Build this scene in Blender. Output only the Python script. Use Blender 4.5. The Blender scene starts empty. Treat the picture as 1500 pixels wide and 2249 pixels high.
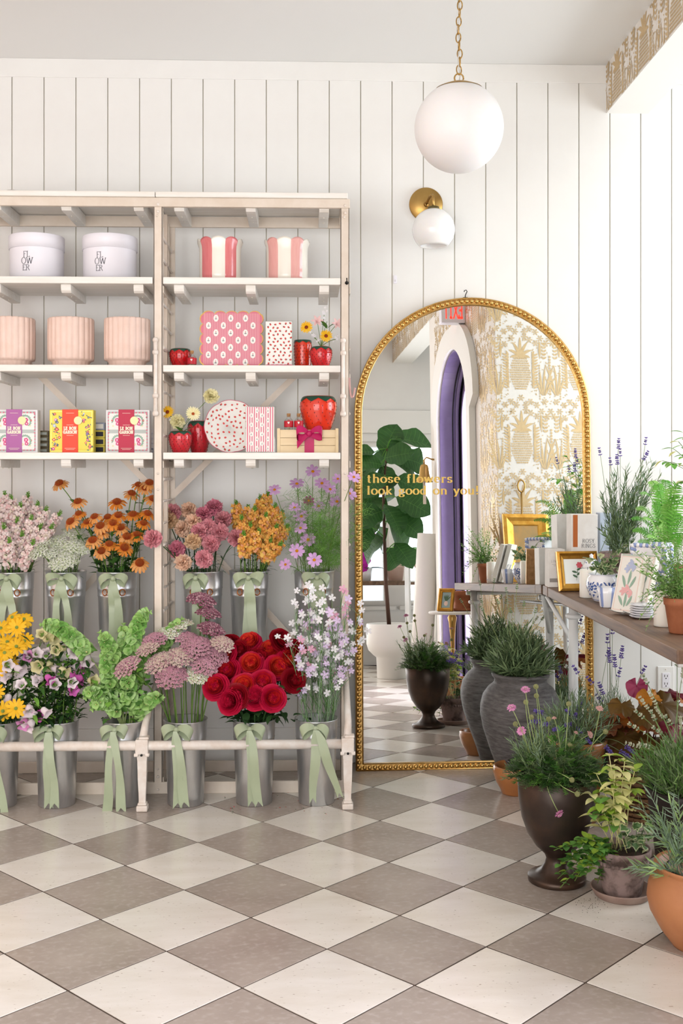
import bpy, math, random
from math import sin, cos, pi, radians as RAD, sqrt
from mathutils import Vector as V, Matrix as M, Quaternion as Q
rng = random.Random(7)
S = bpy.context.scene
COL = S.collection
# ---------------------------------------------------------------- camera
F, CX, CY, CAMH, YAW, D = 2406.0, 750.0, 1035.0, 1.288, 0.0323, 4.85
cd = bpy.data.cameras.new('camera'); cam = bpy.data.objects.new('camera', cd); COL.objects.link(cam)
cd.sensor_fit = 'HORIZONTAL'; cd.sensor_width = 36.0; cd.lens = F / 1500 * 36
cd.shift_y = -(1124.5 - CY) / 1500; cd.clip_start = 0.05
cam.location = (0, -D, CAMH); cam.rotation_euler = (pi / 2, 0, -YAW)
S.camera = cam
# ---------------------------------------------------------------- world and daylight
w = bpy.data.worlds.new('world'); S.world = w; w.use_nodes = True
bg = w.node_tree.nodes['Background']; bg.inputs[0].default_value = (0.82, 0.9, 1.0, 1); bg.inputs[1].default_value = 1.5
def area(name, loc, rot, sx, sy, power, col):
    l = bpy.data.lights.new(name, 'AREA'); l.shape = 'RECTANGLE'; l.size = sx; l.size_y = sy; l.energy = power; l.color = col
    o = bpy.data.objects.new(name, l); COL.objects.link(o); o.location = loc; o.rotation_euler = rot; return o
area('daylight_shopfront', (-1.35, -5.95, 1.4), (pi / 2, 0, 0), 4.2, 2.5, 174, (1.0, 0.978, 0.95))
area('daylight_bay', (3.5, -0.95, 1.75), (pi / 2, 0, pi / 2), 1.6, 2.3, 112, (0.88, 0.94, 1.0))
area('daylight_corner_window', (2.1, -5.95, 1.4), (pi / 2, 0, 0), 1.3, 1.8, 60, (0.95, 0.97, 1.0))
area('daylight_door', (2.3, -2.9, 1.3), (pi / 2, 0, pi / 2), 0.9, 2.3, 230, (0.84, 0.83, 1.0))
vs = S.view_settings; vs.view_transform = 'Standard'; vs.look = 'None'; vs.gamma = 1; vs.exposure = -0.04; vs.use_curve_mapping = False
cy = S.cycles; cy.max_bounces = 7; cy.diffuse_bounces = 3; cy.glossy_bounces = 4; cy.transmission_bounces = 4; cy.transparent_max_bounces = 8
cy.caustics_reflective = True; cy.blur_glossy = 0.6; cy.adaptive_threshold = 0.02; cy.caustics_refractive = False; cy.sample_clamp_indirect = 4
# ---------------------------------------------------------------- photo geometry: pixel -> point at a known depth
RV = V((cos(YAW), -sin(YAW), 0)); FV = V((sin(YAW), cos(YAW), 0)); CV = V((0, -D, CAMH))
def ray(px, py): return FV + RV * ((px - CX) / F) - V((0, 0, 1)) * ((py - CY) / F)
def at(px, py, y):
    r = ray(px, py); return CV + r * ((y + D) / r.y)
def fl(px, py, z=0.0):
    r = ray(px, py); return CV + r * ((z - CAMH) / r.z)
# ---------------------------------------------------------------- materials
MATS = {}
def hexc(s):
    c = [int(s[i:i + 2], 16) / 255 for i in (0, 2, 4)]
    return tuple([(x / 12.92 if x <= .04045 else ((x + .055) / 1.055) ** 2.4) for x in c] + [1.0])
def mat(name, col, rough=.5, metal=0, col2=None, scale=8, bump=0, bscale=None, spec=.5, trans=0, sub=0, coat=0, stretch=None, rnd=0, ior=1.45, contrast=(.35, .65), emit=0, transl=0, obj=True):
    if name in MATS: return MATS[name]
    m = bpy.data.materials.new(name); m.use_nodes = True; MATS[name] = m
    nt = m.node_tree; N = nt.nodes; L = nt.links; b = N['Principled BSDF']
    c = hexc(col) if isinstance(col, str) else col
    b.inputs['Base Color'].default_value = c; b.inputs['Roughness'].default_value = rough; b.inputs['Metallic'].default_value = metal
    b.inputs['Specular IOR Level'].default_value = spec; b.inputs['IOR'].default_value = ior
    b.inputs['Transmission Weight'].default_value = trans
    b.inputs['Coat Weight'].default_value = coat; b.inputs['Coat Roughness'].default_value = .08
    if sub:
        b.inputs['Subsurface Weight'].default_value = sub; b.inputs['Subsurface Radius'].default_value = (.02, .015, .01); b.inputs['Subsurface Scale'].default_value = .5
    if emit: b.inputs['Emission Color'].default_value = c; b.inputs['Emission Strength'].default_value = emit
    tc = N.new('ShaderNodeTexCoord'); mp = N.new('ShaderNodeMapping'); L.new(tc.outputs['Object'], mp.inputs[0])
    if stretch: mp.inputs['Scale'].default_value = stretch
    src = None
    if col2 is not None:
        n = N.new('ShaderNodeTexNoise'); n.inputs['Scale'].default_value = scale; n.inputs['Detail'].default_value = 6; n.inputs['Roughness'].default_value = .6
        L.new(mp.outputs[0], n.inputs['Vector'])
        r = N.new('ShaderNodeValToRGB'); r.color_ramp.elements[0].position = contrast[0]; r.color_ramp.elements[1].position = contrast[1]
        r.color_ramp.elements[0].color = c; r.color_ramp.elements[1].color = hexc(col2) if isinstance(col2, str) else col2
        L.new(n.outputs[0], r.inputs[0]); src = r.outputs[0]
    if rnd:
        oi = N.new('ShaderNodeObjectInfo'); hs = N.new('ShaderNodeHueSaturation')
        mr = N.new('ShaderNodeMapRange'); mr.inputs[3].default_value = 1 - rnd; mr.inputs[4].default_value = 1 + rnd
        L.new(oi.outputs['Random'], mr.inputs[0]); L.new(mr.outputs[0], hs.inputs['Value'])
        if src is not None: L.new(src, hs.inputs['Color'])
        else: hs.inputs['Color'].default_value = c
        src = hs.outputs[0]
    if src is not None: L.new(src, b.inputs['Base Color'])
    if bump:
        n2 = N.new('ShaderNodeTexNoise'); n2.inputs['Scale'].default_value = bscale or scale * 3; n2.inputs['Detail'].default_value = 5
        L.new(mp.outputs[0], n2.inputs['Vector']); bp = N.new('ShaderNodeBump'); bp.inputs['Strength'].default_value = bump; bp.inputs['Distance'].default_value = .004
        L.new(n2.outputs[0], bp.inputs['Height']); L.new(bp.outputs[0], b.inputs['Normal'])
    if transl:
        t = N.new('ShaderNodeBsdfTranslucent'); mx = N.new('ShaderNodeMixShader'); mx.inputs[0].default_value = transl
        if src is not None: L.new(src, t.inputs[0])
        else: t.inputs[0].default_value = c
        out = N['Material Output']; L.new(b.outputs[0], mx.inputs[1]); L.new(t.outputs[0], mx.inputs[2]); L.new(mx.outputs[0], out.inputs[0])
    return m
def petal(name, col, col2=None, rough=.55, rnd=.06, scale=25): return mat(name, col, rough, col2=col2, scale=scale, transl=.22, rnd=rnd, spec=.25)
def leafm(name, col, col2=None, rough=.5, rnd=.12, scale=14): return mat(name, col, rough, col2=col2, scale=scale, transl=.18, rnd=rnd, spec=.4)
def glassm(name, tint=(1, 1, 1, 1), amt=.88):
    m = bpy.data.materials.new(name); m.use_nodes = True; nt = m.node_tree; N = nt.nodes; L = nt.links; MATS[name] = m
    N.remove(N['Principled BSDF']); t = N.new('ShaderNodeBsdfTransparent'); t.inputs[0].default_value = tint
    g = N.new('ShaderNodeBsdfGlossy'); g.inputs['Roughness'].default_value = .02; fr = N.new('ShaderNodeLayerWeight'); fr.inputs[0].default_value = .35
    mx = N.new('ShaderNodeMixShader'); mr = N.new('ShaderNodeMapRange'); mr.inputs[3].default_value = .04; mr.inputs[4].default_value = 1 - amt + .35
    L.new(fr.outputs['Facing'], mr.inputs[0]); L.new(mr.outputs[0], mx.inputs[0]); L.new(t.outputs[0], mx.inputs[1]); L.new(g.outputs[0], mx.inputs[2]); L.new(mx.outputs[0], N['Material Output'].inputs[0])
    return m
# ---------------------------------------------------------------- mesh builder
class MB:
    def __init__(s): s.v = []; s.f = []; s.m = []; s.mats = []; s.sm = []; s.jit = 0; s.n = 0
    def mi(s, m):
        if isinstance(m, str): m = MATS[m]
        if m not in s.mats: s.mats.append(m)
        return s.mats.index(m)
    def add(s, vf, m=None, T=None, smooth=True):
        vs_, fs = vf; o = len(s.v); i = s.mi(m) if m is not None else 0
        if s.jit:                                   # keeps overlapping flat prints from sharing one plane
            s.n += 1; vs_ = [(p[0], p[1] - s.jit * (s.n % 90), p[2]) for p in vs_]
        if T is not None: s.v.extend([T @ V(p) for p in vs_])
        else: s.v.extend(vs_)
        for f in fs: s.f.append(tuple(k + o for k in f)); s.m.append(i); s.sm.append(smooth)
        return s
    def mesh(s, name):
        me = bpy.data.meshes.new(name); me.from_pydata([tuple(p) for p in s.v], [], s.f)
        for m in s.mats: me.materials.append(m)
        me.polygons.foreach_set('material_index', s.m); me.polygons.foreach_set('use_smooth', s.sm); me.update(); return me
def obj(name, me, parent=None, loc=(0, 0, 0), rot=None, m=None, bev=0, T=None, kind=None, label=None):
    if isinstance(me, MB): me = me.mesh(name)
    o = bpy.data.objects.new(name, me); COL.objects.link(o)
    if T is not None: o.matrix_local = T
    else:
        o.location = loc
        if rot is not None: o.rotation_euler = rot
    if parent is not None: o.parent = parent
    if m is not None and not me.materials: me.materials.append(MATS[m] if isinstance(m, str) else m)
    if bev:
        md = o.modifiers.new('bevel', 'BEVEL'); md.width = bev; md.segments = 2; md.limit_method = 'ANGLE'; md.angle_limit = RAD(40)
    if kind: o['kind'] = kind
    if label: o['label'] = label
    return o
def thing(name, label, cat, loc=(0, 0, 0), rot=None, group=None):
    o = bpy.data.objects.new(name, None); COL.objects.link(o); o.empty_display_size = .05; o.location = loc
    if rot is not None: o.rotation_euler = rot
    return tag(o, label, cat, group)
def tag(o, label, cat, group=None):
    o['label'] = label; o['category'] = cat
    if group: o['group'] = group
    return o
ORD = 'first second third fourth fifth sixth seventh eighth ninth tenth eleventh twelfth thirteenth fourteenth fifteenth sixteenth seventeenth eighteenth nineteenth twentieth twenty-first twenty-second twenty-third twenty-fourth twenty-fifth twenty-sixth twenty-seventh twenty-eighth twenty-ninth thirtieth'.split()
def struct(o): o['kind'] = 'structure'; return o
# primitives return (verts, faces)
def box(x0, x1, y0, y1, z0, z1):
    v = [(x, y, z) for z in (z0, z1) for y in (y0, y1) for x in (x0, x1)]
    return v, [(0, 2, 3, 1), (4, 5, 7, 6), (0, 1, 5, 4), (2, 6, 7, 3), (0, 4, 6, 2), (1, 3, 7, 5)]
def lathe(prof, n=32, rf=None, cap0=False, cap1=False):
    v = []; f = []
    for (r, z) in prof:
        for k in range(n):
            a = 2 * pi * k / n; rr = r if rf is None else rf(r, z, a); v.append((rr * cos(a), rr * sin(a), z))
    for j in range(len(prof) - 1):
        for k in range(n):
            k2 = (k + 1) % n; f.append((j * n + k, j * n + k2, (j + 1) * n + k2, (j + 1) * n + k))
    if cap0: f.append(tuple(range(n - 1, -1, -1)))
    if cap1: f.append(tuple((len(prof) - 1) * n + k for k in range(n)))
    return v, f
def sphere(r, nu=12, nv=8, sx=1, sy=1, sz=1):
    pr = [(max(1e-5, r * sin(pi * j / nv)), -r * cos(pi * j / nv)) for j in range(nv + 1)]
    v, f = lathe(pr, nu); return [(x * sx, y * sy, z * sz) for x, y, z in v], f
def frame_to(d, up=V((0, 0, 1))):
    d = V(d).normalized(); return d.to_track_quat('Z', 'Y').to_matrix().to_4x4()
def tube(pts, rad, n=6, cap=True):
    pts = [V(p) for p in pts]; N_ = len(pts)
    if not isinstance(rad, (list, tuple)): rad = [rad] * N_
    v = []; f = []; prev = None
    for i, p in enumerate(pts):
        t = (pts[min(i + 1, N_ - 1)] - pts[max(i - 1, 0)])
        t = t.normalized() if t.length > 1e-9 else V((0, 0, 1))
        if prev is None: a = t.orthogonal().normalized()
        else:
            a = prev - t * prev.dot(t); a = a.normalized() if a.length > 1e-6 else t.orthogonal().normalized()
        prev = a; b = t.cross(a)
        for k in range(n):
            q = 2 * pi * k / n; v.append(tuple(p + (a * cos(q) + b * sin(q)) * rad[i]))
    for i in range(N_ - 1):
        for k in range(n):
            k2 = (k + 1) % n; f.append((i * n + k, i * n + k2, (i + 1) * n + k2, (i + 1) * n + k))
    if cap and n > 2: f.append(tuple(range(n - 1, -1, -1))); f.append(tuple((N_ - 1) * n + k for k in range(n)))
    return v, f
def strip(pts, side, width):
    """ribbon: points, side vector(s), width(s)"""
    v = []; f = []
    for i, p in enumerate(pts):
        s_ = V(side[i] if isinstance(side, list) else side); w_ = width[i] if isinstance(width, list) else width
        v += [tuple(V(p) - s_ * w_ / 2), tuple(V(p) + s_ * w_ / 2)]
    for i in range(len(pts) - 1): f.append((2 * i, 2 * i + 1, 2 * i + 3, 2 * i + 2))
    return v, f
def prism(out, t, axis='y'):
    """2-d outline (x,z) extruded from y=0 to y=t"""
    n = len(out); v = [(x, 0, z) for x, z in out] + [(x, t, z) for x, z in out]
    f = [tuple(range(n)), tuple(range(2 * n - 1, n - 1, -1))]
    f += [((i + 1) % n, i, n + i, n + (i + 1) % n) for i in range(n)]
    return v, f
def leaf(L_, W_, n=4, bend=0.3, fold=.25, shape=None, droop=0, wav=0):
    """leaf along +x, face up +z; bend curls the tip down; returns 3 columns grid"""
    v = []; f = []; shape = shape or (lambda t: sin(pi * min(1, t ** .8 * 1.0)) ** .8 if 0 < t < 1 else 0)
    x = z = 0.; a = droop
    for i in range(n + 1):
        t = i / n; hw = W_ / 2 * max(shape(t), .02 if t < 1 else 0.01)
        up = fold * hw; wv = wav * W_ * sin(t * 9)
        v += [(x, hw, z + up + wv), (x, 0, z), (x, -hw, z + up - wv)]
        x += L_ / n * cos(a); z += L_ / n * sin(a); a -= bend / n
    for i in range(n):
        k = 3 * i; f += [(k, k + 1, k + 4, k + 3), (k + 1, k + 2, k + 5, k + 4)]
    return v, f
def petalv(L_, w0, w1, n=3, cup=0, lift=.3, bend=0, tip='round', notch=0, m=2):
    """petal along +x widening to w1; lift is start angle, bend changes it, cup curves across"""
    v = []; f = []; x = z = 0.; a = lift
    for i in range(n + 1):
        t = i / n
        hw = (w0 + (w1 - w0) * sin(min(1, t * 1.25) * pi / 2)) / 2
        if tip == 'round' and t > .75: hw *= sqrt(max(.05, 1 - ((t - .75) / .28) ** 2))
        if tip == 'point': hw *= (1 - t ** 3 * .92)
        for j in range(m + 1):
            u = j / m * 2 - 1; dx = -notch * L_ * (1 - abs(u)) if (i == n and notch) else 0
            v.append((x + dx * cos(a), u * hw, z + cup * hw * u * u + dx * sin(a)))
        x += L_ / n * cos(a); z += L_ / n * sin(a); a += bend / n
    for i in range(n):
        for j in range(m): k = i * (m + 1) + j; f.append((k, k + 1, k + m + 2, k + m + 1))
    return v, f
def TR(loc=(0, 0, 0), rz=0, ry=0, rx=0, s=1):
    return M.Translation(V(loc)) @ M.Rotation(rz, 4, 'Z') @ M.Rotation(ry, 4, 'Y') @ M.Rotation(rx, 4, 'X') @ M.Scale(s, 4)
def look(loc, d, roll=0, s=1):
    return M.Translation(V(loc)) @ frame_to(d) @ M.Rotation(roll, 4, 'Z') @ M.Scale(s, 4)
def bez(p0, p1, p2, p3=None, n=8):
    p0, p1, p2 = V(p0), V(p1), V(p2); o = []
    for i in range(n + 1):
        t = i / n
        if p3 is None: o.append(p0 * (1 - t) ** 2 + p1 * 2 * t * (1 - t) + p2 * t * t)
        else: o.append(p0 * (1 - t) ** 3 + p1 * 3 * t * (1 - t) ** 2 + p2 * 3 * t * t * (1 - t) + V(p3) * t ** 3)
    return o
def along(pts, t):
    t = max(0, min(.9999, t)) * (len(pts) - 1); i = int(t); return V(pts[i]).lerp(V(pts[i + 1]), t - i), (V(pts[i + 1]) - V(pts[i])).normalized()
# ---------------------------------------------------------------- pen-drawn lettering (flat print)
def arc(cx_, cy_, rx, ry, a0, a1, n=14): return [(cx_ + rx * cos(RAD(a0 + (a1 - a0) * i / n)), cy_ + ry * sin(RAD(a0 + (a1 - a0) * i / n))) for i in range(n + 1)]
XH = .66
def sf(x, y, w=.2): return [(x - w / 2, y), (x + w / 2, y)]
O_ = arc(.3, .33, .26, .33, 90, 450, 24)
GL = {
 'o': (.6, [O_]), 't': (.42, [[(.18, .86), (.18, .14)] + arc(.3, .14, .12, .14, 180, 300, 6), [(.02, .64), (.38, .64)]]),
 'h': (.66, [[(.14, 1), (.14, 0)], arc(.34, .42, .2, .23, 170, 0, 8) + [(.54, 0)], sf(.14, .015), sf(.54, .015), [(.03, .985), (.16, .985)]]),
 'n': (.66, [[(.14, .64), (.14, 0)], arc(.34, .42, .2, .23, 170, 0, 8) + [(.54, 0)], sf(.14, .015), sf(.54, .015), [(.03, .64), (.16, .64)]]),
 's': (.48, [arc(.24, .49, .17, .16, 20, 250, 10) + arc(.24, .17, .18, .16, 80, -165, 10)]),
 'e': (.56, [[(.06, .36), (.5, .36)] + arc(.29, .34, .22, .32, 5, 300, 20)]),
 'f': (.42, [arc(.3, .84, .13, .15, 40, 180, 7) + [(.17, 0)], [(.02, .63), (.36, .63)], sf(.17, .015, .24)]),
 'l': (.32, [[(.16, 1), (.16, 0)], sf(.16, .015, .24), [(.05, .985), (.18, .985)]]),
 'w': (.86, [[(.06, .64), (.24, .02)], [(.24, .02), (.42, .6)], [(.42, .6), (.6, .02)], [(.6, .02), (.78, .64)], sf(.07, .65), sf(.42, .65), sf(.78, .65)]),
 'r': (.48, [[(.14, .64), (.14, 0)], arc(.32, .42, .18, .22, 170, 40, 6), sf(.14, .015, .24), [(.03, .64), (.16, .64)]]),
 'k': (.64, [[(.14, 1), (.14, 0)], [(.5, .62), (.16, .26)], [(.26, .36), (.54, .02)], sf(.14, .015), sf(.54, .015), sf(.5, .64, .18), [(.03, .985), (.16, .985)]]),
 'g': (.6, [arc(.27, .42, .18, .22, 90, 450, 18), [(.4, .58), (.56, .66)], arc(.27, .12, .16, .09, 120, 260, 6) + arc(.28, -.13, .22, .15, 80, -260, 18)]),
 'd': (.66, [arc(.28, .32, .22, .31, 90, 450, 20), [(.5, 1), (.5, .0)], [(.39, .985), (.52, .985)], [(.5, .015), (.61, .015)]]),
 'y': (.62, [[(.08, .64), (.31, .04)], [(.54, .64), (.3, .0), (.2, -.2), (.08, -.24)], sf(.08, .65), sf(.54, .65)]),
 'u': (.66, [[(.12, .64), (.12, .22)] + arc(.3, .22, .18, .21, 180, 340, 8), [(.52, .64), (.52, 0)], [(.02, .645), (.14, .645)], [(.42, .645), (.54, .645)], [(.52, .015), (.62, .015)]]),
 '!': (.3, [[(.15, 1), (.15, .34)], arc(.15, .06, .03, .03, 0, 360, 8)]),
 'F': (.56, [[(.12, 1), (.12, 0)], [(.04, .985), (.5, .985), (.5, .86)], [(.12, .53), (.4, .53)], sf(.12, .015)]),
 'L': (.56, [[(.12, 1), (.12, 0)], [(.04, .015), (.5, .015), (.5, .16)], sf(.12, .985)]),
 'O': (.82, [arc(.41, .5, .36, .5, 90, 450, 28)]),
 'W': (1.08, [[(.06, 1), (.3, .0)], [(.3, .0), (.52, .95)], [(.52, .95), (.74, .0)], [(.74, 0), (.98, 1)], sf(.07, .985, .22), sf(.98, .985, .22)]),
 'E': (.58, [[(.12, 1), (.12, 0)], [(.04, .985), (.5, .985), (.5, .86)], [(.12, .53), (.42, .53)], [(.04, .015), (.52, .015), (.52, .15)]]),
 'R': (.68, [[(.12, 1), (.12, 0)], [(.04, .985), (.3, .985)] + arc(.3, .76, .22, .225, 90, -90, 10) + [(.12, .535)], [(.32, .53), (.62, .0)], sf(.12, .015)]),
 'S': (.56, [arc(.28, .74, .2, .24, 20, 255, 12) + arc(.28, .26, .22, .25, 80, -165, 12)]),
 'Y': (.7, [[(.04, 1), (.34, .45)], [(.64, 1), (.34, .45)], [(.34, .46), (.34, 0)], sf(.34, .015), sf(.06, .985, .18), sf(.63, .985, .18)]),
 'I': (.3, [[(.15, 1), (.15, 0)], sf(.15, .015), sf(.15, .985)]),
 'N': (.78, [[(.12, 0), (.12, 1)], [(.12, 1), (.64, 0)], [(.64, 0), (.64, 1)], sf(.12, .015), sf(.1, .985), sf(.64, .985)]),
 'G': (.78, [arc(.4, .5, .34, .5, 40, 320, 20), [(.68, .2), (.68, .44), (.5, .44)]]),
 'A': (.74, [[(.08, 0), (.36, 1)], [(.36, 1), (.66, 0)], [(.18, .34), (.56, .34)], sf(.08, .015, .16), sf(.66, .015, .18)]),
 'B': (.66, [[(.12, 1), (.12, 0)], [(.05, .985), (.3, .985)] + arc(.32, .76, .2, .225, 90, -90, 8) + [(.12, .53)], [(.3, .53)] + arc(.33, .27, .24, .255, 90, -90, 8) + [(.05, .015)]]),
 'X': (.7, [[(.06, 1), (.62, 0)], [(.62, 1), (.06, 0)]]), 'T': (.6, [[(.3, 1), (.3, 0)], [(.04, .985), (.56, .985)]]),
}
def text(s, h, thick=.15, thin=.06, space=.1, block=False):
    """flat lettering in the x-z plane facing -y; returns (verts, faces, width)"""
    v = []; f = []; x = 0.; q_ = 0
    for ch in s:
        if ch == ' ': x += .42 + space; continue
        wd, sts = GL[ch]
        for st in sts:
            for (a, b) in zip(st[:-1], st[1:]):
                d = V((b[0] - a[0], b[1] - a[1])); l_ = d.length
                if l_ < 1e-6: continue
                d /= l_; wv = thick if block else thin + (thick - thin) * abs(d.y) ** 1.3
                e = wv * (.5 if block else .18); n_ = V((-d.y, d.x)) * wv / 2
                A = V(a) - d * e; B = V(b) + d * e; o = len(v)
                for p in (A - n_, B - n_, B + n_, A + n_): v.append(((x + p.x) * h, -1.2e-5 * (q_ % 60), p.y * h))
                q_ += 1; f.append((o, o + 1, o + 2, o + 3))
        x += wd + space
    return v, f, (x - space) * h
# ================================================================ MATERIALS
mat('wall_white', 'eeede9', .55, col2='eae8e4', scale=3, bump=.03, bscale=60)
mat('trim_white', 'f0eee9', .45)
mat('groove', 'd6cfbd', .8)
mat('ceiling_white', 'edece9', .8)
mat('plaster_white', 'f2f0ea', .6)
mat('grout', '5a4a3e', .9, col2='463a30', scale=40)
mat('shelf_frame', 'e2d5c6', .42, col2='d8c8b6', scale=9, bump=.08, bscale=40, rnd=.03)
mat('shelf_board', 'efebe4', .4, col2='e6e0d6', scale=6, stretch=(.6, 8, 8), bump=.04)
mat('iron_white', 'e9e1d8', .4, col2='dccdbf', scale=25, bump=.12, bscale=60)
mat('gold', 'dcb87a', .28, 1, col2='caa25c', scale=30)
mat('gold_frame', 'c99a45', .36, .8, col2='b07a2a', scale=22, bump=.1)
mat('brass', 'b8965a', .32, 1, col2='a8854c', scale=9)
mat('brass_dark', '6d6240', .4, 1)
mat('opal', 'f6f4f2', .22, sub=.2, coat=.3)
mat('opal_matte', 'f3f0ee', .38, sub=.2)
mat('black_metal', '1a1816', .4, .6)
mat('purple_paint', '75668a', .35, col2='6b5c80', scale=4)
mat('purple_light', '9a8cae', .35)
mat('wallpaper_ground', 'efeae2', .7)
mat('wallpaper_gold', 'cfb385', .5, .35, col2='dac196', scale=30)
mat('galvanised', 'e4e5e6', .3, .9, col2='c4c8cb', scale=11, stretch=(1, 1, .35), bump=.04, bscale=24)
mat('copper', 'a5602f', .35, 1)
mat('ribbon', 'a9b394', .38, col2='9fab8a', scale=6, spec=.6)
mat('soil', '2e221a', .95, col2='4a3626', scale=60, bump=.6)
mirror_m = mat('mirror_glass', (.93, .94, .93, 1), 0.0, 1)
glassm('window_glass')
def tile_mat(name, c1, c2, c3, pit, rough):
    m = bpy.data.materials.new(name); m.use_nodes = True; MATS[name] = m; nt = m.node_tree; N = nt.nodes; L = nt.links; b = N['Principled BSDF']
    g = N.new('ShaderNodeNewGeometry'); mp = N.new('ShaderNodeMapping'); L.new(g.outputs['Position'], mp.inputs[0])
    mp.inputs['Rotation'].default_value = (0, 0, RAD(-28)); mp.inputs['Scale'].default_value = (1, 3.2 if pit else 1.3, 1)
    n1 = N.new('ShaderNodeTexNoise'); n1.inputs['Scale'].default_value = 3.5; n1.inputs['Detail'].default_value = 9; n1.inputs['Roughness'].default_value = .62
    n2 = N.new('ShaderNodeTexNoise'); n2.inputs['Scale'].default_value = 60 if pit else 48; n2.inputs['Detail'].default_value = 5
    L.new(mp.outputs[0], n1.inputs['Vector']); L.new(mp.outputs[0], n2.inputs['Vector'])
    r = N.new('ShaderNodeValToRGB'); e = r.color_ramp.elements; e[0].position = .3; e[0].color = hexc(c1); e[1].position = .7; e[1].color = hexc(c2)
    L.new(n1.outputs[0], r.inputs[0])
    r2 = N.new('ShaderNodeValToRGB'); e = r2.color_ramp.elements; e[0].position = .665 if pit else .5; e[1].position = .7 if pit else .9; e[0].color = (0, 0, 0, 1); e[1].color = (1, 1, 1, 1)
    L.new(n2.outputs[0], r2.inputs[0])
    mx = N.new('ShaderNodeMix'); mx.data_type = 'RGBA'; L.new(r2.outputs[0], mx.inputs[0]); L.new(r.outputs[0], mx.inputs[6]); mx.inputs[7].default_value = hexc(c3)
    oi = N.new('ShaderNodeObjectInfo'); hs = N.new('ShaderNodeHueSaturation'); mr = N.new('ShaderNodeMapRange'); mr.inputs[3].default_value = .94; mr.inputs[4].default_value = 1.05
    L.new(oi.outputs['Random'], mr.inputs[0]); L.new(mr.outputs[0], hs.inputs['Value']); L.new(mx.outputs[2], hs.inputs['Color']); L.new(hs.outputs[0], b.inputs['Base Color'])
    b.inputs['Roughness'].default_value = rough; b.inputs['Specular IOR Level'].default_value = .5
    rm = N.new('ShaderNodeMapRange'); rm.inputs[3].default_value = rough - .06; rm.inputs[4].default_value = rough + .1; L.new(n1.outputs[0], rm.inputs[0]); L.new(rm.outputs[0], b.inputs['Roughness'])
    bp = N.new('ShaderNodeBump'); bp.inputs['Strength'].default_value = .05; bp.inputs['Distance'].default_value = .003; L.new(n2.outputs[0], bp.inputs['Height']); L.new(bp.outputs[0], b.inputs['Normal'])
tile_mat('tile_light', 'e9e3d9', 'dcd4c6', 'a39581', True, .15)
tile_mat('tile_dark', '9a8d82', 'b0a498', 'bcb1a6', False, .22)
def wood(name, c1, c2, scale=3, stretch=(12, 1, 12), rough=.55):
    m = bpy.data.materials.new(name); m.use_nodes = True; MATS[name] = m; nt = m.node_tree; N = nt.nodes; L = nt.links; b = N['Principled BSDF']
    tc = N.new('ShaderNodeTexCoord'); mp = N.new('ShaderNodeMapping'); mp.inputs['Scale'].default_value = stretch; L.new(tc.outputs['Object'], mp.inputs[0])
    n = N.new('ShaderNodeTexNoise'); n.inputs['Scale'].default_value = scale; n.inputs['Detail'].default_value = 8; n.inputs['Distortion'].default_value = .6; L.new(mp.outputs[0], n.inputs['Vector'])
    r = N.new('ShaderNodeValToRGB'); e = r.color_ramp.elements; e[0].position = .32; e[1].position = .68; e[0].color = hexc(c1); e[1].color = hexc(c2); L.new(n.outputs[0], r.inputs[0]); L.new(r.outputs[0], b.inputs['Base Color'])
    b.inputs['Roughness'].default_value = rough; bp = N.new('ShaderNodeBump'); bp.inputs['Strength'].default_value = .15; bp.inputs['Distance'].default_value = .002; L.new(n.outputs[0], bp.inputs['Height']); L.new(bp.outputs[0], b.inputs['Normal'])
wood('table_wood', '5c4434', '83664e'); wood('pine', 'ecd6ae', 'dfc394', 2, (1, 10, 10), .5)
# ================================================================ THE ROOM
XL, XR, YB, ZC, XB = -3.4, 3.25, -5.7, 3.10, 1.34     # left wall, bay window wall, shop front, ceiling, bulkhead face
T = .305; TS = T / sqrt(2); T0 = (-1.022, -.817)
flo = struct(obj('floor', MB().add(box(XL - .1, XR + .1, YB - .1, .1, -.06, -.0018), 'grout')))
g = .0027
def tile_mesh(name):
    h_ = T / 2 - g; c = .0005
    v = [(-h_, -h_, -.012), (h_, -h_, -.012), (h_, h_, -.012), (-h_, h_, -.012), (-h_, -h_, -c), (h_, -h_, -c), (h_, h_, -c), (-h_, h_, -c), (-h_ + c, -h_ + c, 0), (h_ - c, -h_ + c, 0), (h_ - c, h_ - c, 0), (-h_ + c, h_ - c, 0)]
    f = [(8, 9, 10, 11)] + [(i, (i + 1) % 4, 4 + (i + 1) % 4, 4 + i) for i in range(4)] + [(4 + i, 4 + (i + 1) % 4, 8 + (i + 1) % 4, 8 + i) for i in range(4)]
    return v, f
tl = MB().add(tile_mesh(''), 'tile_light', smooth=False).mesh('floor_tile_light'); td = MB().add(tile_mesh(''), 'tile_dark', smooth=False).mesh('floor_tile_dark')
rest = MB()
for a in range(-14, 24):
    for b in range(-20, 14):
        x = T0[0] + TS * (a + b + 1); y = T0[1] + TS * (b - a)
        if not (XL < x < XR and YB < y < .1): continue
        tilt = (rng.uniform(-.0012, .0012), rng.uniform(-.0012, .0012), RAD(45) + rng.uniform(-.002, .002))
        near = -1.75 < x < 1.75 and -3.6 < y < .12
        ev = (a + b) % 2 == 0
        if near: obj('floor_tile', tl if ev else td, flo, (x, y, rng.uniform(-.0004, .0003)), tilt)
        else: rest.add(tile_mesh(''), 'tile_light' if ev else 'tile_dark', M.Translation((x, y, 0)) @ M.Rotation(RAD(45), 4, 'Z'), False)
obj('floor_tile', rest, flo, kind='stuff')
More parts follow.
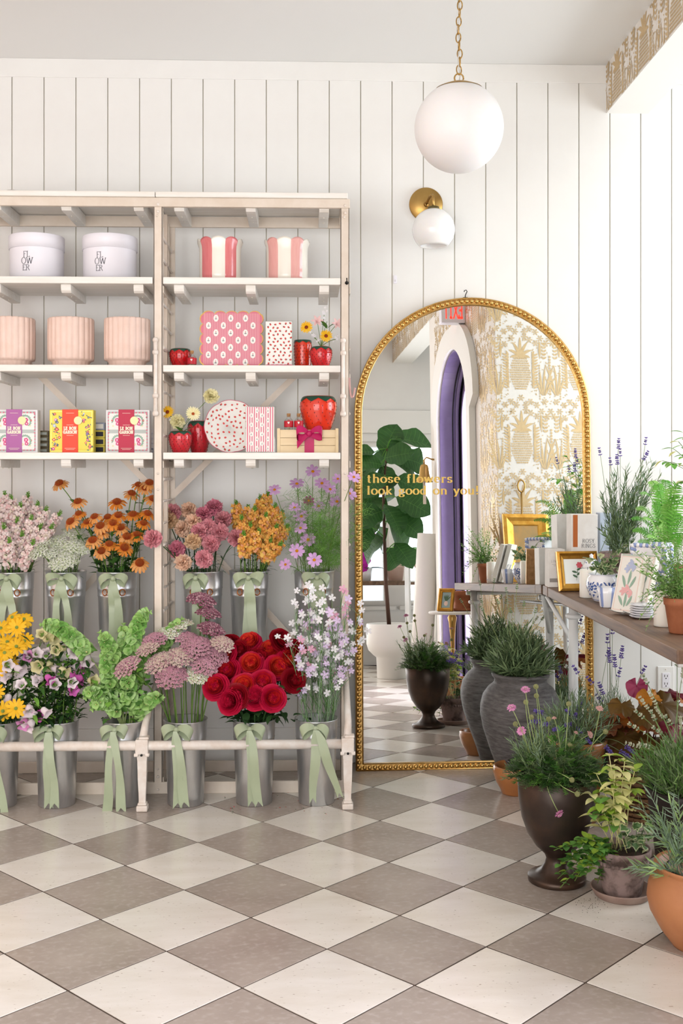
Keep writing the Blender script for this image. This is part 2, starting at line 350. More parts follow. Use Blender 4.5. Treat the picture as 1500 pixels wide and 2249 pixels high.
# back wall of vertical boards
PITCH, G0 = .13924, -1.290
wb = struct(obj('wall_back', MB().add(box(XL, XR, .0055, .12, 0, ZC), 'groove')))
pm = MB().add(box(-PITCH / 2 + .002, PITCH / 2 - .002, 0, .012, .155, 3.02), 'wall_white', smooth=False).mesh('wall_board')
k = -15
while True:
    x = G0 + PITCH * (k + .5)
    if x > XR - .03: break
    if x > XL + .03: obj('wall_board', pm, wb, (x, 0, 0), bev=.0015)
    k += 1
struct(obj('baseboard_back', MB().add(box(XL, XR, -.014, .01, 0, .156), 'trim_white', smooth=False), bev=.003))
struct(obj('trim_1', MB().add(box(XL, XR, -.004, .012, 3.018, ZC), 'wall_white', smooth=False), bev=.002))
struct(obj('ceiling', MB().add(box(XL - .1, XR + .1, YB - .1, .1, ZC, ZC + .1), 'ceiling_white', smooth=False)))
struct(obj('wall_left', MB().add(box(XL - .1, XL, YB - .1, .1, 0, ZC), mat('warm_bounce_wall', 'ecd2c0', .6), smooth=False)))  # unseen wall; blush tint added to bounce warm light over the left side
# ---- wallpaper motif (flat print), one repeat, in the u-v plane facing -y (u right, v up)
def ell(cu, cv, a, b, rot=0, n=10):
    p = [(cu + a * cos(2 * pi * i / n) * cos(rot) - b * sin(2 * pi * i / n) * sin(rot), cv + a * cos(2 * pi * i / n) * sin(rot) + b * sin(2 * pi * i / n) * cos(rot)) for i in range(n)]
    return [(u, 0, v) for u, v in p], [tuple(range(n))]
def blade(u, v, L_, ang, wd, curve=0, n=5):
    P = []; Q_ = []; x, y, a = u, v, ang
    for i in range(n + 1):
        t = i / n; hw = wd / 2 * sin(pi * (t * .92 + .04)) ** .7; P.append((x - sin(a) * hw, y + cos(a) * hw)); Q_.append((x + sin(a) * hw, y - cos(a) * hw))
        x += cos(a) * L_ / n; y += sin(a) * L_ / n; a += curve / n
    pts = P + Q_[::-1]; v_ = [(p[0], 0, p[1]) for p in pts]; m_ = len(P)
    return v_, [(i, i + 1, 2 * m_ - 2 - i, 2 * m_ - 1 - i) for i in range(m_ - 1)]
def motif(drop=0):
    b = MB(); b.jit = 1.2e-5; G = 'wallpaper_gold'; r = random.Random(3)
    for (a, l_, c) in ((90, .13, 0), (104, .11, .5), (76, .11, -.5), (125, .09, .9), (55, .09, -.9), (150, .065, 1.2), (30, .065, -1.2)):
        b.add(blade(0, .085, l_, RAD(a), .019, c), G)
    for j in range(14):                                  # body of curved blocks
        vv = .08 - j * .0145; hw = .064 * sqrt(max(.04, 1 - ((vv + .014) / .118) ** 2))
        for i in range(-5, 6):
            u = i * .0125 + (.00625 if j % 2 else 0)
            if abs(u) < hw: b.add(([(u - .0062, 0, vv + .0035), (u - .003, 0, vv - .0055), (u + .0062, 0, vv - .0035), (u + .003, 0, vv + .0065)], [(0, 1, 2, 3)]), G)
    for s in (-1, 1):
        for j in range(12):                              # fern leaves beside the fruit
            b.add(blade(s * .074, .1 - j * .0185, .034, RAD(62 if s > 0 else 118), .0115), G)
            b.add(blade(s * .083, .097 - j * .0185, .034, RAD(28 if s > 0 else 152), .0105), G)
        for (a, l_, u) in ((78, .2, .15), (92, .19, .145), (102, .15, .14), (115, .11, .135), (66, .13, .152)):  # tall blades
            b.add(blade(s * u * 1.02, -.15, l_, RAD(a if s > 0 else 180 - a), .0125, s * -.25), G)
        b.add(blade(s * .125, .09, .1, RAD(90), .016), G)
        for j in range(5): b.add(blade(s * .15, .08 + j * .022, .022, RAD(90 + s * 40), .011), G); b.add(blade(s * .15, .08 + j * .022, .022, RAD(90 - s * 50), .011), G)
    for j in range(14): b.add(ell(.1875, -.14 + j * .018, .0068, .0078), G); b.add(ell(-.122, -.17 + j * .016, .004, .007), G); b.add(ell(.122, -.17 + j * .016, .004, .007), G)
    for (u, v) in ((.1, .17), (-.1, .18), (.17, .18), (-.165, .18), (.0, -.165), (.06, -.19), (-.06, -.19), (.15, -.19), (-.15, -.19), (.187, .21), (-.06, .2), (.055, .21), (.03, -.21), (-.03, -.21), (.1, -.21), (-.1, -.21), (.13, .21), (-.13, .21), (-.03, .22)):
        for q in range(6): b.add(ell(u + .014 * cos(q * pi / 3), v + .014 * sin(q * pi / 3), .0085, .0042, q * pi / 3, 7), G)
        b.add(ell(u, v, .005, .005, 0, 7), G)
    for _ in range(150):
        u, v = r.uniform(-.187, .187), r.uniform(-.225, .225)
        if abs(u) > .065 or abs(v) > .17: b.add(ell(u, v, .0065, .0028, r.uniform(0, 3), 6), G)
    return b
mot = motif().mesh('wallpaper_print')
def clip_print(zlo, zhi, z0, name):
    """the repeat cut to a band of heights (local v)"""
    b = motif(); nb = MB()
    for f, mi in zip(b.f, b.m):
        if zlo <= sum(b.v[i][2] for i in f) / len(f) + z0 <= zhi: nb.add(([(b.v[i][0], b.v[i][1], min(max(b.v[i][2], zlo - z0), zhi - z0)) for i in f], [tuple(range(len(f)))]), 'wallpaper_gold', smooth=False)
    return nb.mesh(name)
PER, PV = .375, .46
# ---- bulkhead along the bay, its face papered
bm_ = struct(obj('trim_2', MB().add(box(XB, XB + .187, YB, 0, 2.886, ZC), 'plaster_white', smooth=False)))
struct(obj('trim_3', MB().add(box(XB - .002, XB, YB, 0, 2.888, ZC), 'wallpaper_ground', smooth=False)))
band = [clip_print(2.887, 3.099, 2.935, 'wallpaper_print')]
band2 = clip_print(2.887, 3.099, 2.935 + .23, 'wallpaper_print')
for i in range(16):
    obj('wallpaper_print', band[0], bm_, (XB - .003, -.173 - PER * i, 2.935), (0, 0, -pi / 2))
# ---- bay end wall (papered, lit) and the door wall with the pointed arch
YE, YD = -1.9, -3.93
we = struct(obj('wall_bay_end', MB().add(box(XB + .001, XR, YE - .003, YE, 0, ZC), 'wallpaper_ground', smooth=False)))
for i in range(4):
    for j in range(7):
        obj('wallpaper_print', mot, we, (XB + .155 + PER * i, YE + .0015, .25 + PV * j), (0, 0, pi))
# door wall: boxes round a lancet opening
DY0, DY1, DSP, DAP = -3.5, -2.53, 1.97, 2.45           # jambs, spring, apex
def lancet(y0, y1, zs, za, n=12):
    """points of a pointed arch from (y0,zs) over the apex to (y1,zs)"""
    c = (y0 + y1) / 2; hw = (y1 - y0) / 2; h_ = za - zs; R_ = (hw * hw + h_ * h_) / (2 * hw)
    am = math.acos((R_ - hw) / R_); L_ = []
    for i in range(n + 1):
        a = am * i / n; L_.append((y0 + R_ - R_ * cos(a), zs + R_ * sin(a)))
    return L_ + [(2 * c - y, z) for y, z in L_[::-1][1:]]
arch = lancet(DY0, DY1, DSP, DAP)
wdm = MB()
wdm.add(box(XB, XB + .34, YD, DY0, 0, ZC), 'wallpaper_ground', smooth=False).add(box(XB, XB + .34, DY1, YE - .004, 0, ZC), 'wallpaper_ground', smooth=False)
ol = [(y, z) for y, z in arch]
vv = [(XB, y, z) for y, z in ol] + [(XB, y, ZC) for y, z in ol]; n_ = len(ol)
wdm.add((vv, [(i + 1, i, n_ + i, n_ + i + 1) for i in range(n_ - 1)]), 'wallpaper_ground', smooth=False)
wd_ = struct(obj('wall_door', wdm))
for i in range(6):
    for j in range(7):
        yy, zz = YE - .13 - PER * i, .25 + PV * j
        if yy < YD + .1: continue
        b = motif(); nb = MB()
        for f in b.f:
            ok = True
            for q in f:
                y, z = yy - b.v[q][0], zz + b.v[q][2]
                if z > ZC - .0 or y > YE - .003 or y < YD + .003: ok = False; break
                if DY0 - .2 < y < DY1 + .2 and z < DSP + .1: ok = False; break
                if z >= DSP + .1:
                    t_ = abs(y - (DY0 + DY1) / 2) / .69
                    if t_ < 1 and z < DSP + .1 + .5 * (1 - t_ ** 1.6): ok = False; break
            if ok: nb.add(([b.v[q] for q in f], [tuple(range(len(f)))]), 'wallpaper_gold', smooth=False)
        if nb.f: obj('wallpaper_print', nb, wd_, (XB - .0015, yy, zz), (0, 0, -pi / 2))
# plaster surround
def offset_arch(o): return [(DY0 - o, 0), (DY0 - o, DSP)] + lancet(DY0 - o, DY1 + o, DSP, DAP + o * 1.25) + [(DY1 + o, 0)]
def ring(inner, outer, x0, x1, m):
    n = len(inner); v = []
    for x in (x0, x1): v += [(x, y, z) for y, z in inner] + [(x, y, z) for y, z in outer]
    f = []
    for i in range(n - 1):
        f += [(i, i + 1, n + i + 1, n + i), (2 * n + i + 1, 2 * n + i, 3 * n + i, 3 * n + i + 1), (n + i, n + i + 1, 3 * n + i + 1, 3 * n + i), (i + 1, i, 2 * n + i, 2 * n + i + 1)]
    return MB().add((v, f), m, smooth=False)
sur = [(DY0 - .09, 0), (DY0 - .09, DSP - .02), (DY0 - .2, DSP + .05)] + lancet(DY0 - .2, DY1 + .2, DSP + .05, DAP + .16) + [(DY1 + .09, DSP - .02), (DY1 + .09, 0)]
inn0 = [(DY0, 0), (DY0, DSP), (DY0, DSP + .001)] + arch + [(DY1, DSP), (DY1, 0)]
inn = [(DY0, 0), (DY0, DSP), (DY0, DSP + .001)] + arch + [(DY1, 0)]
struct(obj('trim_4', ring(inn0, sur, XB - .045, XB - .0025, 'plaster_white')))
struct(obj('trim_5', ring([(DY0 + .012, 0), (DY0 + .012, DSP), (DY0 + .012, DSP + .001)] + lancet(DY0 + .012, DY1 - .012, DSP, DAP - .015) + [(DY1 - .012, 0)], inn, XB - .02, XB + .3, 'purple_paint')))
dr = thing('door_1', '', ''); del dr['label'], dr['category']; dr['kind'] = 'structure'
i2 = [(DY0 + .1, .25), (DY0 + .1, DSP), (DY0 + .1, DSP + .001)] + lancet(DY0 + .1, DY1 - .1, DSP, DAP - .16) + [(DY1 - .1, .25)]
o2 = [(DY0 + .013, 0.01), (DY0 + .013, DSP), (DY0 + .013, DSP + .001)] + lancet(DY0 + .013, DY1 - .013, DSP, DAP - .016) + [(DY1 - .013, 0.01)]
obj('door_leaf', ring(i2, o2, XB + .14, XB + .185, 'purple_paint'), dr)
obj('door_leaf', MB().add(box(XB + .14, XB + .185, DY0 + .1, DY1 - .1, .01, .25), 'purple_paint', smooth=False), dr)
i3 = [(DY0 + .125, .275), (DY0 + .125, DSP), (DY0 + .125, DSP + .001)] + lancet(DY0 + .125, DY1 - .125, DSP, DAP - .2) + [(DY1 - .125, .275)]
obj('door_bead', ring(i3, i2, XB + .125, XB + .16, 'purple_light'), dr)
n_ = len(i3); obj('door_pane', MB().add(([(XB + .16, y, z) for y, z in i3], [tuple(range(n_))]), 'window_glass', smooth=False), dr)
def insetring(o): return [(DY0 + o, 0), (DY0 + o, DSP), (DY0 + o, DSP + .001)] + lancet(DY0 + o, DY1 - o, DSP, DAP - .015 - o * 1.2) + [(DY1 - o, 0)]
for xa, xb_, o_, m_ in ((.075, .083, .018, 'black_metal'), (.098, .118, .03, 'purple_light'), (.128, .136, .024, 'black_metal')): obj('door_stop', ring(insetring(o_), insetring(.011), XB + xa, XB + xb_, m_), dr)
obj('lock_plate', MB().add(box(XB + .118, XB + .14, DY1 - .09, DY1 - .03, 1.0, 1.17), 'purple_light', smooth=False), dr, bev=.004)
obj('latch', MB().add(box(XB + .11, XB + .13, DY1 - .072, DY1 - .048, 1.08, 1.12), 'black_metal', smooth=False), dr)
# ---- shop front behind the camera and windows; bay window wall
def wall_holes(name, ax, c, t, a0, a1, holes, m='wall_white'):
    b = MB(); xs = sorted({a0, a1, *[h[0] for h in holes], *[h[1] for h in holes]}); zs = sorted({0, ZC, *[h[2] for h in holes], *[h[3] for h in holes]})
    for i in range(len(xs) - 1):
        for j in range(len(zs) - 1):
            xm, zm = (xs[i] + xs[i + 1]) / 2, (zs[j] + zs[j + 1]) / 2
            if any(h[0] < xm < h[1] and h[2] < zm < h[3] for h in holes): continue
            b.add(box(xs[i], xs[i + 1], c - t, c, zs[j], zs[j + 1]) if ax == 'y' else box(c, c + t, xs[i], xs[i + 1], zs[j], zs[j + 1]), m, smooth=False)
    return struct(obj(name, b))
WIN = [(-3.2, .55, .15, 2.6), (.98, 1.28, .55, 2.12), (1.42, 2.7, .55, 2.12)]
wall_holes('wall_front', 'y', YB, .14, XL - .1, XR + .1, WIN)
struct(obj('trim_6', MB().add(box(.7, XR, YB, YB + .025, 2.2, 2.42), 'trim_white', smooth=False), bev=.004))
for i, (a, b, z0, z1) in enumerate(WIN):
    wn = struct(obj('window_%d' % (i + 1), MB().add(box(a, b, YB - .075, YB - .07, z0, z1), 'window_glass', smooth=False)))
    f = MB()
    for q in (box(a, a + .05, YB - .1, YB - .03, z0, z1), box(b - .05, b, YB - .1, YB - .03, z0, z1), box(a + .05, b - .05, YB - .1, YB - .03, z0, z0 + .05), box(a + .05, b - .05, YB - .1, YB - .03, z1 - .05, z1)): f.add(q, 'trim_white', smooth=False)
    obj('window_frame', f, wn)
    if b - a > 2:
        for q in range(1, 4): obj('mullion', MB().add(box(a + (b - a) * q / 4 - .025, a + (b - a) * q / 4 + .025, YB - .1, YB - .03, z0, z1), 'trim_white', smooth=False), wn)
    obj('window_sill', MB().add(box(a - .05, b + .05, YB - .1, YB + .06, z0 - .035, z0), 'trim_white', smooth=False), wn, bev=.004)
wall_holes('wall_bay', 'x', XR, .14, YB - .1, .1, [(-1.75, -.15, .75, 2.75)])
wn = struct(obj('window_4', MB().add(box(XR + .07, XR + .075, -1.75, -.15, .75, 2.75), 'window_glass', smooth=False)))
f = MB()
for q in (box(XR + .03, XR + .1, -1.75, -1.7, .75, 2.75), box(XR + .03, XR + .1, -.2, -.15, .75, 2.75), box(XR + .03, XR + .1, -1.7, -.2, .75, .8), box(XR + .03, XR + .1, -1.7, -.2, 2.7, 2.75), box(XR + .03, XR + .1, -.975, -.925, .8, 2.7)): f.add(q, 'trim_white', smooth=False)
obj('window_frame', f, wn)
struct(obj('wall_bay_side', MB().add(box(XB + .34, XR, YD, YD + .12, 0, ZC), 'wall_white', smooth=False)))
# ================================================================ DISPLAY RACK
RF, RB = -.455, -.13                                    # front and rear planes of the rack
def zz(py, y): return at(CX, py, y).z
xm = at(347, 700, RF).x; xr = at(757.5, 700, RF).x; xl = 2 * xm - xr
rk = thing('display_rack', 'tall cream-painted iron and wood display rack with open shelves', 'shelf rack', (xm, RF, 0)); RO = V((xm, RF, 0))
def rp(name, vf, m, bev=0, par=None, smooth=False):
    b = MB(); vs_ = [vf] if isinstance(vf, tuple) else vf
    for q in vs_: b.add(q, m, M.Translation(-RO), smooth)
    return obj(name, b, par or rk, bev=bev)
ZT = zz(457, RF); ZR = zz(437, RF); ZCAP = zz(425, RF)
def bolt(x, y, z, r=.006): 
    v, f = lathe([(r, 0), (r, .004), (r * .6, .007), (1e-4, .0075)], 6)
    return [(x + a, y - c, z + b) for a, b, c in v], [tuple(reversed(q)) for q in f]
for x in (xl, xm, xr):
    p = rp('post', [box(x - .018, x + .018, RF, RF + .006, 0, ZT), box(x - .018, x - .013, RF, RF + .03, 0, ZT), box(x + .013, x + .018, RF, RF + .03, 0, ZT)], 'shelf_frame', .0015)
    for py in (452, 468, 477, 1040, 1075, 1685, 1702, 1730): rp('bolt', bolt(x + (.0 if py != 477 else -.004), RF, zz(py, RF), .0065 if py in (452, 468, 1702) else .005), 'iron_white', par=p)
    rp('post', [box(x - .012 + .014, x + .016 + .014, RB - .006, RB, 0, ZT), box(x + .002, x + .007, RB - .03, RB, 0, ZT)], 'shelf_frame', .0015)
    # slotted side channel with rungs
    rp('side_channel', [box(x + .006, x + .012, RF + .13, RF + .165, .05, ZT), box(x + .012, x + .02, RF + .13, RF + .136, .05, ZT), box(x + .012, x + .02, RF + .159, RF + .165, .05, ZT)], 'shelf_frame')
    for i in range(24):
        z = .2 + i * .088
        rp('rung', tube([(x + .016, RF + .02, z), (x + .016, RB - .02, z)], .0055 if i % 3 else .008, 6), 'iron_white')
    for z in (zz(626, RF) - .02, zz(818, RF) - .02, zz(1009, RF) - .02, .5, .05): rp('side_rail', box(x + .005, x + .022, RF + .006, RB - .006, z - .014, z + .014), 'shelf_frame', .001)
    # latch rods on the posts
    a_, b_ = zz(746, RF), zz(912, RF); yy = RF - .016; xx = x - .008
    L_ = rp('latch_rod', [tube([(xx, yy, a_), (xx, yy, a_ - .05), (xx, yy, b_ + .05), (xx, yy, b_)], [.0085, .0075, .0075, .0085], 10)], 'iron_white', smooth=True)
    for z, r in ((a_ - .006, .0115), (a_ - .055, .0125), (b_ + .075, .0125), (b_ + .005, .0125)):
        rp('knob', ([(xx + p_[0], yy + p_[1], z + p_[2]) for p_ in sphere(r, 12, 8)[0]], sphere(r, 12, 8)[1]), 'iron_white', par=L_, smooth=True)
rp('top_rail', box(xl - .02, xr + .02, RF - .003, RF + .018, ZT, ZR), 'shelf_frame', .002)
rp('top_rail', box(xl - .02, xr + .02, RB - .018, RB, zz(503, RB), zz(503, RB) + .045), 'shelf_frame', .002)
for x in (xl, xr): rp('top_rail', box(x - .015, x + .015, RF + .02, RB - .02, ZT, ZR), 'shelf_frame')
for a, b in ((xl - .015, xm - .011), (xm - .009, xr + .011)):
    sb = rp('shelf_board', box(a, b, RF - .012, RB, ZR, ZCAP), 'shelf_board', .003)
JX = {0: [at(-12, 640, RF).x, at(143, 640, RF).x, at(303, 640, RF).x], 1: [at(392, 640, RF).x, at(550, 640, RF).x, at(712, 640, RF).x]}
def joist(x, z, par, h_=.033):
    # rounded front end
    pr = [(RF + .012, 0), (RF + .012, -h_ * .45), (RF + .016, -h_ * .78), (RF + .026, -h_), (RB - .008, -h_), (RB - .008, 0)]
    v = [(x - .02, y, z + q) for y, q in pr] + [(x + .02, y, z + q) for y, q in pr]; n = len(pr)
    f = [tuple(range(n)), tuple(range(2 * n - 1, n - 1, -1))] + [((i + 1) % n, i, n + i, n + (i + 1) % n) for i in range(n)]
    j = rp('bracket', (v, [tuple(reversed(q)) for q in f]), 'shelf_board', .002, par)
    for k in range(3):
        if k: rp('bracket', ([(x + p_[0], RF + .03 + k * .09 + p_[1], z - h_ - .0005 + p_[2]) for p_ in sphere(.0028, 6, 4)[0]], sphere(.0028, 6, 4)[1]), 'groove', par=par)
SH = []
for py0, py1 in ((611, 626), (803, 818), (994, 1009)):
    z1, z0 = zz(py0, RF), zz(py1, RF); SH.append(z1)
    for bay, (a, b) in enumerate(((xl + .02, xm - .021), (xm + .02, xr - .018))):
        s_ = rp('shelf_board', box(a, b, RF - .006, RB - .008, z0, z1), 'shelf_board', .003)
        for x in JX[bay]: joist(x, z0, s_)
for bay in (0, 1):
    for x in JX[bay]: joist(x, ZR - .002 - .0, rk, ZR - ZT + .01)
S4 = .55
for a, b in ((xl + .02, xm - .021), (xm + .02, xr - .018)): rp('shelf_board', box(a, b, RF - .006, RB - .008, S4 - .025, S4), 'shelf_board', .003)
def brace(p, q, w_=.013):
    a, b = at(*p, RB), at(*q, RB); d = (b - a).normalized(); n = V((-d.z, 0, d.x)) * w_
    v = [a - n, b - n, b + n, a + n]; v = [(t.x, RB - .004 - k, t.z) for k in (0, .005) for t in v]
    rp('brace', (v, [(3, 2, 1, 0), (4, 5, 6, 7), (0, 1, 5, 4), (1, 2, 6, 5), (2, 3, 7, 6), (3, 0, 4, 7)]), 'shelf_frame')
brace((715, 760), (372, 1096)); brace((372, 1110), (742, 1512)); brace((25, 762), (346, 1082)); brace((340, 1115), (15, 1490))
rp('bottom_rail', box(xl, xr, RF - .002, RF + .012, 0, .047), 'shelf_frame', .002); rp('bottom_rail', box(xl, xr, RB - .012, RB, 0, .047), 'shelf_frame', .002)
# front guard pipe on cast legs
PY = -.668; ZP = at(500, 1636, PY).z
rp('guard_pipe', tube([(xl - .05, PY, ZP), (xr + .012, PY, ZP)], .0185, 16), 'iron_white', smooth=True)
for x in (xm - .03, xr + .003, xl - .03):
    lg = rp('pipe_leg', [box(x - .021, x + .021, PY - .022, PY + .022, 0, .022), box(x - .017, x + .017, PY - .017, PY + .017, .022, .032)], 'iron_white', .004)
    v, f = box(-1, 1, -1, 1, 0, 1); pr = [(.0125, .03), (.013, .06), (.016, .12), (.0175, .19), (.021, ZP - .02)]
    b = MB()
    for (w0, za), (w1, zb) in zip(pr[:-1], pr[1:]):
        b.add(([(x + sx * (w0 if k == 0 else w1) - RO.x, PY + sy * (w0 if k == 0 else w1) * .8 - RO.y, (za, zb)[k]) for k in (0, 1) for sy in (-1, 1) for sx in (-1, 1)], [(0, 1, 5, 4), (2, 6, 7, 3), (0, 4, 6, 2), (1, 3, 7, 5)]), 'iron_white', None, False)
    obj('shank', b, lg)
    cl = rp('pipe_clamp', [box(x - .024, x + .024, PY - .026, PY + .02, ZP - .029, ZP + .027), box(x - .029, x - .012, PY - .028, PY - .01, ZP - .037, ZP - .024), box(x + .012, x + .029, PY - .028, PY - .01, ZP - .037, ZP - .024), box(x - .012, x + .026, PY - .02, PY + .02, ZP + .026, ZP + .036)], 'iron_white', .004)
    rp('bolt', bolt(x, PY - .026, ZP - .03, .005), 'black_metal', par=cl)
    xb_ = x + (.03 if x < 0 else .0)
    rp('pipe_arm', tube([(x, PY + .01, ZP + .02), (x + .004, PY + .05, ZP + .07), (xb_, RF + .0, ZP + .22)], [.016, .014, .012], 10), 'iron_white', smooth=True)
hk = rp('hook', [tube([(xr + .007, RF - .002, zz(612, RF)), (xr + .007, RF - .012, zz(612, RF)), (xr + .007, RF - .012, zz(622, RF))], .0022, 6), ([(xr + .007 + p_[0], RF - .008 + p_[1], zz(622, RF) + p_[2]) for p_ in sphere(.0075, 10, 6)[0]], sphere(.0075, 10, 6)[1])], 'black_metal', smooth=True)
for x in (xm, xr): rp('hanger_cord', [tube(bez((xr + .018, RF, zz(830, RF)), (xr + .02, RF - .01, zz(890, RF)), (xr + .035, RF - .01, zz(878, RF)), (xr + .04, RF - .01, zz(852, RF)), 8), .004, 6)], petal('pink_cord', 'e2b6b0'), smooth=True) if x == xr else None
# ================================================================ SHELF GOODS
mat('box_white', 'f0edf3', .5); mat('ink', '2a2730', .6); mat('planter_pink', 'f0d4c6', .55, col2='eccdbd', scale=20, bump=.05)
mat('glaze_pink', 'dd7f80', .18, col2='d87275', scale=30, stretch=(6, 6, .4), coat=.4); mat('glaze_pink_pale', 'e9b0a8', .18, col2='e5a59f', scale=30, stretch=(6, 6, .4), coat=.4)
mat('glaze_cream', 'f3ede0', .2, coat=.4); mat('glaze_white', 'f1efea', .2, coat=.4)
mat('berry_red', 'd4161c', .2, col2='c00f18', scale=9, coat=.5); mat('berry_orange', 'e23a1c', .2, col2='d92d15', scale=9, coat=.5); mat('berry_pinkish', 'cf2430', .2, col2='bd1a28', scale=9, coat=.5)
mat('berry_green', '1d4a38', .3, coat=.3); mat('berry_seed', '7d0c10', .4)
mat('gilt', 'cfa45a', .3, .8); mat('print_red', 'd2453f', .5); mat('print_green', '3d5a49', .5); mat('print_pink', 'd9788c', .5); mat('print_stripe', 'eaa9b0', .5); mat('print_white', 'f4f1ea', .5); mat('print_dark', '3c4a50', .5)
mat('paper_white', 'f2efe8', .55); mat('magenta_ribbon', 'c4105f', .45, col2='b50a55', scale=12)
glassm('bottle_glass', (.97, .98, .97, 1)); mat('cork', 'b98a5a', .8, col2='9c7146', scale=60); mat('label_red', 'c21f30', .45); mat('matchstick', 'e2cfae', .7)
SY = -.30
def sit(px, z, y=SY): p = at(px, CY, y); return V((p.x, y, z))
def tdecal(b, s, cx_, cz, h, y, m, **kw):
    v, f, wd = text(s, h, **kw); b.add(([(x + cx_ - wd / 2, y + e_, z + cz) for x, e_, z in v], f), m, smooth=False); return wd
# hat boxes
def hatbox(px, label, tx):
    p = sit(px, SH[0]); t = thing('hat_box', label, 'hat box', p, None, 'white hat boxes on the top shelf'); r, h_ = .1085, .187
    obj('body', MB().add(lathe([(r - .003, 0), (r, .001), (r, h_ - .004)], 64, cap0=True), 'box_white'), t)
    obj('lid', MB().add(lathe([(r + .001, h_ - .056), (r + .0035, h_ - .056), (r + .0035, h_ - .002), (r + .002, h_), (1e-4, h_)], 64), 'box_white'), t)
    b = MB()
    for row, (s, off, cz) in enumerate((('FL', .002, .087), ('OW', .004, .060), ('ER', .0, .033))):
        v, f, wd = text(s, .0235 if s != 'OW' else .025, thick=.085, thin=.05, space=.03)
        vv = [((x - wd / 2 + off + tx), z + cz, e_) for x, e_, z in v]
        b.add(([((r + .0008 - e_) * sin(x / r), -(r + .0008 - e_) * cos(x / r), z) for x, z, e_ in vv], f), 'ink', smooth=False)
    obj('lettering', b, t)
hatbox(81, 'white round hat box with stacked dark lettering, left one above the ribbed pink planters', -.017); hatbox(241.5, 'white round hat box with stacked dark lettering, right one beside the rack post', -.024)
# fluted planters
pl = lathe([(.073, 0), (.075, .002), (.076, .022), (.082, .028), (.092, .032), (.0945, .04), (.095, .12), (.0945, .198), (.092, .203), (.084, .203), (.083, .19), (.08, .05), (1e-4, .05)], 176, rf=lambda r, z, a: r - (.0055 * (abs(cos(a * 11)) ** .5 * -1 + 1) if z > .035 and r > .088 else .0018 * (1 - abs(cos(a * 11))) if z < .03 else 0))
plm = MB().add(pl, 'planter_pink').mesh('fluted_planter')
for px, lb in ((26, 'blush pink fluted planter cut off by the left edge of the picture'), (156, 'blush pink fluted planter, middle of the three on the shelf'), (279.5, 'blush pink fluted planter nearest the rack post')):
    o = obj('fluted_planter', plm, None, sit(px, SH[1])); tag(o, lb, 'planter', 'pink fluted planters')
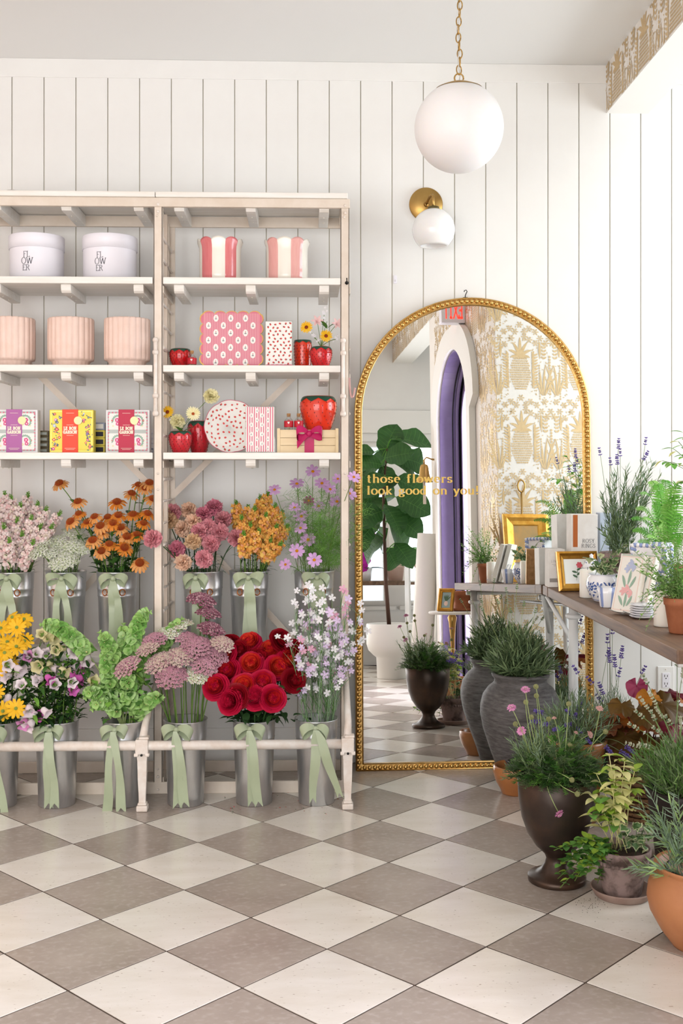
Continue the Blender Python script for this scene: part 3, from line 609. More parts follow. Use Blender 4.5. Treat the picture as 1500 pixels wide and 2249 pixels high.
# sweet boxes with printed sleeves
def caramel_box(px, base, frame, band_, seed, label, floral):
    p = sit(px, SH[2], -.37); t = thing('caramel_box', label, 'box', p, None, 'boxes of caramels with printed sleeves'); r = random.Random(seed)
    W_, H_, D_ = .0885, .1745, .05; yf = -.0006
    obj('carton', MB().add(box(-W_, W_, 0, D_, 0, H_), base, smooth=False), t, bev=.002)
    b = MB(); b.jit = 6e-6; q = lambda x0, x1, z0, z1, m, y=yf: b.add(([(x0, y, z0), (x1, y, z0), (x1, y, z1), (x0, y, z1)], [(0, 1, 2, 3)]), m, smooth=False)
    def fl_(x, z, s, c, petals=6):
        for i in range(petals): b.add(([(x + s * .55 * cos(2 * pi * i / petals) + s * .5 * u, yf * 3, z + s * .55 * sin(2 * pi * i / petals) + s * .5 * v_) for u, v_ in [(cos(k * pi / 3), sin(k * pi / 3)) for k in range(6)]], [(0, 1, 2, 3, 4, 5)]), c, smooth=False)
        b.add(([(x + s * .35 * cos(k * pi / 3), yf * 3.6, z + s * .35 * sin(k * pi / 3)) for k in range(6)], [(0, 1, 2, 3, 4, 5)]), 'print_white' if c != 'paper_white' else 'print_pink', smooth=False)
    def lf(x, z, s, a, c): v, f = ell(x, z, s, s * .38, a, 8); b.add(([(u, yf * 2.6, w_) for u, _, w_ in v], f), c, smooth=False)
    if floral == 'panels':
        q(-W_ + .007, W_ - .007, .006, H_ - .006, frame)
        for i in range(12):
            for z in (.0115, H_ - .0115): v, f = ell(-W_ + .014 + i * .0136, z, .004, .0035); b.add(([(u, yf * 1.6, w_) for u, _, w_ in v], f), 'print_pink', smooth=False)
            for x in (-W_ + .0115, W_ - .0115): v, f = ell(x, .016 + i * .0128, .0035, .004); b.add(([(u, yf * 1.6, w_) for u, _, w_ in v], f), 'print_pink', smooth=False)
        for sx in (-1, 1):
            for cz in (.046, .127):
                x0 = sx * .043; q(x0 - .033, x0 + .033, cz - .033, cz + .033, 'paper_white', yf * 2)
                for k in range(14):
                    a = RAD(-40 + k * 17); lf(x0 - .004 * sx + .022 * cos(a), cz + .024 * sin(a), .007, a + .9, 'sage_print')
                for (dx, dz, s, c) in ((0, .006, .009, 'hot_pink'), (.002, -.009, .008, 'hot_pink'), (-.014 * sx, -.012, .005, 'print_pale_yellow'), (.016 * sx, -.018, .0035, 'print_pale_yellow'), (.02 * sx, .004, .004, 'print_red')): fl_(x0 + dx, cz + dz, s, c, 5)
    else:
        q(-W_ + .005, W_ - .005, .005, H_ - .005, frame); q(-W_ + .008, W_ - .008, .008, H_ - .008, base, yf * 1.5)
        for k in range(26):
            sx = -1 if k % 2 else 1; x = sx * r.uniform(.04, .075); z = .016 + (k // 2) * .0118 + r.uniform(-.004, .004)
            c = r.choice(['hot_pink', 'print_violet', 'print_navy', 'print_orange', 'print_red', 'print_pale_blue', 'print_mauve']); fl_(x, z, r.uniform(.004, .0075), c, r.choice([4, 5, 6]))
            for _ in range(3): lf(x + r.uniform(-.011, .011), z + r.uniform(-.009, .009), r.uniform(.003, .006), r.uniform(0, 3), r.choice(['print_teal', 'print_navy', 'print_teal']))
    obj('print', b, t)
    bw = .032; bx = -.005
    sl = obj('sleeve', MB().add(box(bx - bw, bx + bw, -.0035, D_ + .001, -.0, H_ + .0015), band_, smooth=False), t, bev=.0012)
    b = MB(); ty = -.0042; tc = 'print_cream'
    tdecal(b, 'LE BON', bx, .094, .0108, ty, tc, thick=.27, thin=.27, space=.16, block=True); tdecal(b, 'GARSON', bx, .0785, .0108, ty, tc, thick=.27, thin=.27, space=.14, block=True)
    for z, w_ in ((.16, .016), (.112, .014), (.07, .014), (.018, .022), (.0125, .017)): b.add(([(bx - w_, ty, z), (bx + w_, ty, z), (bx + w_, ty, z + .0012), (bx - w_, ty, z + .0012)], [(0, 1, 2, 3)]), tc, smooth=False)
    obj('lettering', b, sl)
    obj('seal', MB().add(([(bx + .032 + .0165 * cos(a), ty - .0006, .131 + .0165 * sin(a)) for a in [2 * pi * i / 28 for i in range(28)]], [tuple(range(28))]), 'seal_gold', smooth=False), sl)
for n_, c in (('sage_print', '93b09c'), ('hot_pink', 'd94a86'), ('print_pale_yellow', 'ecdfa0'), ('print_violet', '6a4a8a'), ('print_navy', '3c4a7c'), ('print_orange', 'e0662f'), ('print_pale_blue', 'b9c6d8'), ('print_mauve', 'd98fb5'), ('print_teal', '3a6a68'), ('print_cream', 'f5ead2'), ('carton_white', 'ece9ea'), ('carton_grey', 'b9c0ba'), ('carton_yellow', 'efdc52'), ('sleeve_violet', 'b0609f'), ('sleeve_orange', 'f0431f'), ('sleeve_crimson', 'bd0a3c'), ('carton_olive', '6b6047'), ('carton_blue', '9aa0b4')): mat(n_, c, .45)
mat('seal_gold', 'dcc594', .4, .3)
caramel_box(34, 'carton_white', 'carton_grey', 'sleeve_violet', 1, 'grey-bordered floral caramel box with a violet sleeve', 'panels')
caramel_box(157, 'carton_yellow', 'gilt', 'sleeve_orange', 2, 'yellow floral caramel box with an orange sleeve', 'flowers')
caramel_box(280.5, 'carton_white', 'carton_grey', 'sleeve_crimson', 3, 'grey-bordered floral caramel box with a crimson sleeve', 'panels')
def stack(px, n, cols, h_, w_, label, grp, y=-.27):
    for k in range(n):
        p = sit(px, SH[2] + k * h_, y); c = cols[min(k, len(cols) - 1)]
        lb_ = label[min(k, len(label) - 1)]; t = thing('small_carton', lb_ if lb_.endswith('on top of the yellow cartons') else lb_ + ', ' + ('lowest' if k == 0 else ORD[k] + ' from the bottom'), 'box', p, None, grp)
        obj('carton', MB().add(box(-w_, w_, 0, .09, .0004, h_ - .0004), c, smooth=False), t, bev=.0012)
        obj('print', MB().add(([(-w_ + .006, -.0006, .006), (w_ - .006, -.0006, .006), (w_ - .006, -.0006, h_ - .007), (-w_ + .006, -.0006, h_ - .007)], [(0, 1, 2, 3)]), 'ink' if c == 'carton_yellow' else 'print_white' if c != 'carton_olive' else 'carton_grey', smooth=False), t)
stack(92, 4, ['carton_olive'], .0235, .026, ['olive striped carton stacked beside the violet-sleeved box'], 'stacked olive cartons')
stack(214, 4, ['carton_yellow'] * 3 + ['carton_blue'], .032, .03, ['yellow carton with dark print stacked beside the orange-sleeved box'] * 3 + ['pale blue carton lying on top of the yellow cartons'], 'stacked yellow cartons')
stack(326, 5, ['carton_blue', 'carton_white'], .0205, .024, ['pale striped carton stacked between the crimson-sleeved box and the post'], 'stacked pale cartons')
# scalloped striped cachepots
def cachepot(px, pinkm, label, w0):
    p = sit(px, SH[0]); b = MB(); n = 160; prof = [(.078, 0), (.084, .004), (.086, .03), (.086, .13), (.0875, .155), (.092, .172), (.0945, .181), (.091, .1805), (.086, .17), (.083, .15), (.081, .03), (1e-4, .03)]
    v, f = lathe(prof, n, rf=lambda r, z, a: r)
    def sc(p_):
        x, y, z = p_; a = math.atan2(y, x); 
        if z > .12: z -= (.014 * (1 - abs(cos((a - w0) * 5)) ** .55)) * (z - .12) / .06
        return (x, y, z)
    v = [sc(q) for q in v]
    for q in f:
        c = [sum(v[i][k] for i in q) / len(q) for k in (0, 1)]; a = (math.atan2(c[1], c[0]) - w0 + pi / 10) % (2 * pi)
        b.f.append(q); b.sm.append(True); b.m.append(int(a / (pi / 5)) % 2)
    b.v = v; b.mats = [MATS['glaze_cream'], MATS[pinkm]]
    o = obj('cachepot', b, None, p); tag(o, label, 'pot', 'scalloped striped pots')
cachepot(483.5, 'glaze_pink', 'scalloped ceramic pot with strong rose-pink stripes', RAD(-90)); cachepot(630.5, 'glaze_pink_pale', 'scalloped ceramic pot with paler pink stripes', RAD(-96))
# strawberry ware
def berry(px, shelf, h_, rmax, label, m='berry_red', y=SY, tall=False, z=None, open_=True):
    p = sit(px, SH[shelf] if z is None else z, y); t = thing('strawberry_vase', label, 'vase', p, None, 'strawberry ceramics')
    if tall: pr = [(.0, 0), (.8, 0), (.86, .02), (.92, .2), (.97, .5), (1, .8), (.98, .92), (.93, .97)]
    else: pr = [(.0, 0), (.6, 0), (.66, .02), (.79, .2), (.92, .42), (.99, .62), (1.0, .75), (.96, .87), (.86, .96), (.78, 1)]
    prof = [(max(1e-4, r * rmax), q * h_) for r, q in pr]; prof += [(prof[-1][0] - .004, h_ * .99), (prof[-1][0] - .006, h_ * .6), (1e-4, h_ * .6)]
    obj('body', MB().add(lathe(prof, 40), m), t)
    def R_(q):
        for (r0, q0), (r1, q1) in zip(pr[1:-1], pr[2:]):
            if q0 <= q <= q1: return (r0 + (r1 - r0) * (q - q0) / (q1 - q0)) * rmax
        return pr[-1][0] * rmax
    b = MB(); r_ = random.Random(int(px))
    for j in range(8):
        q = .1 + j * .1; n = max(8, int(R_(q) / rmax * 15))
        for i in range(n):
            a = 2 * pi * (i + .5 * (j % 2)) / n; rr = R_(q); b.add(sphere(1, 6, 4, .0018, .0018, .003), 'berry_seed', M.Translation((rr * cos(a), rr * sin(a), q * h_)))
    obj('seeds', b, t, kind='stuff')
    b = MB(); n = 96; top = .985; low = .8
    rows = []
    for j in range(4):
        row = []
        for i in range(n):
            a = 2 * pi * i / n; tooth = 1 - abs(((a * 8 / (2 * pi)) % 1) * 2 - 1); q = top - (top - (.93 - .11 * tooth)) * j / 3 if not tall else .995 - (.05 + .06 * tooth) * j / 3
            rr = (R_(min(q, .999)) + .0016); row.append((rr * cos(a), rr * sin(a), q * h_))
        rows.append(row)
    row0 = [((R_(.995) - .006) * cos(2 * pi * i / n), (R_(.995) - .006) * sin(2 * pi * i / n), h_ * .995) for i in range(n)]
    rows = [row0] + rows
    b.add((sum(rows, []), [(j * n + (i + 1) % n, j * n + i, (j + 1) * n + i, (j + 1) * n + (i + 1) % n) for j in range(4) for i in range(n)]), 'berry_green')
    obj('leaf_collar', b, t); return t, p
mat('berry_void', '3a0a0a', .8)
berry(396, 1, .082, .045, 'squat red strawberry jar beside the small bottle'); 
berry(665, 1, .123, .037, 'tall straight orange-red strawberry vase on the middle shelf', 'berry_orange', -.27, True)
BV1 = berry(705, 1, .088, .046, 'small red strawberry vase holding sunflower-yellow blooms', 'berry_red', -.34)
berry(437, 2, .135, .048, 'tall red strawberry vase behind the small flower vase', 'berry_pinkish', -.25)
BV2 = berry(396, 2, .089, .0475, 'small red strawberry vase holding pale yellow blooms', 'berry_pinkish', -.36)
CR = sit(676, SH[2], -.33)
berry(699, 2, .142, .0765, 'large orange-red strawberry cookie jar on the wooden box', 'berry_orange', -.30, z=SH[2] + .094)
# wooden gift box with bow
t = thing('wooden_box', 'pale pine gift box tied with a magenta bow', 'box', (CR.x, -.38, SH[2])); hw = .113
for (a, b_) in ((.0, .03), (.031, .061), (.062, .092)): obj('slat', MB().add(box(-hw, hw, 0, .008, a, b_), 'pine', smooth=False), t, bev=.001); obj('slat', MB().add(box(-hw, hw, .132, .14, a, b_), 'pine', smooth=False), t, bev=.001)
for s_ in (-1, 1): obj('end_panel', MB().add(box(s_ * hw - .004, s_ * hw + .004, .008, .132, 0, .092), 'pine', smooth=False), t)
obj('lid', MB().add(box(-hw, hw, 0, .14, .092, .094), 'pine', smooth=False), t)
for s_ in (-1, 1): obj('cleat', MB().add(box(s_ * (hw + .006) - .006, s_ * (hw + .006) + .006, -.002, .142, .0, .1), 'pine', smooth=False), t)
bx = .006
def bow_mesh(loopw, looph, wd, m, seed=1, thickness=.0):
    """two loops of a bow around the origin, facing -y"""
    r = random.Random(seed); out = []
    for s_ in (-1, 1):
        dr_ = r.uniform(-.25, .1); pts = []; n = 14
        for i in range(n + 1):
            a = 2 * pi * i / n; x = s_ * loopw * (.5 - .5 * cos(a)); z = looph * .5 * sin(a) * (.5 - .5 * cos(a) + .25) + loopw * dr_ * (.5 - .5 * cos(a))
            y = -.012 - .022 * sin(a / 2) ** 2 - .006 * sin(a); pts.append((x, y, z))
        wds = [wd * (.45 + .55 * sin(pi * i / n)) for i in range(n + 1)]
        sd = [V((0.12 * s_, 1, .25 * sin(2 * pi * i / n))).normalized() for i in range(n + 1)]
        sd = [V((.25 * s_ * sin(2 * pi * i / n), .75, .66 * cos(pi * i / n) * 1.0)).normalized() for i in range(n + 1)]
        out.append(strip(pts, sd, wds))
    return out
bt = thing('ribbon_bow', 'magenta ribbon bow tied round the pine gift box', 'ribbon', (CR.x + bx, -.383, SH[2] + .078))
for s_, (dx, dz) in ((-1, (-.05, -.035)), (1, (.052, .0))):
    P_ = [(0, 0, 0), (s_ * .018, -.012, .012), (s_ * .045, -.016, .012), (s_ * .052, -.012, -.012), (s_ * .03, -.008, -.012), (0, -.004, -.004)]
    for nm, pts, wds in (('loop', bez((0, -.004, .002), (s_ * .03, -.02, .03), (s_ * .062, -.02, .022), (s_ * .05, -.012, -.012), 8) + bez((s_ * .05, -.012, -.012), (s_ * .03, -.006, -.02), (s_ * .01, -.004, -.004), None, 5), None), ('tail', bez((0, -.006, -.002), (s_ * .02, -.014, -.012), (dx, -.012, dz - .012), None, 6), None)):
        n = len(pts); ws = [.016 + .02 * sin(pi * i / (n - 1)) for i in range(n)] if nm == 'loop' else [.014 + .02 * i / (n - 1) for i in range(n)]
        obj(nm, MB().add(strip(pts, V((.05 * s_, .35, .93)).normalized(), ws), 'magenta_ribbon'), bt)
obj('knot', MB().add(sphere(1, 10, 8, .013, .011, .014), 'magenta_ribbon', M.Translation((0, -.006, 0))), bt)
obj('band', MB().add(box(-.0195, .0195, -.0005, .0015, -.078, .012), 'magenta_ribbon', smooth=False), bt)
# match bottles
def match_bottle(px, z, y, label):
    p = sit(px, z, y); t = thing('match_bottle', label, 'bottle', p, None, 'little corked match bottles')
    pr = [(1e-4, .001), (.0165, .001), (.0185, .003), (.0185, .034), (.0165, .042), (.0085, .05), (.008, .058), (.0095, .06)]
    obj('glass', MB().add(lathe(pr, 24), 'bottle_glass'), t)
    obj('cork', MB().add(lathe([(.007, .054), (.008, .068), (1e-4, .0685)], 14, cap0=True), 'cork'), t)
    obj('label', MB().add(lathe([(.0189, .012), (.0191, .0125), (.0191, .037), (.0189, .0375)], 24), 'label_red'), t)
    b = MB(); r = random.Random(int(px))
    for i in range(14):
        a = r.uniform(0, 6.28); q = r.uniform(0, .012); x, y_ = q * cos(a), q * sin(a); b.add(tube([(x, y_, .003), (x * .8, y_ * .8, .04)], .0013, 4), 'matchstick'); b.add(sphere(.0019, 6, 4), 'label_red', M.Translation((x * .8, y_ * .8, .041)))
    obj('matches', b, t)
    b = MB(); hr = [(0, -.004), (.005, .002), (.004, .005), (.0015, .0055), (0, .0035), (-.0015, .0055), (-.004, .005), (-.005, .002)]
    b.add(([(.0195 * sin(u * .9 / .0195), -.0195 * cos(u * .9 / .0195), .028 + v_) for u, v_ in hr], [tuple(range(8))]), 'print_white'); obj('heart_print', b, t)
match_bottle(421.5, SH[1], -.36, 'corked match bottle with a red label beside the squat strawberry jar')
match_bottle(634, SH[2] + .094, -.35, 'left of the two red-labelled match bottles on the pine box'); match_bottle(656, SH[2] + .094, -.35, 'right of the two red-labelled match bottles on the pine box')
# party ware
def berry_dec(b, x, z, s, a, y, m='print_red'):
    v, f = ell(0, 0, s, s * .78, 0, 9); R_ = M.Rotation(a, 3, 'Y')
    b.add(([tuple(R_ @ V((u * (1 - .15 * (u / s)), y, w_))) for u, _, w_ in v], f), m, M.Translation((x, 0, z)), False)
    v, f = ell(-s * .85, 0, s * .32, s * .62, 0, 7); b.add(([tuple(R_ @ V((u, y * 1.2, w_))) for u, _, w_ in v], f), 'print_green', M.Translation((x, 0, z)), False)
def cameo(b, x, z, s, y):
    n = 28; b.add(([(x + s * .72 * (1 + .05 * cos(14 * q)) * cos(q), y, z + s * (1 + .05 * cos(14 * q)) * sin(q)) for q in [2 * pi * i / n for i in range(n)]], [tuple(range(n))]), 'print_white', smooth=False)
    for (u, w_, a, b_, rot) in ((0, -.1, .05 * 1, .42, 0), (-.18, -.2, .17, .08, .6), (.18, -.2, .17, .08, -.6)):
        v, f = ell(x + u * s, z + w_ * s, a * s, b_ * s, rot, 7); b.add(([(p_[0], y * 1.5, p_[2]) for p_ in v], f), 'print_dark', smooth=False)
    v, f = ell(x, z + .3 * s, .12 * s, .14 * s, 0, 7); b.add(([(p_[0], y * 1.5, p_[2]) for p_ in v], f), 'print_red', smooth=False)
def stripes(b, x0, x1, z0, z1, n, y, m='print_stripe'):
    for i in range(n):
        u = x0 + (x1 - x0) * (i + .25) / n; w_ = (x1 - x0) / n * .5; b.add(([(u, y, z0), (u + w_, y, z0), (u + w_, y, z1), (u, y, z1)], [(0, 1, 2, 3)]), m, smooth=False)
def scallop_rect(W_, H_, nx, nz, d):
    o = []
    def side(p, q, n, nrm):
        for i in range(n):
            for k in range(8):
                t_ = (i + k / 8) / n; w_ = d * abs(sin(pi * k / 8)) ** .6; o.append((p[0] + (q[0] - p[0]) * t_ + nrm[0] * w_, p[1] + (q[1] - p[1]) * t_ + nrm[1] * w_))
    side((-W_, 0), (W_, 0), nx, (0, -1)); side((W_, 0), (W_, H_), nz, (1, 0)); side((W_, H_), (-W_, H_), nx, (0, 1)); side((-W_, H_), (-W_, 0), nz, (-1, 0)); return o
# square scalloped plates
t = thing('paper_plates', 'square scalloped party plates in pink stripes with gold edge', 'plates', sit(508, SH[1], -.36), (RAD(-6), 0, 0))
ou = scallop_rect(.118, .212, 5, 5, .012); ou = [(x, z + .013) for x, z in ou]
for k in range(3): obj('plate', MB().add(prism([(x * (1.0 + .004 * k), z) for x, z in ou], .004), 'gilt', M.Translation((rng.uniform(-.001, .001), .004 * k, .001 * k)), False), t)
ins = [(x * .975, (z - .118) * .972 + .118) for x, z in ou]
b = MB().add(([(x, -.0006, z) for x, z in ins], [tuple(range(len(ins)))]), 'print_pink', smooth=False); b.jit = 4e-6; stripes(b, -.115, .115, .014, .226, 34, -.0011)
for j in range(7):
    for i in range(4):
        x = -.094 + i * .0605 + (.03 if j % 2 == 0 else 0); z = .022 + j * .0305
        if abs(x) < .115: cameo(b, x, z, .0145, -.0016)
obj('print', b, t)
def napkins(px, shelf, y, W_, H_, label, kind_):
    t = thing('napkin_pack', label, 'napkins', sit(px, SH[shelf], y), (RAD(-5), 0, 0)); r = random.Random(int(px))
    obj('napkins', MB().add(box(-W_, W_, 0, .024, .002, H_), 'paper_white', smooth=False), t, bev=.003)
    obj('wrapper', MB().add(box(-W_ - .002, W_ + .006, -.001, .026, 0, H_ + .001), 'bottle_glass', smooth=False), t, bev=.002)
    b = MB(); b.add(([(-W_ + .001, -.0018, .004), (W_ - .001, -.0018, .004), (W_ - .001, -.0018, H_ - .002), (-W_ + .001, -.0018, H_ - .002)], [(0, 1, 2, 3)]), 'print_white', smooth=False)
    if kind_ == 'berries':
        for j in range(12):
            for i in range(5): berry_dec(b, -W_ + .011 + i * (2 * W_ - .02) / 4.2 + (.008 if j % 2 else 0) + r.uniform(-.003, .003), .018 + j * (H_ - .03) / 11 + r.uniform(-.003, .003), .0048, r.uniform(0, 6.28), -.0024)
        for i in range(6): v, f = ell(-W_ + .012 + i * (2 * W_ - .02) / 5, .007, .012, .006); b.add(([(p_[0], -.0026, p_[2]) for p_ in v], f), 'print_pink', smooth=False)
    else:
        stripes(b, -W_ + .002, W_ - .002, .004, H_ - .002, 12, -.0022, 'print_pink')
        for j in range(9):
            for i in range(3):
                x = -W_ + .022 + i * .0435 - (.02 if j % 2 == 0 else 0)
                if -W_ + .006 < x < W_ - .008: cameo(b, x, .018 + j * .0192, .0098, -.0028)
    obj('print', b, t)
napkins(612, 1, -.37, .054, .192, 'tall pack of paper napkins printed with little strawberries', 'berries')
napkins(571, 2, -.40, .0575, .189, 'tall pack of pink striped paper napkins leaning on the round plate', 'stripes')
t = thing('paper_plates', 'round scalloped paper plate printed with strawberries and pink rim', 'plate', sit(507, SH[2], -.33), (RAD(-9), 0, 0))
n = 120; R0 = .109
def sc_(a): return 1 + .028 * abs(sin(a * 4.5)) ** .6
prof = [(.0, .012), (.72, .012), (.80, .008), (.98, -.002), (1.0, -.003)]
b = MB(); v = []; f = []
for r_, y_ in prof:
    for i in range(n):
        a = 2 * pi * i / n; rr = R0 * max(r_, .001) * (sc_(a) if r_ > .9 else 1); v.append((rr * cos(a), y_, rr * sin(a) + R0 * 1.03))
f = [(j * n + i, j * n + (i + 1) % n, (j + 1) * n + (i + 1) % n, (j + 1) * n + i) for j in range(4) for i in range(n)]
for q in f: b.f.append(q); b.m.append(1 if min(q) >= 3 * n else 0); b.sm.append(True)
b.v = v; b.mats = [MATS['print_white'], MATS['print_pink']]; o = obj('plate', b, t); md = o.modifiers.new('s', 'SOLIDIFY'); md.thickness = .0015
b = MB(); r = random.Random(5)
for _ in range(400):
    q, a = sqrt(r.random()) * .95, r.uniform(0, 6.28); x, z = R0 * q * cos(a), R0 * q * sin(a)
    if all((x - p_[0]) ** 2 + (z - p_[1]) ** 2 > .0145 ** 2 for p_ in b.__dict__.setdefault('pts', [])):
        b.pts.append((x, z)); y_ = .011 if q < .72 else .011 - (q - .72) / .28 * .016; berry_dec(b, x, z + R0 * 1.03, .0052, r.uniform(0, 6.28), y_ - .001)
obj('print', b, t)
# ================================================================ MIRROR
MA, MT = RAD(2.5), RAD(2.75); MP = V((.2206, -.145, 0.0))
mn = V((sin(MA) * cos(MT), -cos(MA) * cos(MT), sin(MT))); mu = V((cos(MA), sin(MA), 0)); mw = mn.cross(mu)
MM = M((( mu.x, -mn.x, mw.x, MP.x), (mu.y, -mn.y, mw.y, MP.y), (mu.z, -mn.z, mw.z, MP.z), (0, 0, 0, 1)))
def onm(px, py):
    r = ray(px, py); q = CV + r * ((MP - CV).dot(mn) / r.dot(mn)); d = q - MP; return d.dot(mu), d.dot(mw)
U0 = onm(781, 1500)[0]; U1 = onm(1297, 1100)[0]; WT = onm(1035, 655)[1]; RO_ = (U1 - U0) / 2; UC = (U0 + U1) / 2; WS = WT - RO_
mr_ = thing('floor_mirror', 'tall arched floor mirror with gold beaded frame leaning on the wall', 'mirror'); mr_.matrix_local = MM
def march(o, n=40): return [(U0 + o, o)] + [(UC - (RO_ - o) * cos(pi * i / n), WS + (RO_ - o) * sin(pi * i / n)) for i in range(n + 1)] + [(U1 - o, o)]
b = MB(); a1 = march(0); a2 = march(.03); n = len(a1)
for y0, y1, A, B in ((-.006, .02, a1, a2),):
    v = []
    for y in (y0, y1): v += [(x, y, z) for x, z in A] + [(x, y, z) for x, z in B]
    f = []
    for i in range(n):
        j = (i + 1) % n; f += [(i, n + i, n + j, j), (2 * n + i, 2 * n + j, 3 * n + j, 3 * n + i), (j, 2 * n + j, 2 * n + i, i), (n + i, 3 * n + i, 3 * n + j, n + j)]
    b.add((v, f), 'gold', smooth=False)
fr = obj('frame', b, mr_)
for o_, r_ in ((.002, .0042), (.0295, .003)):
    A = march(o_); obj('rim_moulding', MB().add(tube([(x, -.007, z) for x, z in A + [A[0]]], r_, 8), 'gold'), fr)
A = march(.0145, 90); P_ = [V((x, z)) for x, z in A + [A[0]]]; L_ = [0]
for p, q in zip(P_[:-1], P_[1:]): L_.append(L_[-1] + (q - p).length)
nb = int(L_[-1] / .0222); bead = MB().add(sphere(.0098, 12, 8), 'gold').mesh('bead'); j = 0
for i in range(nb):
    s_ = L_[-1] * i / nb
    while L_[j + 1] < s_: j += 1
    p = P_[j].lerp(P_[j + 1], (s_ - L_[j]) / (L_[j + 1] - L_[j])); obj('bead', bead, fr, (p.x, -.008, p.y))
A = march(.028); obj('looking_glass', MB().add(([(x, 0, z) for x, z in A], [tuple(reversed(range(len(A))))]), mirror_m, smooth=False), mr_)
obj('backing', MB().add(([(x, .012, z) for x, z in A], [tuple(range(len(A)))]), 'black_metal', smooth=False), mr_)
mat('gold_vinyl', 'd9b45a', .4, .3)
for s, px0, px1, py in (('those flowers', 806, 993, 1060), ('look good on you!', 806, 1051, 1086)):
    u0, z0 = onm(px0, py); u1, _ = onm(px1, py); kw = dict(thick=.19, thin=.055, space=.13); k = (u1 - u0) / text(s, .0365, **kw)[2]; x0 = 0
    for i, ch in enumerate(s):
        if ch == ' ': continue
        x0 = text(s[:i] + ch, .0365, **kw)[2]; v, f, wd = text(ch, .0365, **kw); obj('letter', MB().add(([(u0 + (x0 - wd + x) * k, -.0012 + e_, z0 + z) for x, e_, z in v], f), 'gold_vinyl', smooth=False), mr_)
tx = onm(1022, 655); hk = [(tx[0], .004, tx[1] - .004), (tx[0], .002, tx[1] + .012), (tx[0] + .004, 0, tx[1] + .022), (tx[0] + .008, 0, tx[1] + .03), (tx[0] + .004, 0, tx[1] + .037), (tx[0] - .004, 0, tx[1] + .034), (tx[0] - .005, 0, tx[1] + .028)]
obj('hanging_hook', MB().add(tube(hk, .002, 6), 'black_metal').add(box(tx[0] - .01, tx[0] + .01, -.004, .008, tx[1] - .004, tx[1] + .004), 'black_metal', smooth=False), mr_)
# ================================================================ LAMPS AND WALL FITTINGS
PC = at(1008, 281, -1.0); PR = 97 / F * 3.885
t = thing('pendant_lamp', 'large white globe pendant lamp hanging from a brass chain', 'lamp', PC)
obj('globe', MB().add(sphere(PR, 64, 40), 'opal_matte'), t)
cp = obj('cap', MB().add(lathe([(PR * .545, PR * .845), (PR * .53, PR * .868), (PR * .3, PR * .972), (.012, PR * 1.008), (.011, PR * 1.03), (1e-4, PR * 1.03)], 40), 'brass'), t)
tor = lambda R_, r, sx=1, n=20: tube([(R_ * cos(2 * pi * i / n) * sx, 0, R_ * sin(2 * pi * i / n)) for i in range(n + 1)], r, 8)
obj('loop', MB().add(tor(.016, .0028), 'brass', M.Translation((0, 0, PR * 1.03 + .014))), cp)
lk = MB().add(tube([(.0085 * cos(2 * pi * i / 20), 0, .017 * sin(2 * pi * i / 20)) for i in range(21)], .0022, 8), 'brass').mesh('chain_link')
z = PR * 1.03 + .043; i = 0
while PC.z + z < ZC - .05: obj('chain_link', lk, t, (0.003 * sin(i), 0, z), (0, rng.uniform(-.08, .08), (i % 2) * pi / 2 + rng.uniform(-.2, .2))); z += .0285; i += 1
obj('cord', MB().add(tube([(.004 * sin(q * 1.7), .003 * cos(q * 1.3), PR + q * .03) for q in range(int((ZC - PC.z - PR) / .03) + 1)], .0022, 6), mat('cord_clear', 'cfcdc4', .3)), t)
obj('ceiling_canopy', MB().add(lathe([(.06, 0), (.06, -.008), (.03, -.022), (1e-4, -.024)], 32), 'brass', M.Translation((0, 0, ZC - PC.z))), t)
def sconce(px, label, plate):
    p = at(px, 450, -.0); t = thing('wall_sconce', label, 'lamp', (p.x, -.002, p.z))
    v, f = lathe([(.0745, 0), (.0745, .01), (.072, .014), (1e-4, .014)], 48); obj('backplate', MB().add(([(a, -c, b_) for a, b_, c in v], [tuple(reversed(q)) for q in f]), plate), t)
    obj('arm', MB().add(tube([(.0, -.012, -.002), (.004, -.06, .004), (.008, -.1, .012), (.014, -.118, .014), (.019, -.122, .004), (.02, -.122, -.05)], .0062, 10), 'brass').add(sphere(.0115, 12, 8), 'brass', M.Translation((0, -.015, -.002))), t)
    obj('socket', MB().add(lathe([(.024, -.054), (.025, -.052), (.025, -.04), (.022, -.038), (1e-4, -.038)], 28), 'brass_dark', M.Translation((.02, -.122, 0))), t)
    R_ = .0925; pr = [(max(.001, R_ * sin(q)), R_ * cos(q)) for q in [RAD(15 + i * 6.6) for i in range(20)]] ; pr += [(pr[-1][0] - .006, pr[-1][1] + .004), (pr[-1][0] - .01, 0)]
    obj('globe', MB().add(lathe(pr, 44), 'opal', M.Translation((.02, -.122, -.138))), t)
sconce(935, 'brass wall sconce with a small white glass globe', 'brass')
p = at(26, 449, 0); v, f = lathe([(.0625, 0), (.0625, .012), (.058, .018), (1e-4, .02)], 40); tag(obj('wall_plate', MB().add(([(q[0], -q[2], q[1]) for q in v], [tuple(reversed(q)) for q in f]), mat('plate_pale', 'd8d3cc', .5)), None, (p.x, -.001, p.z)), 'pale round wall plate peeking over the rack top at far left', 'wall plate')
p = at(1461.5, 1493.5, 0); t = thing('wall_outlet', 'white double power outlet on the boarded wall under the table', 'outlet', (p.x, 0, p.z))
obj('plate', MB().add(box(-.038, .038, -.006, .001, -.062, .062), 'trim_white', smooth=False), t, bev=.004)
rc = obj('receptacle', MB().add(box(-.018, .018, -.0085, -.005, -.034, .034), 'box_white', smooth=False), t, bev=.003)
b = MB()
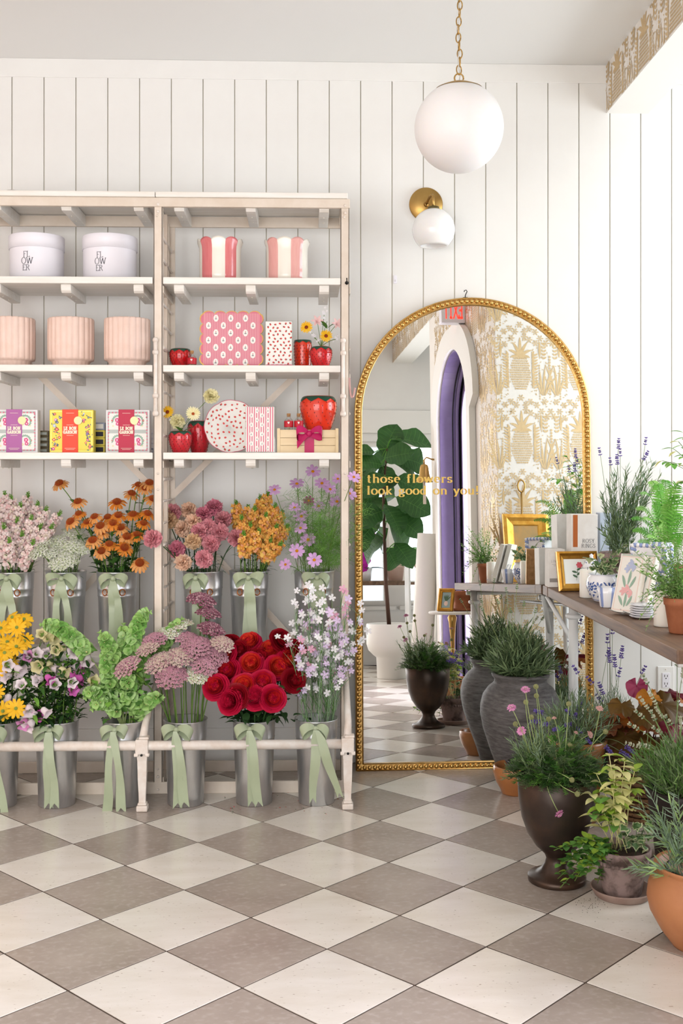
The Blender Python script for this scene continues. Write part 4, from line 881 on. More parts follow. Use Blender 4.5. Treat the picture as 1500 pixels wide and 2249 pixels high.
for zc in (-.017, .017):
    b.add(box(-.0075, -.005, -.0092, -.008, zc - .002, zc + .008), 'ink', smooth=False).add(box(.005, .0075, -.0092, -.008, zc - .002, zc + .007), 'ink', smooth=False); b.add(sphere(.0026, 8, 6), 'ink', M.Translation((0, -.0085, zc - .008)))
obj('slots', b, rc); obj('screw', MB().add(sphere(.003, 8, 6), 'iron_white', M.Translation((0, -.006, .048))), t)
p = at(868, 614, 0); tag(obj('wall_hook', MB().add(box(-.007, .007, -.004, .002, -.018, .018), 'box_white', smooth=False).add(tube([(0, -.003, -.006), (0, -.014, -.01), (0, -.016, .0)], .0025, 6), 'box_white'), None, p, bev=.001), 'small clear adhesive hook on the wall above the mirror', 'hook')
# ================================================================ TRESTLE TABLE IN THE BAY
TZ = .79; TX0, TX1, TY0, TY1 = 1.035, 1.78, -1.82, -.085
tb = thing('trestle_table', 'long plank-topped work table on white pipe legs', 'table', (TX0, TY1, 0)); TO = V((TX0, TY1, 0))
def tp(name, vf, m, bev=0, par=None, smooth=False):
    b = MB()
    for q in ([vf] if isinstance(vf, tuple) else vf): b.add(q, m, M.Translation(-TO), smooth)
    return obj(name, b, par or tb, bev=bev)
for i in range(3):
    a = TX0 + i * (TX1 - TX0) / 3; tp('plank', box(a + .0015, a + (TX1 - TX0) / 3 - .0015, TY0, TY1 - .095, TZ - .042, TZ - rng.uniform(0, .002)), 'table_wood', .004)
tp('end_board', box(TX0, TX1, TY1 - .093, TY1, TZ - .042, TZ), 'table_wood', .004)
mat('pipe_white', 'e6e6e4', .35); mat('steel', 'b9bdc0', .35, .8)
for y in (-.27, -1.7):
    for x in (1.125, 1.68):
        L_ = tp('leg', tube([(x, y, 0), (x, y, TZ - .044)], .0205, 16), 'pipe_white', smooth=True)
        tp('collar', [tube([(x, y, .667), (x, y, .672), (x, y, .684), (x, y, .689)], [.024, .033, .033, .024], 20)], 'pipe_white', par=L_, smooth=True)
        tp('foot', tube([(x, y, 0.0), (x, y, .012)], .034, 20), 'pipe_white', par=L_, smooth=True)
    tp('cross_rail', tube([(1.08, y, TZ - .06), (1.73, y, TZ - .06)], .012, 10), 'pipe_white', smooth=True)
for x in (1.42, 1.68): tp('side_rail', tube([(x, -.1, .678), (x, -1.75, .678)], .0085, 10), 'steel', smooth=True)
tp('brace', tube([(1.05, -.105, .742), (1.123, -.262, .57)], .0105, 8), 'pipe_white', smooth=True)
# ================================================================ GOODS ON THE TABLE
mat('candle_wax', 'f2eee4', .35, sub=.3); mat('terracotta', 'ab6a48', .7, col2='965636', scale=12, bump=.15, bscale=40); mat('terracotta_old', '96807a', .85, col2='54443d', scale=16, bump=.3, bscale=45, contrast=(.46, .64))
mat('terracotta_glazed', 'ad7344', .3, col2='9e6336', scale=6, coat=.2); mat('china', 'eeeef0', .15, coat=.4); mat('china_blue', '3f5a9a', .2, coat=.4, col2='5570ac', scale=60); mat('china_pale_blue', '8fa0cf', .25, coat=.3)
mat('carton_ivory', 'ebe7e1', .6, col2='e5dfd8', scale=30); mat('carton_sage', 'c9d1ca', .6); mat('carton_bluegrey', 'b9c3d0', .6); mat('carton_rust', 'b5622a', .5); mat('carton_taupe', '9a938c', .5); mat('plaque', 'ece8de', .6, bump=.2, bscale=30)
mat('picture_paper', 'eef0ec', .6); mat('leaf_print', '4e6b50', .6); mat('rose_print', 'cf5a66', .6); mat('picture_dark', '9db3b4', .6); mat('amber_panel', '8f7a4a', .5, col2='b5853c', scale=10)
def gbox(pxl, pxr, base, h_, d_, label, m, rz=0, name='candle_box', y=None):
    c = (pxl + pxr) / 2; p = fl(c, base, TZ) if y is None else V((at(c, CY, y).x, y, TZ)); wv = (pxr - pxl) / F * (p - CV).dot(FV) / 2
    t = thing(name, label, 'box', (p.x, p.y, TZ), (0, 0, rz)); obj('carton', MB().add(box(-wv, wv, 0, d_, 0, h_), m, smooth=False), t, bev=.0015); return t, wv
t, wv = gbox(1204, 1241, 1290, .163, .068, 'small ivory carton with a taupe band next to the gilt frame', 'carton_ivory')
b = MB(); tdecal(b, 'LINNEA', 0, .107, .0098, -.0008, 'carton_taupe', thick=.09, thin=.05, space=.22); b.add(([(-wv + .006, -.0008, .022), (wv - .006, -.0008, .022), (wv - .006, -.0008, .0385), (-wv + .006, -.0008, .0385)], [(0, 1, 2, 3)]), 'carton_taupe', smooth=False)
for z, w_ in ((.098, .02), (.092, .014)): b.add(([(-w_, -.0008, z), (w_, -.0008, z), (w_, -.0008, z + .0012), (-w_, -.0008, z + .0012)], [(0, 1, 2, 3)]), 'carton_taupe', smooth=False)
obj('print', b, t)
t, wv = gbox(1254, 1313, 1295, .314, .085, 'tall ivory carton with a rust-orange stripe and black lettering', 'carton_ivory', y=-.215)
b = MB(); b.add(([(-wv + .008, -.0008, .175), (-wv + .028, -.0008, .175), (-wv + .028, -.0008, .312), (-wv + .008, -.0008, .312)], [(0, 1, 2, 3)]), 'carton_rust', smooth=False)
tdecal(b, 'ROSY', .017, .193, .0165, -.0008, 'ink', thick=.1, thin=.05, space=.12); tdecal(b, 'RINGS', .017, .172, .0165, -.0008, 'ink', thick=.1, thin=.05, space=.12)
obj('print', b, t)
t, wv = gbox(1318, 1338, 1290, .318, .07, 'blue-grey carton standing just behind the rust-striped carton', 'carton_bluegrey', y=-.17); t, wv = gbox(1340, 1362, 1290, .316, .07, 'blue-grey carton half hidden by lavender leaves', 'carton_bluegrey', y=-.16)
def picture(name, label, p, W_, H_, rz, lean, fw, kind_, par=None):
    t = thing(name, label, 'picture frame', p, (0, 0, rz)); t.matrix_local = M.Translation(V(p)) @ M.Rotation(rz, 4, 'Z') @ M.Rotation(-lean, 4, 'X')
    o = [(-W_, 0), (W_, 0), (W_, H_), (-W_, H_)]
    prof = [(0, 0), (0, -.014), (fw * .3, -.018), (fw * .6, -.01), (fw * .9, -.006), (fw, -.002), (fw, .0)]
    rings = [[(x + (d if x < 0 else -d), y, z + (d if z == 0 else -d)) for x, z in o] for d, y in prof]; n = 4
    obj('frame_moulding', MB().add((sum(rings, []), [(j * 4 + i, j * 4 + (i + 1) % 4, (j + 1) * 4 + (i + 1) % 4, (j + 1) * 4 + i) for j in range(len(rings) - 1) for i in range(4)]), 'gold_frame', smooth=False), t)
    obj('back_board', MB().add(box(-W_, W_, 0, .006, 0, H_), 'cork', smooth=False), t)
    b = MB(); b.jit = 6e-6; b.add(([(-W_ + fw, -.001, fw), (W_ - fw, -.001, fw), (W_ - fw, -.001, H_ - fw), (-W_ + fw, -.001, H_ - fw)], [(0, 1, 2, 3)]), 'picture_paper' if kind_ == 'rose' else 'picture_dark' if kind_ == 'bulb' else 'amber_panel', smooth=False)
    cx_, cz = 0, H_ / 2; s = (H_ - 2 * fw)
    if kind_ == 'rose':
        for v, f, m in [(*blade(cx_ - s * .08, cz - s * .38, s * .55, RAD(75), s * .025, .2), 'leaf_print')] + [(*blade(cx_ - s * .02, cz - s * .25 + k * s * .1, s * .22, RAD(a), s * .09), 'leaf_print') for k, a in enumerate((150, 35, 165, 20))]: b.add(([(x, -.0016, z) for x, _, z in v], f), m, smooth=False)
        for k in range(7): v, f = ell(cx_ + s * .1 + s * .07 * cos(k), cz + s * .25 + s * .07 * sin(k), s * .07, s * .05, k); b.add(([(x, -.002 - .0002 * k, z) for x, _, z in v], f), 'rose_print', smooth=False)
    elif kind_ == 'bulb':
        for a in (60, 75, 90, 105, 125): v, f = blade(cx_, cz - s * .1, s * .45, RAD(a), s * .09, .3); b.add(([(x, -.0016, z) for x, _, z in v], f), 'leaf_print', smooth=False)
        v, f = ell(cx_, cz - s * .22, s * .14, s * .16); b.add(([(x, -.002, z) for x, _, z in v], f), 'planter_pink', smooth=False)
    obj('picture', b, t)
    obj('easel_leg', MB().add(tube([(0, .006, H_ * .7), (0, .006 + H_ * .42, .004)], .003, 6), 'black_metal'), t); return t
p = fl(1268, 1298, TZ); picture('picture_frame', 'small gilt frame with a red rose print on the table', (p.x + .005, p.y - .01, TZ + .001), .088, .165, RAD(8), RAD(14), .031, 'rose')
def candle(px, base, wpx, top, label):
    p = fl(px, base - 6, TZ); s_ = (p - CV).dot(FV) / F; r = wpx / 2 * s_; h_ = (base - top) * s_
    t = thing('pillar_candle', label, 'candle', (p.x, p.y, TZ)); obj('wax', MB().add(lathe([(1e-4, .0), (r - .002, 0), (r, .003), (r, h_ - .004), (r - .003, h_), (r - .008, h_ - .002), (1e-4, h_ - .005)], 36), 'candle_wax'), t)
    obj('wick', MB().add(tube([(0, 0, h_ - .006), (.001, 0, h_ + .008)], .0011, 5), 'ink'), t)
candle(1290, 1318, 34, 1256, 'white pillar candle between the gilt frame and the blue-and-white pot'); candle(1457, 1381, 42, 1301, 'white pillar candle beside the terracotta thyme pot')
def china_pot(p, r, h_, label, name='china_pot', lid=False, plant=None):
    t = thing(name, label, 'pot', p); pr = [(1e-4, 0), (.55, 0), (.58, .04), (.6, .06), (.8, .22), (.98, .5), (1, .68), (.94, .84), (.82, .92), (.82, .96), (.9, 1), (.84, 1), (.76, .93)]
    prof = [(max(1e-4, a * r), q * h_) for a, q in pr] + ([(1e-4, .8 * h_)] if not lid else [(1e-4, .93 * h_)])
    obj('body', MB().add(lathe(prof, 36), 'china'), t)
    def R_(q):
        for (r0, q0), (r1, q1) in zip(pr[1:9], pr[2:10]):
            if q0 <= q <= q1: return (r0 + (r1 - r0) * (q - q0) / max(1e-6, q1 - q0)) * r
        return r * .8
    b = MB(); rr = random.Random(int(p[0] * 977))
    def dec(a, q, su, sv, rot):
        v, f = ell(0, 0, su, sv, rot, 8); b.add(([((R_(q + w_ / h_) + .0008) * cos(a + u / r), (R_(q + w_ / h_) + .0008) * sin(a + u / r), q * h_ + w_) for u, _, w_ in v], f), 'china_blue')
    for k in range(9):
        a0 = 2 * pi * k / 9
        for i in range(7): dec(a0 + .018 / r * cos(i * .9) * .8, .55 + .013 / h_ * sin(i * .9), .0075, .0042, i * .9)
        dec(a0, .55, .004, .004, 0)
        for i in range(5): dec(a0 + .33 + rr.uniform(-.1, .1), .25 + .11 * i, .008, .003, rr.uniform(-1, 1))
        for i in range(3): dec(a0 + rr.uniform(-.2, .2), .2 + .04 * i, .006, .0025, rr.uniform(-1.5, 1.5))
    obj('painted_flowers', b, t); obj('painted_bands', MB().add(lathe([(r * .605, .05 * h_), (r * .61, .07 * h_)], 36), 'china_blue').add(lathe([(r * .905, .992 * h_), (r * .905, .999 * h_)], 36), 'china_blue'), t)
    if lid:
        pr = [(.82 * r, h_), (.86 * r, h_ * 1.03), (.8 * r, h_ * 1.1), (.5 * r, h_ * 1.3), (.2 * r, h_ * 1.38), (.16 * r, h_ * 1.44), (.2 * r, h_ * 1.5), (1e-4, h_ * 1.56)]
        L_ = obj('lid', MB().add(lathe(pr, 32), 'china'), t); b = MB()
        for k in range(12): v, f = ell(0, 0, .007, .003, .8 * k, 7); b.add(([(r * .66 * cos(k * .52 + u / r), r * .66 * sin(k * .52 + u / r), h_ * 1.21 + w_) for u, _, w_ in v], f), 'china_blue')
        obj('painted_flowers', b, L_)
    return t
pj = fl(1303, 1306, TZ); china_pot((pj.x, pj.y + .03, TZ), .042, .105, 'lidded blue-and-white ginger jar behind the white candle', 'ginger_jar', True)
pp = fl(1324, 1320, TZ); IVY1 = V((pp.x, pp.y, TZ)); IVT = china_pot(IVY1, .0625, .105, 'round blue-and-white pot planted with variegated ivy', 'potted_ivy')
# striped cup
p = fl(1332, 1333, TZ); b = MB(); v, f = lathe([(.022, 0), (.024, .004), (.03, .05), (.0345, .074), (.0315, .0735), (.027, .05), (.02, .006), (1e-4, .006)], 64, rf=lambda r, z, a: r * (1 + .03 * cos(8 * a)))
for q in f: b.f.append(q); b.sm.append(True); b.m.append(1 if int(((math.atan2(v[q[0]][1], v[q[0]][0])) % (2 * pi)) / (pi / 8)) % 4 in (1,) else 0)
b.v = v; b.mats = [MATS['china'], MATS['china_pale_blue']]; tag(obj('cup', b, None, (p.x, p.y, TZ)), 'little fluted white cup with blue stripes in front of the ivy pot', 'cup')
# painted plaques on wire easels
mat('plaque_blue', 'b4bdd6', .6); mat('plaque_rose', 'e6b0ae', .6)
def plaque(px, base, rz, label, lean=.28):
    p = fl(px, base, TZ); t = thing('painted_plaque', label, 'plaque', p); t.matrix_local = M.Translation(p) @ M.Rotation(rz, 4, 'Z') @ M.Rotation(-lean, 4, 'X')
    r = random.Random(int(px)); o = [(-.052, 0), (.052, 0), (.052, .205), (-.052, .205)]; e = []
    for (p0, p1) in zip(o, o[1:] + o[:1]):
        for k in range(7): e.append((p0[0] + (p1[0] - p0[0]) * k / 7 + r.uniform(-.0012, .0012), p0[1] + (p1[1] - p0[1]) * k / 7 + r.uniform(-.0012, .0012) + .012))
    obj('board', MB().add(prism(e, .022), 'plaque', smooth=False), t)
    b = MB(); b.jit = 4e-6
    for z0, z1, x0, x1 in ((.018, .0205, -.046, .046), (.2065, .209, -.046, .046), (.018, .209, -.046, -.0435), (.018, .209, .0435, .046)): b.add(([(x0, -.0008, z0), (x1, -.0008, z0), (x1, -.0008, z1), (x0, -.0008, z1)], [(0, 1, 2, 3)]), 'planter_pink', smooth=False)
    for k in range(18): b.add(([(-.046 + k * .0052, -.0009, .21), (-.0435 + k * .0052, -.0009, .21), (-.0435 + k * .0052, -.0009, .216), (-.046 + k * .0052, -.0009, .216)], [(0, 1, 2, 3)]), 'sage_print', smooth=False)
    for (x, z, a, L_, m) in ((0, .11, 80, .05, 'sage_print'), (-.01, .1, 110, .045, 'sage_print'), (.01, .1, 60, .045, 'sage_print'), (0, .03, 85, .05, 'sage_print'), (.01, .035, 60, .04, 'sage_print'), (-.008, .035, 120, .04, 'sage_print')):
        v, f = blade(x, z, L_, RAD(a), .011, .2); b.add(([(q[0], -.0012, q[2]) for q in v], f), m, smooth=False)
    for (x, z, m) in ((-.012, .165, 'plaque_blue'), (.012, .172, 'plaque_blue'), (.0, .185, 'plaque_blue'), (-.015, .085, 'plaque_rose'), (.016, .08, 'plaque_rose'), (0, .095, 'plaque_rose')):
        for k in range(4): v, f = ell(x + .006 * cos(k * 1.6), z + .008 * sin(k * 1.6), .005, .0085, k); b.add(([(q[0], -.0016 - .0001 * k, q[2]) for q in v], f), m, smooth=False)
    obj('painting', b, t)
    obj('wire_easel', MB().add(tube([(-.03, -.035, .012), (-.03, -.012, .01), (-.03, .04, .012), (-.025, .06, .12), (.025, .06, .12), (.03, .04, .012), (.03, -.012, .01), (.03, -.035, .012)], .0016, 6), 'steel'), t)
plaque(1366, 1352, RAD(-56), 'painted flower plaque on a wire easel beside the striped cup'); plaque(1390, 1352, RAD(-58), 'second flower plaque leaning just behind the first one')
# blue rope-edged tissue cover
p = fl(1430, 1332, TZ); t = thing('rope_edge_planter', 'blue and white ceramic box with rope-twist corners behind the plates', 'planter', (p.x + .01, p.y + .02, TZ), (0, 0, RAD(-30)))
obj('body', MB().add(box(-.055, .055, -.055, .055, 0, .225), 'china', smooth=False), t, bev=.006)
b = MB()
for sx in (-1, 1):
    for sy in (-1, 1):
        for k in range(18): b.add(sphere(1, 8, 6, .017, .008, .0085), 'china' if k % 2 else 'china_pale_blue', M.Translation((sx * .054, sy * .054, .01 + k * .0125)) @ M.Rotation(.5, 4, 'Y') @ M.Rotation(sx * sy * .6, 4, 'Z'))
for k in range(10):
    for (x, y) in ((-.05 + k * .0111, -.055), (-.055, -.05 + k * .0111), (-.05 + k * .0111, .055), (.055, -.05 + k * .0111)): b.add(sphere(.0085, 8, 6), 'china' if k % 2 else 'china_pale_blue', M.Translation((x, y, .226)))
obj('rope_trim', b, t); b = MB()
for k in range(16):
    for j in range(4):
        x = -.036 + (k % 4) * .024; z = .03 + (k // 4) * .045 + .012 * (j % 2)
        v, f = ell(x + .004 * j, z, .004, .009, j * .8, 7)
        b.add(([(q[0], -.0558, q[2]) for q in v], f), 'china_pale_blue', smooth=False); b.add(([(-.0558, -q[0], q[2]) for q in v], f), 'china_pale_blue', smooth=False)
obj('painted_sprigs', b, t)
# stack of scalloped plates
pw = fl(1412, 1358, TZ); r = 27 / F * (pw - CV).dot(FV) 
for k in range(6):
    b = MB().add(lathe([(1e-4, .003), (r * .6, .002), (r * .66, 0), (r * .9, .006), (r, .0085), (r * .985, .0105), (r * .62, .0045), (1e-4, .0045)], 64, rf=lambda q, z, a: q * (1 + (.035 * abs(sin(a * 7)) if q > r * .85 else 0))), 'china')
    b.add(lathe([(r * .96, .0098), (r * 1.005, .0088)], 64, rf=lambda q, z, a: q * (1 + .035 * abs(sin(a * 7)) + .002)), 'china_pale_blue'); o = obj('side_plate', b, None, (pw.x + rng.uniform(-.002, .002), pw.y + rng.uniform(-.002, .002), TZ + .0078 * k), (0, 0, k * .4))
    tag(o, 'topmost scalloped blue-rimmed plate of the stack by the candle' if k == 5 else 'scalloped blue-rimmed plate by the candle, ' + ORD[k] + ' from the bottom of its stack', 'plate', 'stack of small plates')
# ================================================================ SEEN ONLY IN THE MIRROR
p = V((1.49, -1.80, TZ + .001)); picture('picture_frame', 'large amber-gold frame leaning at the far end of the table', p, .15, .41, RAD(180 - 10), RAD(6), .07, 'none')
t = thing('hook_rod', 'brass loop-topped rod standing behind the large gold frame', 'rod', (1.475, -1.87, TZ)); obj('rod', MB().add(tube([(0, 0, 0), (0, 0, .55)], .006, 8), 'brass'), t); obj('loop', MB().add(tube([(.022 * sin(q), 0, .585 - .036 * cos(q)) for q in [2 * pi * i / 20 for i in range(21)]], .0055, 8), 'brass'), t)
# pedestal side table
SX, SYD = 1.16, -2.45; t = thing('side_table', 'little round white side table on a slim brass stem', 'side table', (SX, SYD, 0)); SZ = .60
obj('top', MB().add(lathe([(1e-4, SZ - .018), (.145, SZ - .018), (.155, SZ - .012), (.155, SZ - .004), (.15, SZ), (1e-4, SZ)], 48), 'plaster_white'), t)
obj('stem', MB().add(lathe([(.11, 0), (.11, .008), (.03, .03), (.012, .06), (.011, .3), (.014, .42), (.024, .53), (.03, .56), (.02, .58), (.02, SZ - .018)], 28), 'brass'), t)
picture('picture_frame', 'little gilt frame with a potted bulb print on the round side table', (SX - .05, SYD + .02, SZ + .001), .055, .15, RAD(180 + 40), RAD(14), .024, 'bulb')
# bell on the wall
bl = V((1.22, -3.62, 1.62)); t = thing('shop_bell', 'brass shop bell with a rope pull on a wall bracket', 'bell', (XB, bl.y, bl.z))
obj('bracket', MB().add(tube([(0, 0, .1), (-.06, 0, .105), (-.1, 0, .12), (-.12, 0, .1), (-.12, 0, .07)], .007, 8), 'brass').add(lathe([(.022, 0), (.022, .006), (1e-4, .008)], 20), 'brass', TR((0, 0, .1), 0, -pi / 2)), t)
obj('bell', MB().add(lathe([(.005, .07), (.028, .06), (.034, .04), (.04, -.01), (.052, -.05), (.066, -.07), (.064, -.072), (.045, -.045), (1e-4, .04)], 32), 'brass', M.Translation((-.12, 0, 0))), t)
obj('rope', MB().add(tube([(-.12, 0, -.02), (-.12, 0, -.1), (-.12, .002, -.24)], [.008, .011, .013], 8), mat('rope', 'd9cdb8', .9, bump=.4, bscale=90)), t)
# exit sign
t = thing('exit_sign', 'white illuminated sign with red EXIT letters above the arched door', 'exit sign', (XB, -2.72, 2.66)); obj('housing', MB().add(box(-.17, -.0, -.04, .04, -.085, .085), 'box_white', smooth=False), t, bev=.006)
mat('exit_red', 'ff4030', .4, emit=1.5)
for k, ch in enumerate('EXIT'):
    v, f, wd = text(ch, .1, thick=.16, thin=.16, block=True)
    for s_ in (1, -1): obj('letter', MB().add(([(-.085 - s_ * ((x - wd / 2) * .5 + (k - 1.5) * .034), s_ * .0412, z - .05) for x, _, z in v], f), 'exit_red', smooth=False), t)
# roll of white paper leaning in the corner, low pale shelf rack and console behind
t = thing('paper_roll', 'tall white roll of paper leaning by the purple door', 'paper roll', (1.2, -3.8, 0)); t.rotation_euler = (0, RAD(4), 0)
b = MB().add(lathe([(.085, 0), (.085, 1.16), (.08, 1.162), (.02, 1.162)], 32, cap0=True), 'paper_white'); obj('roll', b, t)
t = thing('console_table', 'wood-topped white console along the shop front', 'table', (1.35, -5.4, 0)); obj('top', MB().add(box(-.75, .9, -.22, .22, .75, .79), 'table_wood', smooth=False), t, bev=.004)
for x in (-.7, .85):
    for y in (-.18, .18): obj('leg', MB().add(tube([(x, y, 0), (x, y, .75)], .02, 12), 'pipe_white'), t)
obj('shelf', MB().add(box(-.72, .87, -.2, .2, .35, .37), 'pipe_white', smooth=False), t)
t = thing('slatted_stand', 'narrow white slatted card stand beside the paper roll', 'stand', (1.38, -4.78, 0))
for s_ in (-.09, .09): obj('side_panel', MB().add(box(s_ - .009, s_ + .009, -.1, .1, 0, 1.05), 'pipe_white', smooth=False), t, bev=.003)
for k in range(6): obj('shelf', MB().add(box(-.08, .08, -.09, .09, .1 + k * .17, .112 + k * .17), 'pipe_white', smooth=False), t)
# ================================================================ FLOWER BUCKETS
for n_, c, c2 in (('stem_green', '6f8f3f', '5b7d33'), ('leaf_green', '3f6b2c', '52803a'), ('leaf_dark', '2c4a26', '3a5c30'), ('leaf_bright', '6da03a', '84b84a'), ('leaf_feather', '5d8c3c', '74a24c'), ('leaf_grey', '7d9a74', '8fab84'), ('stem_pale', 'a9b87a', '98aa68')): leafm(n_, c, c2)
BH = .325; bprof = [(1e-4, .004), (.0665, .004), (.068, .0), (.0695, .002), (.0775, .222), (.0795, .226), (.0785, .23), (.0795, .252), (.0815, .256), (.0802, .26), (.083, BH - .004), (.0855, BH - .001), (.0845, BH + .002), (.0815, BH), (.067, .02), (1e-4, .02)]
bmesh_ = MB().add(lathe(bprof, 48), 'galvanised').mesh('bucket_shell'); wmesh = MB().add(lathe([(.0775, .24), (1e-4, .24)], 24), 'leaf_dark').mesh('bucket_fill')
def bow(K, label, tails, lw=.047, lh=.06, wd=.04, seed=0, out=None):
    t = thing('ribbon_bow', label, 'ribbon', K); r = random.Random(seed)
    for s_ in (-1, 1):
        dz = r.uniform(-.024, -.004); L_ = lw * r.uniform(.85, 1.15); w_ = wd * r.uniform(.85, 1.05)
        up = bez((0, -.004, .004), (s_ * L_ * .5, -.02, lh * .42), (s_ * L_ * 1.25, -.022, lh * .25 + dz), (s_ * L_ * 1.12, -.012, dz - .006), 9)
        dn = bez((s_ * L_ * 1.12, -.012, dz - .006), (s_ * L_ * .98, -.002, dz - .02), (s_ * L_ * .4, -.002, -.012), (0, -.002, -.004), 7)[1:]
        pts = up + dn; n = len(pts); sd = [V((s_ * .28, .62 - .25 * sin(pi * i / (n - 1)), .73)).normalized() for i in range(n)]
        obj('loop', MB().add(strip(pts, sd, [w_ * (.35 + .65 * sin(pi * min(1, (i + .6) / (n - 1)))) for i in range(n)]), 'ribbon'), t)
    for k, (dx, dz, tw) in enumerate(tails):
        n = 16; pts = []; ws = []
        for i in range(n + 1):
            q = i / n; z = dz * q; y = -.004 - .004 * k - (.012 * sin(pi * min(1, q * 2.2)) if q < .5 else .006)
            if out is not None:
                zw = K[2] + z; yl = out - K[1] - .002 - .004 * k
                y = min(y, (yl if abs(zw - ZP) < .04 else yl * max(0, 1 - (abs(zw - ZP) - .04) / (.12 if zw > ZP else .4)))) + .003 * sin(q * 9 + k)
            pts.append(V((dx * q ** .8 + .004 * sin(q * 6 + k * 2 + seed), y, z))); ws.append(wd * min(1, .5 + q * 4) * (.8 + .15 * sin(q * 5 + seed)))
        sd = [V((cos(tw * i / n), sin(tw * i / n) * .8, .05)).normalized() for i in range(n + 1)]
        v, f = strip(pts, sd, ws); e = pts[-1]                      # V-cut end
        a_, b_ = v[-2], v[-1]; d_ = (pts[-1] - pts[-2]).normalized() * wd * .55
        v = v + [tuple(V(a_) + d_), tuple(e), tuple(V(b_) + d_)]; m_ = len(v); f = f + [(m_ - 5, m_ - 2, m_ - 3), (m_ - 2, m_ - 4, m_ - 1)]
        obj('tail', MB().add((v, f), 'ribbon'), t)
    obj('knot', MB().add(sphere(1, 10, 8, .013, .01, .012), 'ribbon', M.Translation((0, -.008, 0))), t)
BK = {}
def bucket(key, px, row, label, bowdx, tails, seed):
    y = -.572 if row == 'front' else -.29; z = 0.0 if row == 'front' else S4; x = at(px, CY, y).x
    t = thing('flower_bucket', label, 'bucket', (x, y, z), (0, 0, seed * .7), 'galvanised flower buckets'); obj('shell', bmesh_, t); obj('greenery_fill', wmesh, t)
    for a in (-1, 1):
        obj('handle_ring', MB().add(tube([(.0835 + .004, .011 * cos(q), .245 + .013 * sin(q)) for q in [2 * pi * i / 14 for i in range(15)]], .0022, 6), 'copper'), t, rot=(0, 0, -seed * .7 - pi / 2 + a * .42))
    BK[key] = V((x, y, z + BH))
    bow((x + bowdx, y - .086, z + BH - .022), 'sage green satin bow on the ' + label.split('galvanised ')[1], tails, seed=seed, out=(PY - .0185) if row == 'front' else None)
bucket('snapp', 30, 'back', 'upper galvanised bucket of pale pink snapdragons', -.004, [(-.022, -.24, .1), (.045, -.25, .2)], 1)
bucket('lacew', 145, 'back', 'upper galvanised bucket of white lace flowers', .002, [(-.028, -.2, .1), (.03, -.2, .3)], 2)
bucket('cone', 257, 'back', 'upper galvanised bucket of orange coneflowers', .0, [(-.004, -.26, .1), (.03, -.2, .5)], 3)
bucket('carn', 446, 'back', 'upper galvanised bucket of pink carnations', -.022, [(-.0, -.25, .1), (.03, -.24, .3)], 4)
bucket('snapy', 548, 'back', 'upper galvanised bucket of apricot snapdragons', .0, [(-.006, -.26, .0), (.026, -.25, .1)], 5)
bucket('cosm', 690, 'back', 'upper galvanised bucket of pink cosmos', .012, [(-.01, -.12, .1), (.03, -.13, .3)], 6)
bucket('rudb', -4, 'front', 'lower galvanised bucket of yellow daisies, cut by the left edge', .0, [(.012, -.3, .1), (.05, -.31, .2)], 7)
bucket('camp', 125, 'front', 'lower galvanised bucket of pink and white bellflowers', -.006, [(-.006, -.27, .0), (.022, -.27, .2)], 8)
bucket('bell', 272, 'front', 'lower galvanised bucket of green bells of Ireland', -.02, [(-.03, -.31, .2), (.03, -.29, .0)], 9)
bucket('lacec', 408, 'front', 'lower galvanised bucket of dusky purple lace flowers', -.026, [(.008, -.275, .0), (.034, -.27, .2)], 10)
bucket('rose', 558, 'front', 'lower galvanised bucket of red garden roses', -.012, [(.012, -.27, .1), (.032, -.27, .1)], 11)
bucket('lych', 695, 'front', 'lower galvanised bucket of white and pink campion', -.004, [(-.008, -.26, .0), (.085, -.24, -.5)], 12)
# ---------------------------------------------------------------- blooms (axis +z)
def carnation(r, m, seed):
    b = MB(); g_ = random.Random(seed)
    for lay, (n, lift, L_) in enumerate(((5, 1.45, .8), (7, 1.15, .95), (9, .8, 1.0), (10, .45, 1.0), (10, .05, .95), (8, -.35, .8))):
        for i in range(n):
            a = 2 * pi * (i + g_.random() * .6) / n; v, f = petalv(r * L_ * g_.uniform(.9, 1.08), r * .12, r * .85, 4, cup=.25, lift=lift, bend=-.45, tip='flat', m=6)
            k = len(v) - 7
            v = [(x, y, z) if j < k - 7 else (x + (g_.uniform(-.1, .1)) * r, y, z + g_.uniform(-.16, .16) * r) for j, (x, y, z) in enumerate(v)]
            b.add((v, f), m, TR((0, 0, r * .05 * (3 - lay)), a))
    b.add(lathe([(r * .12, -r * .75), (r * .22, -r * .6), (r * .26, -r * .1)], 10), 'stem_green'); return b
